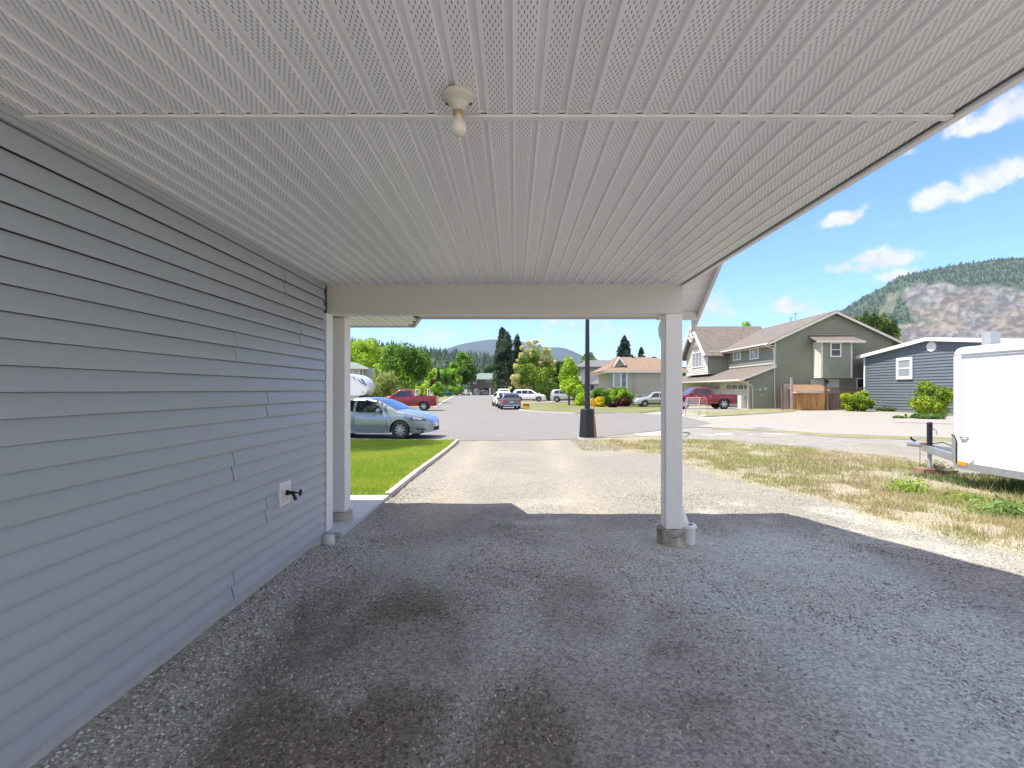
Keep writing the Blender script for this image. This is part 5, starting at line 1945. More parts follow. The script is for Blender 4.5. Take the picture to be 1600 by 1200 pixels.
jh = empty('tan_roof_house', (W(580, 0, YJ).x, YJ, ZS))
tag(jh, 'low house with salmon tan shingle roof between white house and trees', 'house')
MB().slab([pw(540, 588.5, YJ), pw(585, 588.5, YJ), pw(592, 577.5, YJ + 5), pw(540, 577.5, YJ + 5)], .2).build('roof', M['shingle_tan'], jh)
MB().box(W(540, 0, YJ).x, W(583, 0, YJ).x, YJ + .6, YJ + 8, ZS, W(0, 589, YJ).z).build('wall', M['tan_siding'], jh)

# ------------------------------------------------------------------ vehicles


def vehicle(name, label, cat, loc, heading, p, group=None):
    """p: silhouette, belt and plan curves along the length (x from the tail to the nose); heading 0 points +X"""
    e = empty(name, loc, heading)
    tag(e, label, cat, group)
    L, Wd = p['L'], p['W']
    top = p['top']
    belt = p['belt']
    plan = p['plan']
    wheels = p['wheels']
    rw = p['rw']
    Ra = rw * p.get('arch', 1.16)
    zb = p['zb']
    tumble = p.get('tumble', .42)
    bedx = p.get('bed')
    T = lambda x: float(np.interp(x, [a for a, b_ in top], [b_ for a, b_ in top]))
    Bt = lambda x: float(np.interp(x, [a for a, b_ in belt], [b_ for a, b_ in belt]))
    Pw = lambda x: float(np.interp(x, [a for a, b_ in plan], [b_ for a, b_ in plan]))
    bot = p.get('bot', [(0, zb), (L, zb)])

    def ZB_(x):
        z = float(np.interp(x, [a for a, b_ in bot], [b_ for a, b_ in bot]))
        for xw in wheels:
            d = abs(x - xw)
            if d < Ra:
                z = max(z, rw + math.sqrt(Ra * Ra - d * d) * 1.0)
        return z

    def section(x):
        w, b_, t, z0 = Pw(x), Bt(x), T(x), ZB_(x)
        b_ = min(b_, t - .02)
        zl = max(z0, zb)
        pts = []
        zsh = b_ - .10 * (b_ - zb)
        z0 = min(z0, zsh - .02)
        side = [(w * .93, zb), (w * .985, zb + .10), (w * 1.0, zb + .45 * (b_ - zb)), (w * .995, zsh), (w * .955, b_)]
        zs = [s[1] for s in side]
        yy = [s[0] for s in side]
        f = lambda z: float(np.interp(z, zs, yy))
        for k in range(5):
            z = z0 + (zsh - z0) * k / 4
            pts.append((f(z), z))
        pts.append((w * .955, b_))
        gh_ = t - b_
        if bedx and bedx[0] < x < bedx[1]:
            pts += [(w * .95, t - .0), (w * .86, t), (w * .86, t - .4), (w * .5, t - .42), (w * .2, t - .42), (0, t - .42)]
        elif gh_ > .14:
            wt = w * .955 - tumble * (gh_ - .07)
            for k in (1, 2):
                z = b_ + (gh_ - .07) * k / 2
                pts.append((w * .955 - tumble * (z - b_), z))
            pts += [(wt - .05, t - .02), (wt * .72, t + .004), (wt * .35, t + .014), (0, t + .018)]
        else:
            pts += [(w * .93, b_ + gh_ * .5), (w * .89, b_ + gh_ * .8), (w * .80, t), (w * .55, t + .012), (w * .25, t + .02), (0, t + .022)]
        return pts

    def hw_(x, z):
        s = section(x)
        zs = [q[1] for q in s[:8]]
        yy = [q[0] for q in s[:8]]
        return float(np.interp(z, zs, yy))
    xs = set(np.linspace(0, L, p.get('n', 70)).tolist())
    for a, b_ in top + plan + belt:
        xs.add(float(a))
    for xw in wheels:
        for k in range(-9, 10):
            xs.add(xw + Ra * math.sin(k / 9 * math.pi / 2) * .9999)
        xs.add(xw - Ra * 1.004)
        xs.add(xw + Ra * 1.004)
    xs = sorted(x for x in xs if 0 <= x <= L)
    mb = MB()
    secs = [section(x) for x in xs]
    m_ = len(secs[0])
    for x, s in zip(xs, secs):
        for (y, z) in s:
            mb.v.append((x, y, z))
        for (y, z) in s[::-1][1:]:
            mb.v.append((x, -y, z))
    k_ = 2 * m_ - 1
    for i in range(len(xs) - 1):
        for q in range(k_ - 1):
            mb.f.append((i * k_ + q, i * k_ + q + 1, (i + 1) * k_ + q + 1, (i + 1) * k_ + q))
            mb.mi.append(0)
    mb.f.append(tuple(range(k_)))
    mb.mi.append(0)
    mb.f.append(tuple((len(xs) - 1) * k_ + q for q in range(k_))[::-1])
    mb.mi.append(0)
    body = mb.build('body', p['paint'], e, smooth=38, world=False)
    # dark floor and wheel housings
    MB().box(.25, L - .25, -Wd * .80, Wd * .80, zb + .02, zb + .38).build('underbody', M['underbody'], e, world=False)
    # side windows (both sides)
    for poly in p.get('windows', []):
        for sgn in (1, -1):
            mb = MB()
            N_ = 8
            # polygon given as bottom line and top line: (x0b,x1b,zb) (x0t,x1t,zt)
            (xb0, zb0), (xb1, zb1), (xt1, zt1), (xt0, zt0) = poly
            for a in range(N_ + 1):
                for c_ in range(4):
                    u, v = a / N_, c_ / 3
                    x = (xb0 * (1 - u) + xb1 * u) * (1 - v) + (xt0 * (1 - u) + xt1 * u) * v
                    z = (zb0 * (1 - u) + zb1 * u) * (1 - v) + (zt0 * (1 - u) + zt1 * u) * v
                    mb.v.append((x, sgn * (hw_(x, z) + .012), z))
            for a in range(N_):
                for c_ in range(3):
                    mb.f.append((a * 4 + c_, a * 4 + c_ + 1, (a + 1) * 4 + c_ + 1, (a + 1) * 4 + c_))
                    mb.mi.append(0)
            mb.build('side_window', M['glass_dark'], e, smooth=60, world=False)
    # windscreen and rear window follow the roof line

    def screen(name_, x0, x1, inset, mat):
        mb = MB()
        N_ = 8
        for a in range(N_ + 1):
            x = x0 + (x1 - x0) * a / N_
            s = section(x)
            b_, t = min(Bt(x), T(x) - .02), T(x)
            yw = (Pw(x) * .955 - tumble * max(0, (t - b_ - .07))) - inset
            for c_ in range(7):
                u = -1 + 2 * c_ / 6
                y = yw * u
                ty = [q[0] for q in s[6:]][::-1]
                tz = [q[1] for q in s[6:]][::-1]
                z = float(np.interp(abs(y), ty, tz))
                mb.v.append((x, y, z + .012))
        for a in range(N_):
            for c_ in range(6):
                mb.f.append((a * 7 + c_, a * 7 + c_ + 1, (a + 1) * 7 + c_ + 1, (a + 1) * 7 + c_))
                mb.mi.append(0)
        o = mb.build(name_, M[mat], e, smooth=60, world=False)
    for nm, x0, x1, inset, mat in p.get('screens', []):
        screen(nm, x0, x1, inset, mat)
    # wheels
    for xw in wheels:
        for sgn in (1, -1):
            wdt = p.get('wt', .21)
            yc = sgn * (Wd - wdt / 2 - .01)
            t_ = MB().lathe([(rw * .64, -wdt / 2), (rw * .90, -wdt / 2), (rw, -wdt * .36), (rw, wdt * .36), (rw * .90, wdt / 2), (rw * .64, wdt / 2), (rw * .62, 0), (rw * .64, -wdt / 2)], (0, 0, 0), 26, 'y')
            t_.xf(Matrix.Translation((xw, yc, rw)))
            wh = t_.build('wheel', M['rubber'], e, smooth=40, world=False)
            rm = MB()
            yo = sgn * (Wd - .045)
            rm.lathe([(rw * .64, 0), (rw * .60, -sgn * .035), (rw * .60, -sgn * .05), (rw * .64, -sgn * .05)], (xw, yo, rw), 26, 'y')
            ns = p.get('spokes', 5)
            for k in range(ns):
                a = 2 * math.pi * k / ns
                d_ = Vector((math.cos(a), 0, math.sin(a)))
                n_ = Vector((-math.sin(a), 0, math.cos(a)))
                c0 = Vector((xw, yo - sgn * .03, rw))
                ww = rw * (.9 / ns) if ns > 6 else rw * .13
                r0, r1 = c0 + d_ * rw * .08, c0 + d_ * rw * .61
                ya = Vector((0, sgn * .02, 0))
                rm.add([r0 - n_ * ww * .6 + ya, r0 + n_ * ww * .6 + ya, r1 + n_ * ww + ya, r1 - n_ * ww + ya, r0 - n_ * ww * .6 - ya, r0 + n_ * ww * .6 - ya, r1 + n_ * ww - ya, r1 - n_ * ww - ya],
                       [(0, 1, 2, 3), (7, 6, 5, 4), (0, 4, 5, 1), (1, 5, 6, 2), (2, 6, 7, 3), (3, 7, 4, 0)])
            rm.lathe([(0, sgn * .012), (rw * .16, sgn * .01), (rw * .17, -sgn * .03)], (xw, yo - sgn * .012, rw), 14, 'y')
            rm.build('rim', M['rim'], wh, world=False)
            MB().lathe([(0, 0), (rw * .61, 0)], (xw, yo - sgn * .055, rw), 20, 'y').build('brake_disc', M['underbody'], wh, world=False)

    # surface patches: (name, material, [(x, z) quad]) on both sides
    for nm, mat, quad in p.get('patches', []):
        for sgn in (1, -1):
            mb = MB()
            N_ = 6
            (xa, za), (xb, zb2), (xc_, zc2), (xd_, zd2) = quad
            for a in range(N_ + 1):
                for c_ in range(3):
                    u, v = a / N_, c_ / 2
                    x = (xa * (1 - u) + xb * u) * (1 - v) + (xd_ * (1 - u) + xc_ * u) * v
                    z = (za * (1 - u) + zb2 * u) * (1 - v) + (zd2 * (1 - u) + zc2 * u) * v
                    mb.v.append((x, sgn * (hw_(min(x, L), z) + .010), z))
            for a in range(N_):
                for c_ in range(2):
                    mb.f.append((a * 3 + c_, a * 3 + c_ + 1, (a + 1) * 3 + c_ + 1, (a + 1) * 3 + c_))
                    mb.mi.append(0)
            mb.build(nm, M[mat] if isinstance(mat, str) else mat, e, smooth=50, world=False)

    # front / rear face pieces (name, material, end, y0, y1, z0, z1)
    def x_at(y, z, end):
        lo, hi = (L * .6, L) if end > 0 else (0, L * .4)
        best = L if end > 0 else 0
        xs_ = np.linspace(hi, lo, 90) if end > 0 else np.linspace(lo, hi, 90)
        for x in xs_:
            if hw_(float(x), z) >= abs(y) and T(float(x)) > z:
                return float(x)
        return best
    for nm, mat, end, y0, y1, z0, z1 in p.get('ends', []):
        mirror = (y0 > 0)
        for sgn in ((1, -1) if mirror else (1,)):
            mb = MB()
            N_ = 8
            for a in range(N_ + 1):
                y = (y0 + (y1 - y0) * a / N_) * sgn
                for c_ in range(3):
                    z = z0 + (z1 - z0) * c_ / 2
                    mb.v.append((x_at(y, z, end) + end * .014, y, z))
            for a in range(N_):
                for c_ in range(2):
                    mb.f.append((a * 3 + c_, a * 3 + c_ + 1, (a + 1) * 3 + c_ + 1, (a + 1) * 3 + c_))
                    mb.mi.append(0)
            mb.build(nm, M[mat] if isinstance(mat, str) else mat, e, smooth=50, world=False)
    # door handles and mirrors
    for (x, z) in p.get('handles', []):
        for sgn in (1, -1):
            y = hw_(x, z) + .012
            MB().box(x - .09, x + .09, sgn * y - .012, sgn * y + .012, z - .015, z + .015).build('door_handle', M['rim'] if p.get('chrome') else p['paint'], e, world=False)
    if 'mirror' in p:
        x, z = p['mirror']
        for sgn in (1, -1):
            y = hw_(x, z)
            mb = MB().lathe([(0, -.12), (.06, -.11), (.085, -.04), (.08, .04), (.055, .10), (0, .115)], (0, 0, 0), 12, 'y')
            mb.xf(Matrix.Translation((x, sgn * (y + .12), z + .05)) @ Matrix.Scale(.9, 4, (1, 0, 0)))
            mb.build('mirror', p['paint'], e, smooth=60, world=False)
    # door shut lines
    for (x, z0, z1) in p.get('seams', []):
        for sgn in (1, -1):
            mb = MB()
            for k in range(6):
                z = z0 + (z1 - z0) * k / 5
                y = sgn * (hw_(x, z) + .003)
                mb.v += [(x - .006, y, z), (x + .006, y, z)]
            for k in range(5):
                mb.f.append((2 * k, 2 * k + 1, 2 * k + 3, 2 * k + 2))
                mb.mi.append(0)
            mb.build('door_seam', M['underbody'], e, world=False)
    return e


sedan_p = dict(L=4.88, W=.93, zb=.20, rw=.335, wheels=[1.06, 3.80], wt=.22, spokes=10, tumble=.50, arch=1.13, n=110,
               top=[(0, .86), (.03, .95), (.15, 1.02), (.35, 1.05), (.75, 1.12), (1.25, 1.36), (1.6, 1.45), (2.1, 1.495), (2.5, 1.49), (2.95, 1.41), (3.35, 1.22), (3.72, 1.03), (4.0, .985), (4.3, .925), (4.55, .85), (4.72, .76), (4.82, .66), (4.88, .50)],
               belt=[(0, .84), (.4, .99), (1.2, 1.01), (2.4, .96), (3.4, .93), (4.0, .88), (4.4, .80), (4.72, .69), (4.88, .46)],
               plan=[(0, .70), (.06, .80), (.25, .87), (.7, .915), (1.5, .93), (3.2, .93), (3.9, .915), (4.3, .87), (4.6, .76), (4.76, .62), (4.84, .48), (4.88, .36)],
               bot=[(0, .36), (.3, .26), (.6, .20), (4.3, .20), (4.6, .22), (4.88, .26)],
               windows=[((1.02, 1.05), (1.98, 1.00), (1.98, 1.385), (1.55, 1.35)), ((2.08, .995), (3.16, .97), (2.72, 1.36), (2.08, 1.40))],
               screens=[('windscreen', 3.66, 2.62, .05, 'glass_blue'), ('rear_window', .82, 1.52, .06, 'glass_dark')],
               patches=[('headlight', 'glass_dark', [(4.22, .72), (4.70, .66), (4.70, .72), (4.16, .80)]), ('headlight_lens', 'lamp_lens', [(4.28, .735), (4.58, .70), (4.55, .735), (4.28, .775)]),
                        ('side_marker', 'red_lens', [(4.14, .66), (4.22, .655), (4.22, .675), (4.14, .68)]),
                        ('window_trim', 'rim', [(1.0, 1.395), (2.7, 1.405), (2.7, 1.42), (1.3, 1.40)]),
                        ('rocker_trim', 'rim', [(1.55, .225), (3.35, .225), (3.35, .25), (1.55, .25)]),
                        ('fog_slot', 'underbody', [(4.36, .36), (4.70, .33), (4.72, .37), (4.42, .40)])],
               ends=[('grille', 'underbody', 1, -.46, .46, .60, .67), ('grille_wings', 'rim', 1, -.30, .30, .635, .655), ('lower_grille', 'underbody', 1, -.50, .50, .29, .42), ('number_plate', 'trim_white', 1, -.15, .15, .43, .55),
                     ('tail_light', 'red_lens', -1, .45, .75, .80, .92)],
               handles=[(1.75, .90), (2.78, .87)], mirror=(3.02, .98),
               seams=[(2.03, .30, .98), (3.30, .30, .92), (1.28, .75, .98)])
sedan_p['paint'] = paint('silver_blue_paint', (.29, .345, .39), .22, .45)
# the near front wheel meets the street at photo x 624
hd = R(-9)
cw_, sw_ = math.cos(hd), math.sin(hd)
wx, wy = (624 - CX) * 17.55 / F, 17.55
lx = wx - (3.80 * cw_ - (-.93) * sw_)
ly = wy - (3.80 * sw_ + (-.93) * cw_)
vehicle('sedan', 'silver blue sedan parked along the near lawn edge', 'car', (lx, ly, ZS + .008), hd, sedan_p)


def pickup_p(pa, L=5.6, W_=.99, H=1.90, rw=.40, crew=True, zb=.42, bed_h=1.28, spokes=5):
    s = H / 1.90
    bx = L * .36
    cab0 = bx
    if crew:
        cabt0, cabt1, hood = bx + .22, L * .64, L * .765
    else:
        cabt0, cabt1, hood = bx + .15, L * .60, L * .74
    top = [(0, bed_h * s), (.02, bed_h * s), (bx - .02, bed_h * s), (bx + .0, bed_h * s + .03), (cabt0 - .02, 1.80 * s), (cabt0 + .25, 1.88 * s), ((cabt0 + cabt1) / 2, 1.90 * s), (cabt1, 1.84 * s), (hood, 1.30 * s), (hood + .2, 1.24 * s), (L - .25, 1.16 * s), (L - .05, 1.06 * s), (L, .8 * s)]
    belt = [(0, bed_h * s - .04), (bx, bed_h * s - .04), (hood, 1.20 * s), (L - .2, 1.06 * s), (L, .72 * s)]
    plan = [(0, W_ * .95), (.08, W_ * .98), (L * .5, W_), (L - .7, W_ * .98), (L - .2, W_ * .9), (L - .05, W_ * .80), (L, W_ * .72)]
    wb = [L * .205, L * .205 + L * .62]
    wz0, wz1 = 1.28 * s, 1.74 * s
    if crew:
        mid = (cabt0 + hood) / 2 + .05
        wins = [((bx + .22, wz0), (mid - .05, wz0), (mid - .05, wz1), (cabt0 + .12, wz1)), ((mid + .05, wz0), (hood - .22, wz0), (cabt1 - .08, wz1), (mid + .05, wz1))]
        seams = [(mid, zb + .15, wz0), (hood - .12, zb + .15, wz0 - .05), (bx + .08, zb + .15, wz0 - .02), (bx - .05, zb + .1, wz0 - .08)]
        hd_ = [(bx + .35, 1.10 * s), (mid + .25, 1.10 * s)]
    else:
        wins = [((bx + .25, wz0), (hood - .22, wz0), (cabt1 - .08, wz1), (cabt0 + .14, wz1))]
        seams = [(hood - .12, zb + .15, wz0 - .05), (bx - .05, zb + .1, wz0 - .08)]
        hd_ = [(bx + .5, 1.10 * s)]
    return dict(L=L, W=W_, zb=zb, rw=rw, wheels=wb, wt=.26, spokes=spokes, tumble=.26, arch=1.2, n=60, top=top, belt=belt, plan=plan, bed=(.06, bx - .06),
                windows=wins, screens=[('windscreen', hood - .02, cabt1 + .08, .06, 'glass_blue')], ends=[('tail_light', 'red_lens', -1, W_ * .84, W_ * .94, .85 * s, 1.18 * s), ('bumper', 'rim', -1, -W_ * .9, W_ * .9, .50 * s, .68 * s),
                ('grille', 'underbody', 1, -.5, .5, .70 * s, 1.0 * s), ('headlight', 'lamp_lens', 1, .55, .70, .80 * s, 1.0 * s), ('front_bumper', 'rim', 1, -.75, .75, .50 * s, .62 * s)],
                patches=[('tail_light_side', 'red_lens', [(.0, .88 * s), (.10, .88 * s), (.10, 1.18 * s), (.0, 1.18 * s)])],
                handles=hd_, mirror=(hood - .28, wz0 + .02), seams=seams, chrome=True, paint=pa)


def suv_p(pa, L=4.7, W_=.93, H=1.72, rw=.35, zb=.28, spokes=5):
    s = H / 1.72
    return dict(L=L, W=W_, zb=zb, rw=rw, wheels=[L * .20, L * .785], wt=.23, spokes=spokes, tumble=.33, arch=1.15, n=60,
                top=[(0, .95 * s), (.03, 1.15 * s), (.16, 1.45 * s), (.34, 1.62 * s), (.7, 1.70 * s), (L * .35, 1.72 * s), (L * .52, 1.70 * s), (L * .60, 1.60 * s), (L * .745, 1.12 * s), (L * .80, 1.06 * s), (L - .3, .98 * s), (L - .08, .86 * s), (L, .6 * s)],
                belt=[(0, .92 * s), (.3, 1.06 * s), (L * .74, 1.0 * s), (L - .3, .90 * s), (L, .55 * s)],
                plan=[(0, W_ * .86), (.10, W_ * .94), (.5, W_ * .99), (L * .5, W_), (L - .8, W_ * .97), (L - .25, W_ * .84), (L - .06, W_ * .66), (L, W_ * .5)],
                bot=[(0, zb + .12), (.3, zb), (L, zb)],
                windows=[((.50, 1.15 * s), (L * .27, 1.12 * s), (L * .27, 1.56 * s), (.66, 1.52 * s)), ((L * .285, 1.12 * s), (L * .455, 1.10 * s), (L * .455, 1.58 * s), (L * .285, 1.57 * s)), ((L * .47, 1.10 * s), (L * .665, 1.08 * s), (L * .565, 1.56 * s), (L * .47, 1.58 * s))],
                screens=[('windscreen', L * .735, L * .61, .06, 'glass_blue'), ('rear_window', .055, .27, .10, 'glass_dark')],
                ends=[('tail_light', 'red_lens', -1, W_ * .62, W_ * .90, .86 * s, 1.02 * s), ('rear_bumper', 'grey_metal', -1, -W_ * .8, W_ * .8, .38 * s, .5 * s), ('number_plate', 'lamp_lens', -1, -.16, .16, .72 * s, .85 * s),
                      ('grille', 'underbody', 1, -.4, .4, .5 * s, .72 * s), ('headlight', 'lamp_lens', 1, .42, .62, .62 * s, .76 * s)],
                patches=[('tail_light_side', 'red_lens', [(.02, .88 * s), (.20, .92 * s), (.20, 1.05 * s), (.04, 1.02 * s)]), ('sill_trim', 'underbody', [(L * .28, zb + .03), (L * .70, zb + .03), (L * .70, zb + .14), (L * .28, zb + .14)])],
                handles=[(L * .33, .98 * s), (L * .52, .96 * s)], mirror=(L * .66, 1.10 * s), seams=[(L * .46, zb + .15, 1.08 * s), (L * .70, zb + .15, 1.02 * s), (L * .275, .7, 1.08 * s)], paint=pa)


red1 = paint('red_paint', (.23, .014, .022), .25, .2)
maroon = paint('maroon_paint', (.20, .012, .028), .25, .3)
teal = paint('teal_paint', (.01, .10, .13), .3, .3)
whitep = paint('white_car_paint', (.78, .78, .76), .25, 0)
greyp = paint('grey_car_paint', (.14, .155, .18), .28, .5)
silverp = paint('silver_car_paint', (.50, .50, .48), .25, .5)
darkp = paint('dark_car_paint', (.06, .065, .08), .3, .4)


def place_side(x_tail, x_nose, y_ground, p):
    """location for a car seen side-on, tail at x_tail, nose at x_nose"""
    Y = F * (CZ - ZS) / (y_ground - HY)
    return Y


# old red pickup, nose left
pp = pickup_p(red1, L=5.35, H=1.84, rw=.38, crew=False, W_=.96, zb=.40, bed_h=1.30, spokes=6)
Y_ = F * 1.8 / (642 - HY) + .9
xt = (682 - CX) * (Y_ - .6) / F
rp = vehicle('pickup_truck', 'old red pickup with white bed rack parked facing left', 'pickup', (xt, Y_, ZS + .01), R(180) + R(3), pp)
for x in (.75, 1.75):
    mb = MB()
    mb.tube([(x, -.86, 1.26), (x, -.86, 1.78), (x, -.80, 1.82), (x, .80, 1.82), (x, .86, 1.78), (x, .86, 1.26)], .035, 6)
    mb.tube([(x + .22, -.86, 1.26), (x, -.86, 1.6)], .03, 6)
    mb.build('bed_rack', M['trim_white'], rp, world=False)

pp = pickup_p(maroon, L=5.85, H=2.02, rw=.47, crew=True, W_=1.02, zb=.50, bed_h=1.26, spokes=6)
vehicle('pickup_truck', 'dark red crew cab pickup before the green house garage', 'pickup', ((1151 - CX) * 44.3 / F, 45.1, ZS + .03), R(180), pp)

vehicle('parked_car', 'white car seen side-on in the driveway beneath the yellow-tipped maple', 'car', ((801 - CX) * 70 / F, 71, ZS + .06), R(-3), suv_p(whitep, L=4.85, H=1.80, rw=.38))
vehicle('parked_car', 'dark grey hatchback seen from behind at the kerb by the orange sign', 'car', ((799 - CX) * 43.4 / F, 43.6, ZS + .01), R(90) + R(7), suv_p(greyp, L=4.4, H=1.50, rw=.33, W_=.93))
vehicle('parked_car', 'white estate car parked in front of the grey hatchback', 'car', ((789 - CX) * 50.5 / F, 50.5, ZS + .01), R(90) + R(9), suv_p(whitep, L=4.6, H=1.62, rw=.34, W_=.92))
vehicle('parked_car', 'white car furthest away of the three parked along the kerb', 'car', ((788 - CX) * 60.5 / F, 61.5, ZS + .01), R(90) + R(6), suv_p(whitep, L=4.9, H=1.92, rw=.36, W_=.95))
vehicle('parked_car', 'silver four wheel drive half hidden behind the small green tree', 'car', ((862 - CX) * 69 / F, 70, ZS + .06), R(-12), suv_p(silverp, L=4.6, H=1.82, rw=.40))
vehicle('parked_car', 'teal car behind the white and silver cars in the far driveway', 'car', ((850 - CX) * 79 / F, 80, ZS + .06), R(0), suv_p(teal, L=4.5, H=1.45, rw=.33))
vehicle('parked_car', 'silver grey car mostly hidden behind the right post', 'car', ((1061 - CX) * 50 / F, 50.5, ZS + .05), R(180), suv_p(silverp, L=4.6, H=1.55, rw=.34))
pp = pickup_p(teal, L=5.0, H=1.66, rw=.37, crew=False, W_=.9, zb=.4)
vehicle('pickup_truck', 'dark teal pickup parked by the hedge far down the street', 'pickup', ((706.5 - CX) * 128 / F, 128, ZS + .05), R(180), pp)
vehicle('parked_car', 'white car before the hedge at the end of the street', 'car', ((726 - CX) * 152 / F, 150, ZS + .03), R(80), suv_p(whitep, L=4.5, H=1.75, rw=.34))
vehicle('parked_car', 'silver car left before the dark house garage', 'car', ((746.5 - CX) * 158 / F, 156, ZS + .03), R(90), suv_p(greyp, L=4.4, H=1.45, rw=.33))
vehicle('parked_car', 'dark car right before the dark house garage', 'car', ((758 - CX) * 158 / F, 157, ZS + .03), R(90), suv_p(darkp, L=4.4, H=1.6, rw=.33))

# ---- camper nose behind the sedan
YC = 46.0
cp_ = empty('camper', (W(560, 0, YC).x, YC, ZS))
tag(cp_, 'white fifth wheel camper with blue swooshes behind the sedan', 'camper')
sc_ = YC / F
outl = [(440, 618.5), (440, 583), (552, 584.5), (560, 586.5), (567, 590.5), (572, 596), (575.3, 603), (576, 607), (573, 612.5), (569, 617.5), (560, 618.5)]
pts = [(W(x, 0, YC).x, W(0, y, YC).z) for x, y in outl]
body = MB().prism(pts, 'y', YC, YC + 2.4).build('body', paint('camper_white', (.80, .80, .80), .25, 0), cp_, smooth=40, bevel=.08)
swo = paint('swoosh_blue', (.03, .08, .30), .3, 0)
swd = paint('swoosh_dark', (.02, .02, .04), .3, 0)
for mat, pl in ((swd, [(550, 589), (552, 589.5), (556, 593.5), (554, 593)]), (swd, [(558, 592.5), (560, 593), (568, 600), (566, 600)]), (swo, [(563.5, 592), (566.5, 592), (573.5, 602.5), (571, 602.8), (567, 598)])):
    q_ = [(W(x, 0, YC).x, W(0, y, YC).z) for x, y in pl]
    MB().prism(q_, 'y', YC - .025, YC - .003).build('stripe', mat, cp_)
MB().box(W(565, 0, YC).x, W(568.5, 0, YC).x, YC - .03, YC - .002, W(0, 613, YC).z, W(0, 611.6, YC).z).build('marker', M['grey_metal'], cp_)
MB().box(W(560, 0, YC).x, W(573.5, 0, YC).x, YC + .2, YC + 2.2, W(0, 621, YC).z, W(0, 618.4, YC).z).build('frame', M['underbody'], cp_)
MB().tube([pw(566, 620, YC + .3), (W(566, 0, YC).x, YC + .3, ZS)], .06, 8).build('jack_leg', M['grey_metal'], cp_)

# ------------------------------------------------------------------ street lamp post
PX, PY = 2.725, 18.05
lp = empty('street_lamp', (PX, PY, ZS))
tag(lp, 'dark street lamp post with tapered six sided base by the road', 'lamp post')


def hexring(r, z, rot=R(12)):
    return [(PX + r * math.cos(rot + k * math.pi / 3), PY + r * math.sin(rot + k * math.pi / 3), z) for k in range(6)]


mb = MB()
zt_ = .90
r0, r1 = .325, .268
v_ = hexring(r0, ZS + .03) + hexring(r1, zt_ - .03) + hexring(r1 - .03, zt_)
mb.add(v_, [tuple(range(6))[::-1]] + [(k, (k + 1) % 6, 6 + (k + 1) % 6, 6 + k) for k in range(6)] + [(6 + k, 6 + (k + 1) % 6, 12 + (k + 1) % 6, 12 + k) for k in range(6)] + [tuple(range(12, 18))])
mb.build('base', M['black_metal'], lp, bevel=.008)
MB().lathe([(0, ZS + .035), (.37, ZS + .035), (.38, ZS - .1)], (PX, PY, 0), 20).build('footing', M['concrete'], lp, smooth=40)
MB().tube([(PX, PY, zt_ - .01), (PX, PY, 4.3), (PX, PY, 7.5)], [.105, .072, .055], 16).build('pole', M['black_metal'], lp, smooth=50)
MB().tube([(PX, PY, 7.4), (PX + .3, PY + .8, 7.75), (PX + .5, PY + 1.6, 7.8)], .035, 8).build('arm', M['black_metal'], lp, smooth=50)
MB().box(PX + .35, PX + .65, PY + 1.5, PY + 2.1, 7.72, 7.84).build('lamp_head', M['black_metal'], lp, bevel=.03)
mk = empty('marker_stake', (3.05, 18.35, ZS))
tag(mk, 'thin orange marker stake standing behind the lamp post base', 'stake')
MB().tube([(3.10, 18.32, ZS), (3.0, 18.45, 1.32)], .022, 8).build('stake', M['orange'], mk)
MB().tube([(3.045, 18.388, .6), (3.03, 18.41, .75)], .028, 8).build('reflector_band', M['trim_white'], mk)

# orange sign on the far lawn
Yo = F * 1.75 / (640 - HY)
so = empty('lawn_sign', (W(822, 0, Yo).x, Yo, ZS + .05))
tag(so, 'small orange sign with dark patches standing on the far lawn', 'sign')
a, b_ = W(816.8, 638.6, Yo), W(827.5, 630.8, Yo)
pn = MB().box(a.x, b_.x, Yo - .03, Yo, a.z, b_.z).build('panel', M['sign_yellow'], so)
for (x0, x1, y0, y1) in ((818, 821, 631.5, 634), (821.8, 823.2, 631.5, 634), (824, 826.6, 631.5, 634)):
    q0, q1 = W(x0, y1, Yo), W(x1, y0, Yo)
    MB().box(q0.x, q1.x, Yo - .04, Yo - .031, q0.z, q1.z).build('mark', M['underbody'], pn)
for x in (818.5, 826):
    MB().box(W(x, 0, Yo).x - .02, W(x, 0, Yo).x + .02, Yo - .02, Yo - .0, ZS, a.z).build('leg', M['galv'], so)

# hockey net
net = empty('hockey_net', (W(1085, 0, 35).x, 34, ZS))
tag(net, 'street hockey goal with red tube frame before the green house', 'hockey goal')
Yn = F * 1.8 / (651 - HY)
Zn = ZS + .02
x0_, x1_ = W(1071, 0, Yn).x, W(1104.5, 0, Yn).x
zt_ = W(0, 621.5, Yn).z
mb = MB()
mb.tube([(x1_, Yn, Zn), (x1_, Yn, zt_ - .12), (x1_ - .12, Yn, zt_), (x0_ + .1, Yn, zt_), (x0_, Yn, zt_ - .1), (x0_, Yn, Zn)], .026, 8)
mb.build('front_frame', paint('goal_red', (.50, .22, .22), .4, 0), net, smooth=50)
mb = MB()
mb.tube([(x1_, Yn, Zn + .02), (x1_ - .1, Yn + .9, Zn + .02), (x0_ + .1, Yn + .9, Zn + .02), (x0_, Yn, Zn + .02)], .028, 8)
mb.tube([(x1_ - .1, Yn, zt_), (x1_ - .3, Yn + .45, zt_), (x0_ + .3, Yn + .45, zt_), (x0_ + .1, Yn, zt_)], .022, 8)
mb.tube([(x1_ - .3, Yn + .45, zt_), (x1_ - .25, Yn + .9, Zn)], .02, 6)
mb.tube([(x0_ + .3, Yn + .45, zt_), (x0_ + .25, Yn + .9, Zn)], .02, 6)
mb.build('back_frame', M['trim_white'], net, smooth=50)
mb = MB()
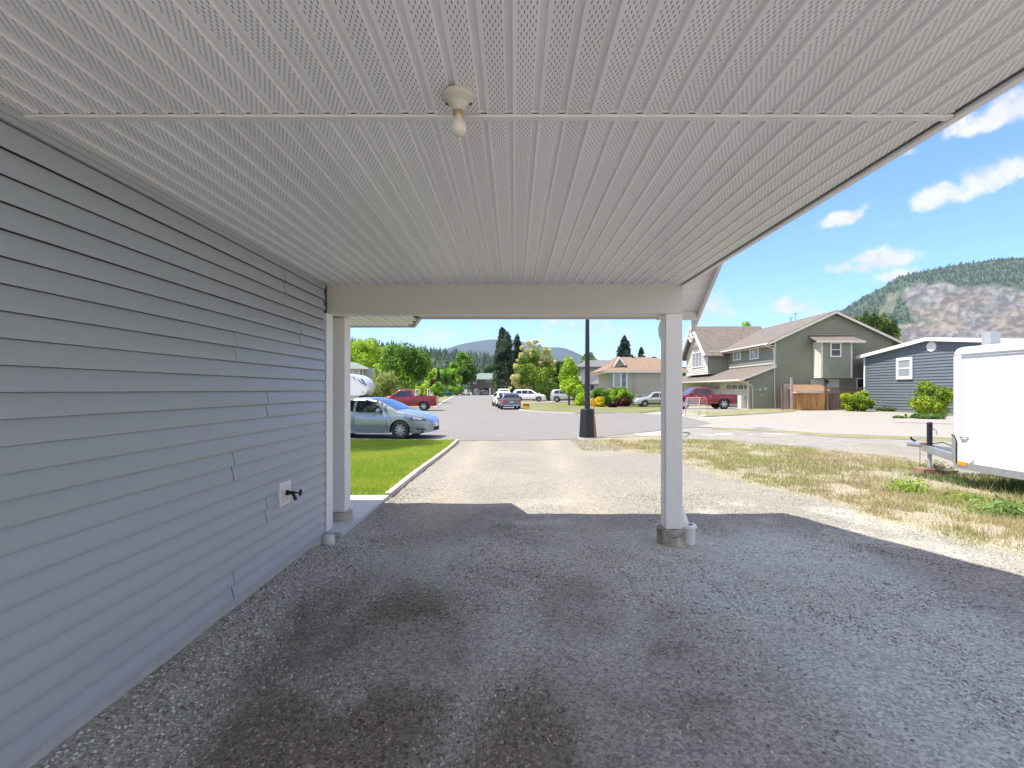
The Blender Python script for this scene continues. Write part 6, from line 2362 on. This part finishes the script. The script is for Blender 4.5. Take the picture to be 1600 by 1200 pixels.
P0, P1, P2, P3 = Vector((x0_ + .2, Yn + .9, Zn)), Vector((x1_ - .2, Yn + .9, Zn)), Vector((x1_ - .3, Yn + .45, zt_)), Vector((x0_ + .3, Yn + .45, zt_))
for k in range(15):
    t = k / 14
    mb.tube([P0.lerp(P1, t), P3.lerp(P2, t)], .006, 3, cap=False)
for k in range(12):
    t = k / 11
    mb.tube([P0.lerp(P3, t), P1.lerp(P2, t)], .006, 3, cap=False)
for k in range(9):
    t = k / 8
    mb.tube([P1.lerp(P2, t), Vector((x1_, Yn, Zn)).lerp(Vector((x1_ - .1, Yn, zt_)), t)], .006, 3, cap=False)
mb.build('netting', M['trim_white'], net)['kind'] = 'stuff'
# drain grate in the apron
p = PG([(1182, 670.5), (1196, 670.5), (1196, 668.8), (1181, 668.8)])
gt = MB()
xs_ = [q[0] for q in p]
ys_ = [q[1] for q in p]
for k in range(4):
    y = min(ys_) + (max(ys_) - min(ys_)) * k / 3
    gt.box(min(xs_), max(xs_), y - .04, y + .04, ZS + .017, ZS + .034)
gt.box(min(xs_) - .04, min(xs_), min(ys_) - .04, max(ys_) + .04, ZS + .017, ZS + .036).box(max(xs_), max(xs_) + .04, min(ys_) - .04, max(ys_) + .04, ZS + .017, ZS + .036)
g_ = gt.build('drain_grate', M['grey_metal'])
tag(g_, 'flat metal drain grate set in the pale concrete apron', 'drain grate')

# ------------------------------------------------------------------ white cargo trailer
tr = empty('cargo_trailer', (8.0, 7.0, 0))
tag(tr, 'white enclosed cargo trailer parked in the dry grass', 'trailer')
TX0, TX1, TY0, TY1, TZ0, TZ1 = 7.30, 8.80, 4.6, 8.05, .40, 2.16
b = MB()
b.prism([(TY0, TZ0), (TY1, TZ0), (TY1, TZ1), (TY0, TZ1)], 'x', TX0, TX1)
b.build('body', M['trailer_white'], tr, bevel=.02)
# rounded roof edge
rp_ = [(TX0 - .012, TZ1), (TX0 - .012, TZ1 + .03), (TX0 + .03, TZ1 + .11), (TX0 + .12, TZ1 + .145), (TX1 - .12, TZ1 + .145), (TX1 - .03, TZ1 + .11), (TX1 + .012, TZ1 + .03), (TX1 + .012, TZ1)]
MB().prism(rp_, 'y', TY0 - .01, TY1 + .02).build('roof', M['trailer_white'], tr, smooth=50, bevel=.03)
MB().box(TX0 - .012, TX0 - .001, TY0, TY1, TZ1 - .035, TZ1 - .012).build('roof_trim', M['grey_metal'], tr)
MB().box(TX0 - .016, TX0 - .002, TY1 - .13, TY1 + .012, TZ0, TZ1).box(TX0 - .016, TX0 + .10, TY1 + .001, TY1 + .014, TZ0, TZ1).build('corner_trim', M['trailer_white'], tr, bevel=.004)
MB().box(TX0 - .014, TX0 - .002, TY0, TY1, TZ0 - .09, TZ0 + .02).box(TX0, TX1, TY1 - .05, TY1 - .001, TZ0 - .09, TZ0 - .001).build('frame_rail', M['galv'], tr)
MB().prism([(TX0 - .03, TZ0 - .0), (TX1, TZ0), (TX1, TZ0 + .44), (TX0 + .1, TZ0 + .44), (TX0 - .03, TZ0 + .40)], 'y', TY1 + .016, TY1 + .03).build('stone_guard', M['galv'], tr)
MB().prism([(TY1 - .055, TZ0), (TY1 + .03, TZ0), (TY1 + .03, TZ0 + .46), (TY1 - .02, TZ0 + .44), (TY1 - .055, TZ0 + .36)], 'x', TX0 - .028, TX0 - .0165).build('guard_wrap', M['galv'], tr)
MB().tube([(TX0 - .03, TY1 - .055, TZ0), (TX0 - .03, TY1 - .055, TZ0 + .36), (TX0 - .03, TY1 - .02, TZ0 + .44), (TX0 - .03, TY1 + .03, TZ0 + .46)], .009, 6).build('guard_trim', M['underbody'], tr)
for k in range(9):
    z = TZ0 + .1 + k * .2
    MB().lathe([(0, 0), (.008, 0), (.008, .006), (0, .006)], (TX0 - .023, TY1 - .09, z), 8, 'x').build('rivet', M['galv'], tr)
MB().box(TX0 - .03, TX0 - .0145, TY1 - .23, TY1 - .075, TZ0 - .03, TZ0 + .035).build('side_marker', M['amber'], tr, bevel=.005)
MB().tube([(TX0 - .004, TY1 - .24, .835), (TX0 - .035, TY1 - .20, .84), (TX0 - .035, TY1 - .13, .84), (TX0 - .004, TY1 - .10, .835)], .014, 8).build('latch', M['grey_metal'], tr)
MB().box(TX0 - .022, TX0 - .0165, TY1 - .33, TY1 - .27, TZ0 + .05, TZ0 + .13).build('cover_plate', M['pvc'], tr)
MB().box(TX0 - .006, TX0 - .001, 6.9, 6.93, TZ0 + .03, TZ1 - .04).build('panel_seam', M['grey_metal'], tr)
MB().box(7.62, 7.79, 7.78, 7.93, TZ1 + .14, TZ1 + .365).box(7.58, 7.83, 7.74, 7.97, TZ1 + .1451, TZ1 + .155).build('roof_vent', M['grey_metal'], tr, bevel=.006)
for yy_ in (5.6, 6.1):
    mbw = MB().lathe([(.2, -.09), (.29, -.09), (.325, -.06), (.325, .06), (.29, .09), (.2, .09)], (TX0 + .05, yy_ - .2, .32), 22, 'x')
    wq = mbw.build('wheel', M['rubber'], tr, smooth=40)
    MB().lathe([(0, -.05), (.19, -.03), (.2, .03)], (TX0 + .02, yy_ - .2, .32), 18, 'x').build('rim', M['trim_white'], wq, smooth=40)
    break
MB().box(TX0 - .1, TX0 + .14, 5.0, 5.8, .66, .69).build('mudguard', M['galv'], tr, bevel=.02)
# tongue: two angled beams meeting at the coupler, jack on a block
cxp = (8.02, 9.62)
for sx in (TX0 + .12, TX1 - .12):
    a = Vector((sx, TY1 - .02, .43))
    b_ = Vector((cxp[0], cxp[1] - .1, .47))
    d_ = (b_ - a).normalized()
    n_ = Vector((-d_.y, d_.x, 0)) * .04
    u_ = Vector((0, 0, .06))
    q = [a - n_ - u_, a + n_ - u_, b_ + n_ - u_, b_ - n_ - u_, a - n_ + u_, a + n_ + u_, b_ + n_ + u_, b_ - n_ + u_]
    MB().add(q, [(0, 3, 2, 1), (4, 5, 6, 7), (0, 1, 5, 4), (1, 2, 6, 5), (2, 3, 7, 6), (3, 0, 4, 7)]).build('tongue_beam', M['galv'], tr)
cj = empty('tmp', (0, 0, 0))
bpy.data.objects.remove(cj)
MB().box(cxp[0] - .06, cxp[0] + .06, cxp[1] - .20, cxp[1] - .06, .535, .565).build('coupler_plate', M['rust'], tr, bevel=.01)
MB().tube([(cxp[0], cxp[1] - .1, .52), (cxp[0] - .02, cxp[1] + .12, .52), (cxp[0] - .02, cxp[1] + .24, .50)], [.06, .06, .045], 12).build('coupler', M['galv'], tr, smooth=50)
MB().tube([(cxp[0] - .02, cxp[1] + .05, .57), (cxp[0] - .04, cxp[1] + .16, .62), (cxp[0] - .08, cxp[1] + .10, .65)], .018, 8).build('coupler_latch', M['underbody'], tr, smooth=50)
jx, jy = 8.0, 9.36
MB().tube([(jx, jy, .10), (jx, jy, .56)], .035, 12).build('jack_leg', M['grey_metal'], tr, smooth=50)
MB().tube([(jx, jy, .44), (jx, jy, .92)], .045, 12).lathe([(.045, .92), (.05, .95), (.03, .98), (0, .98)], (jx, jy, 0), 12).build('jack', M['black_metal'], tr, smooth=50)
MB().tube([(jx + .03, jy, .86), (jx + .10, jy - .04, .82), (jx + .10, jy - .04, .74)], .009, 6).build('crank', M['grey_metal'], tr)
MB().tube([(jx + .02, jy, .56), (jx + .15, jy - .12, .60), (jx + .26, jy - .2, .54), (jx + .42, jy - .4, .50)], .009, 6).build('cable', M['underbody'], tr, smooth=60)
MB().lathe([(0, .0), (.09, .0), (.09, .012), (0, .012)], (jx, jy, .098), 14).build('jack_foot', M['rust'], tr)
for x in (-.10, ):
    mbc = MB()
    for k in range(12):
        z = .50 - k * .036
        mbc.lathe([(.010, -.005), (.016, 0), (.010, .005), (.006, 0), (.010, -.005)], (jx + x, jy + .1 + .006 * (k % 2), z), 8, 'x' if k % 2 else 'y')
    mbc.build('safety_chain', M['rust'], tr)['kind'] = 'stuff'
gz_ = float(ground_z(8, 9.3))
bk = MB().box(jx - .22, jx + .02, jy - .12, jy + .12, gz_ - .02, .095)
tag(bk.build('concrete_block', material('block_red', (.30, .17, .13), .9, var=.2), bevel=.01), 'reddish block under the foot of the trailer jack', 'block')
tag(MB().box(jx + .03, jx + .34, jy - .22, jy + .05, gz_ - .02, .08).build('timber_block', M['wood_dark'], bevel=.01), 'dark timber offcut on the ground beside the trailer jack', 'timber block')

# ------------------------------------------------------------------ vegetation
GR = np.array
light_green = [(0.183, 0.308, 0.021), (0.379, 0.56, 0.035), (0.504, 0.657, 0.056)]
mid_green = [(0.075, 0.169, 0.021), (0.203, 0.389, 0.034), (0.372, 0.575, 0.051)]
deep_green = [(0.033, 0.081, 0.016), (0.081, 0.179, 0.024), (0.146, 0.276, 0.033)]
spruce_c = [(.022, .050, .030), (.07, .12, .065)]

column('spruce_tree', 'tall dark spruce standing left of the yellow-tipped maple', 788, 515, 84, 40, 30000, .17, [(.03, .06, .035), (.09, .14, .075), (.16, .21, .13)], seed=1, taper=.30, z_low=.2)
column('spruce_tree', 'slim dark spruce top showing between spruce and yellow-tipped maple', 808, 521, 88, 30, 14000, .15, [(.03, .06, .035), (.07, .11, .06)], seed=2, taper=.45, z_low=.2)
conifer('spruce_tree', 'dark spruce rising behind the tan house roof', 976, 613, 526, 92, 44, 8000, .3, [(.025, .055, .04), (.06, .10, .07)], seed=3, power=.6)
conifer('spruce_tree', 'small spruce top behind the tan house ridge', 1002, 613, 543, 98, 32, 3000, .3, [(.025, .055, .04), (.06, .10, .07)], seed=4, power=.7)
conifer('spruce_tree', 'small dark spruce by the hedges far down the left side', 685, 613, 577, 150, 16, 4000, .25, spruce_c, seed=5)
# yellow tipped maple
s_ = 78 / F
mt = empty('maple_tree', ((834 - CX) * s_, 78, ZS))
tag(mt, 'large maple with yellow variegated edges behind the white car', 'tree')
trunk(mt, ((834 - CX) * s_, 78, ZS), 3.6, .18, .10, 8, seed=4)
mx_ = (834 - CX) * s_
zc = CZ + (HY - 577) * s_
bl = crown_blobs((mx_ + .2, 78, zc), 3.0, 4.0, 30, 1.1, seed=9) + [(mx_ + dx_, 77.3, .9, 1.0, 1.0, .9) for dx_ in (-2.2, -1.2, -.2, .9, 1.9, 2.6)]
leaf_cloud('crown', bl, 19000, .13, [(.11, .20, .02), (.24, .38, .04), (.40, .52, .08)], mt, seed=11)
yb = [(W(x, 0, 76.4).x, 76.4, W(0, y, 76.4).z, r_ * 1.05, r_ * .9, r_ * 1.05) for x, y, r_ in
      ((822, 600, .55), (858, 596, .4), (845, 566, .35), (826, 575, .35), (812, 597, .75), (806, 588, .6), (806, 603, .7), (813, 608, .6), (802, 597, .4), (818, 547, .7), (828, 540, .65), (840, 539, .6), (811, 560, .6), (808, 573, .55), (855, 550, .65), (862, 560, .55), (850, 558, .5), (830, 552, .45), (820, 612, .45), (801, 608, .4), (864, 572, .4))]
rq = random.Random(3)
yb = [(c_[0] + rq.uniform(-.5, .5), c_[1] - rq.uniform(-.2, .5), c_[2] + rq.uniform(-.6, .6), q_ := c_[3] * rq.uniform(.35, .75), q_, q_) for c_ in yb for k_ in range(4)]
leaf_cloud('variegated_leaves', yb, 13000, .10, [(.60, .60, .20), (.80, .74, .38), (.42, .48, .12)], mt, seed=12, hollow=.0, clump=2.4)
tree('leafy_tree', 'dark leafy tree behind the yellow-tipped maple, right side', 'tree', 872, 615, 556, 82, 40, 7000, .18, deep_green + mid_green[:1], seed=14)
column('small_tree', 'small bright lime green tree on the far lawn', 889, 557, 56, 46, 15000, .10, light_green, seed=15, taper=.62, z_low=.75)
tree('round_shrub', 'bright green shrub left of the lamp post pole', 'shrub', 906, 633, 600, 54, 24, 4500, .085, light_green, trunk_h=.02, k=12, seed=16)
sh = [('hedge_shrub', 'large round green shrub before the tan house, left half of hedge', 940, 634, 600, 52.6, 38, mid_green + light_green[1:2], 6500),
      ('hedge_shrub', 'green shrub before the tan house, right of the large round one', 972, 634, 601, 52.3, 32, mid_green + light_green[1:2], 5500)]
for nm, lb, x, yb_, yt, Y_, w_, cl, n_ in sh:
    tree(nm, lb, 'shrub', x, yb_, yt, Y_, w_, n_, .085, cl, trunk_h=.02, k=14, seed=x, squash=.8)
tree('yellow_shrub', 'bright yellow flowering shrub right of the lamp post', 'shrub', 935, 637.5, 619, 50.5, 27, 4200, .075, [(.55, .42, .02), (.75, .60, .03), (.45, .40, .03)], trunk_h=.02, k=14, seed=21)
tree('purple_shrub', 'low dark purple shrub before the tan house hedge', 'shrub', 956, 640.5, 628.5, 48.5, 20, 2600, .06, [(.035, .010, .020), (.08, .02, .035)], trunk_h=.02, k=10, seed=22)
tree('red_shrub', 'dark reddish barberry shrub under the right hedge shrub', 'shrub', 973, 637, 619, 51.0, 26, 2800, .07, [(.07, .02, .018), (.13, .04, .03)], trunk_h=.02, k=10, seed=23)
tree('leafy_tree', 'round green treetop behind the grey roofed house', 'tree', 924, 613, 551, 110, 34, 5000, .22, mid_green, seed=24)
tree('leafy_tree', 'leafy treetop above the green house ridge, left one', 'tree', 1174, 600, 492, 78, 36, 5000, .18, mid_green, seed=25)
tree('leafy_tree', 'small sparse treetop above the green house ridge, right one', 'tree', 1210, 600, 499, 82, 24, 2200, .17, mid_green, seed=26)
# cedar hedge right of the green house
for k, (x, yt, w_) in enumerate(((1338, 491, 24), (1352, 486, 24), (1366, 484, 26), (1381, 486, 26), (1394, 496, 20))):
    column('cedar_tree', ['leftmost', 'second from left', 'middle', 'second from right', 'rightmost'][k] + ' of the five tall cedars behind the green house gable', x, yt, 62, w_, 7000, .13,
           [(.04, .085, .012), (.10, .17, .018), (.22, .28, .03)], seed=30 + k, group='cedars behind the green house')
tree('leafy_tree', 'thin bare-topped tree tip behind the green house peak', 'tree', 1317, 600, 484, 75, 12, 700, .14, mid_green, seed=36)
# shrubs at the blue house
tree('spirea_shrub', 'yellow-green shrub at the left corner of the blue house', 'shrub', 1340, 641, 611, 40.5, 45, 7500, .085, [(.18, .28, .02), (.38, .46, .03), (.48, .52, .05)], trunk_h=.02, k=18, seed=41)
tree('leafy_shrub', 'tall upright yellow-green shrub before the blue house wall', 'shrub', 1455, 652, 596, 33.5, 48, 6500, .085, [(.16, .26, .02), (.32, .42, .03), (.40, .50, .05)], trunk_h=.03, k=30, seed=42)
for (x, yb_, yt, w_, Y_, lb, cl) in ((1385, 641.5, 635.5, 42, 41, 'low grey-green ground cover plant beside the blue house shrub', [(.10, .14, .05), (.16, .2, .08)]),
                                 (1430, 642, 634, 50, 41.5, 'low dull green planting at the base of the blue house wall', [(.10, .14, .05), (.18, .2, .09)]),
                                 (1450, 661, 645, 62, 29.5, 'spreading green strappy plants under the tall shrub', [(.07, .15, .03), (.14, .24, .05)]),
                                 (1406, 658, 650, 22, 30, 'small round green plant at the left end of the planting bed', [(.12, .22, .03), (.2, .3, .05)]),
                                 (1480, 645, 636, 30, 40, 'low grey shrub right of the tall upright shrub', [(.10, .13, .06), (.16, .19, .09)])):
    tree('low_plant', lb, 'plant', x, yb_, yt, Y_, w_, 1800, .07, cl, trunk_h=.02, k=10, seed=x)
# planting bed kerb
bed = MB().prism(PG([(1396, 655), (1500, 650), (1500, 664), (1398, 661)]), 'z', ZS + .0, ZS + .05).build('planting_bed', M['concrete_drive'])
tag(bed, 'raised planting bed in the concrete before the blue house', kind='structure')

# left side trees
tree('leafy_tree', 'large green tree behind the red pickup', 'tree', 630, 618, 540, 66, 74, 17000, .16, deep_green[1:] + mid_green, seed=51, k=26, trunk_h=.12)
tree('leafy_tree', 'tall light green tree above the pale house at far left', 'tree', 572, 600, 530, 92, 56, 15000, .17, light_green, seed=52, k=26)
tree('leafy_tree', 'light green tree at the left edge beside the porch post', 'tree', 536, 600, 526, 95, 50, 9000, .18, light_green, seed=53, k=20)
tree('weeping_tree', 'low weeping tree with drooping grey-green branches beside the camper', 'tree', 602, 620, 583, 52, 56, 12000, .11, [(.20, .26, .05), (.36, .42, .12), (.26, .32, .08)], seed=54, k=20, droop=.55, trunk_h=.05)
tree('leafy_tree', 'green tree left of the dark house at street end', 'tree', 722, 613, 552, 172, 38, 9000, .38, mid_green, seed=55, k=20)
tree('leafy_tree', 'shaded dark tree touching the dark house roof', 'tree', 731, 614, 562, 162, 26, 6000, .34, deep_green, seed=56, k=16)
tree('leafy_tree', 'mid green tree beyond the teal pickup', 'tree', 701, 613, 572, 160, 34, 6000, .35, mid_green, seed=57, k=16)
tree('leafy_tree', 'yellow-green rounded tree further back beyond the small spruce', 'tree', 677, 611, 577, 190, 24, 4000, .4, light_green, seed=58)
tree('red_tree', 'dark red leaved small tree among the green hedges', 'tree', 677, 614, 593, 140, 16, 2200, .28, [(.06, .015, .02), (.10, .03, .03)], seed=59)
for k, (x, yt, Y_, w_, lb) in enumerate(((662, 596, 98, 28, 'bright green shrub directly behind the pickup bed rack'), (685, 597, 118, 22, 'rounded green shrub left of the teal pickup'), (648, 600, 104, 18, 'green shrub between the big tree and bed rack'), (700, 602, 138, 22, 'hedge shrub behind the teal pickup'), (716, 603, 150, 20, 'hedge shrub left of the far white car'))):
    tree('hedge_shrub', lb, 'shrub', x, 617, yt, Y_, w_, 3200, .16, light_green if k in (0, 2) else mid_green, trunk_h=.02, k=12, seed=60 + k)
tree('leafy_tree', 'green tree right of the dark house behind parked cars', 'tree', 780, 614, 577, 120, 22, 3000, .25, deep_green + mid_green[:1], seed=67)
tree('leafy_tree', 'dull green tree between the forest and the spruce', 'tree', 768, 612, 570, 200, 30, 5000, .4, [(.05, .09, .03), (.10, .15, .05)], seed=68)
# backdrop of garden trees so no bare horizon shows between the houses
for k, (x, yt, Y_, w_) in enumerate(((600, 585, 130, 40), (645, 588, 135, 40), (860, 592, 120, 50), (900, 590, 125, 50), (1010, 580, 130, 60), (1060, 575, 125, 60), (1110, 570, 130, 60))):
    tree('garden_tree', ['shaded garden tree behind the weeping tree', 'shaded garden tree behind the pickup', 'garden tree beyond the far driveway, left', 'garden tree beyond the small lime tree', 'garden tree behind the tan house, left', 'garden tree behind the tan house, right', 'garden tree behind the green house wing'][k], 'tree', x, 613, yt, Y_, w_, 3500, .26, deep_green + mid_green[:1], trunk_h=.05, k=16, seed=70 + k)
# street tree beside the near lawn that shades the lawn
e = empty('shade_tree', (-8.0, 14.9, ZS))
tag(e, 'leafy yard tree left of the sedan, shading the lawn', 'tree')
trunk(e, (-8.0, 14.9, ZS), 4.2, .16, .09, 7, seed=8)
leaf_cloud('crown', crown_blobs((-7.7, 15.0, 5.2), 2.4, 1.8, 18, .9, seed=80, ry=2.1), 10000, .11, mid_green, e, seed=80)

# weeds in the dry grass
for k, (x, y, r_, n_, cl, lb) in enumerate(((1413, 771, .34, 500, [(.22, .36, .03), (.32, .44, .05)], 'bright green leafy weed clump in the dry grass before the jack'),
                                       (1500, 784, .40, 330, [(.20, .30, .04), (.3, .38, .06)], 'flat green weed patch right of the leafy clump'),
                                       (1565, 808, .42, 700, [(.16, .27, .07), (.26, .36, .10)], 'pale green weed clump at the right edge of the dry grass'),
                                       (1450, 738, .5, 500, [(.20, .24, .08), (.28, .30, .10)], 'dull green weeds growing beside the jack block'))):
    gx_, gy_ = G(x, y)
    z_ = float(ground_z(gx_, gy_)) + .02
    flat_ = .10 if k == 1 else .17
    e = empty('weed', (gx_, gy_, z_ - .02))
    tag(e, lb, 'weed')
    leaf_cloud('leaves', [(gx_, gy_, z_ + flat_ * .4, r_, r_ * .7, flat_), (gx_ + r_ * .4, gy_ - .05, z_ + flat_ * .3, r_ * .5, r_ * .5, flat_ * .9)], n_, .038, cl, e, mat='grass', hollow=.1, aspect=.3, seed=k)
# weeds under the trailer
n = 9000
X = 7.3 + 1.9 * rng.random(n)
Y = 4.6 + 4.6 * rng.random(n)
g = np.array([.12, .17, .05]) * (.6 + .8 * rng.random((n, 1)))
hh = .08 + .26 * rng.random(n) ** 2 * np.exp(-((Y - 7.1) / 1.2) ** 2)
blades('trailer_weeds', X, Y, ground_z(X, Y), hh, .014, g, 'dark green weeds growing under the white trailer', lean=.8)
# tall thin seed stalks
n = 420
X = 3 + 8 * rng.random(n)
Y = 5 + 6 * rng.random(n)
k_ = sdist(DRY, X, Y) > .4
X, Y = X[k_], Y[k_]
n = len(X)
g = np.array([.50, .42, .24]) * (.6 + .7 * rng.random((n, 1)))
blades('seed_stalks', X, Y, ground_z(X, Y), .18 + .2 * rng.random(n), .008, g, 'thin tall dry seed stalks in the dry grass', lean=.4)

# ------------------------------------------------------------------ air
hz = MB().box(-7000, 7000, -400, 9300, -1.5 + ZS - 4, 1150)
hm = bpy.data.materials.new('haze')
hm.use_nodes = True
t = hm.node_tree
t.nodes.remove(t.nodes['Principled BSDF'])
pv_ = t.nodes.new('ShaderNodeVolumePrincipled')
pv_.inputs['Color'].default_value = (.58, .74, 1.0, 1)
pv_.inputs['Density'].default_value = HAZE
pv_.inputs['Anisotropy'].default_value = 0.0
t.links.new(pv_.outputs[0], t.nodes['Material Output'].inputs['Volume'])
hzo = hz.build('haze', hm)
tag(hzo, 'thin blue summer haze over the valley', kind='stuff')
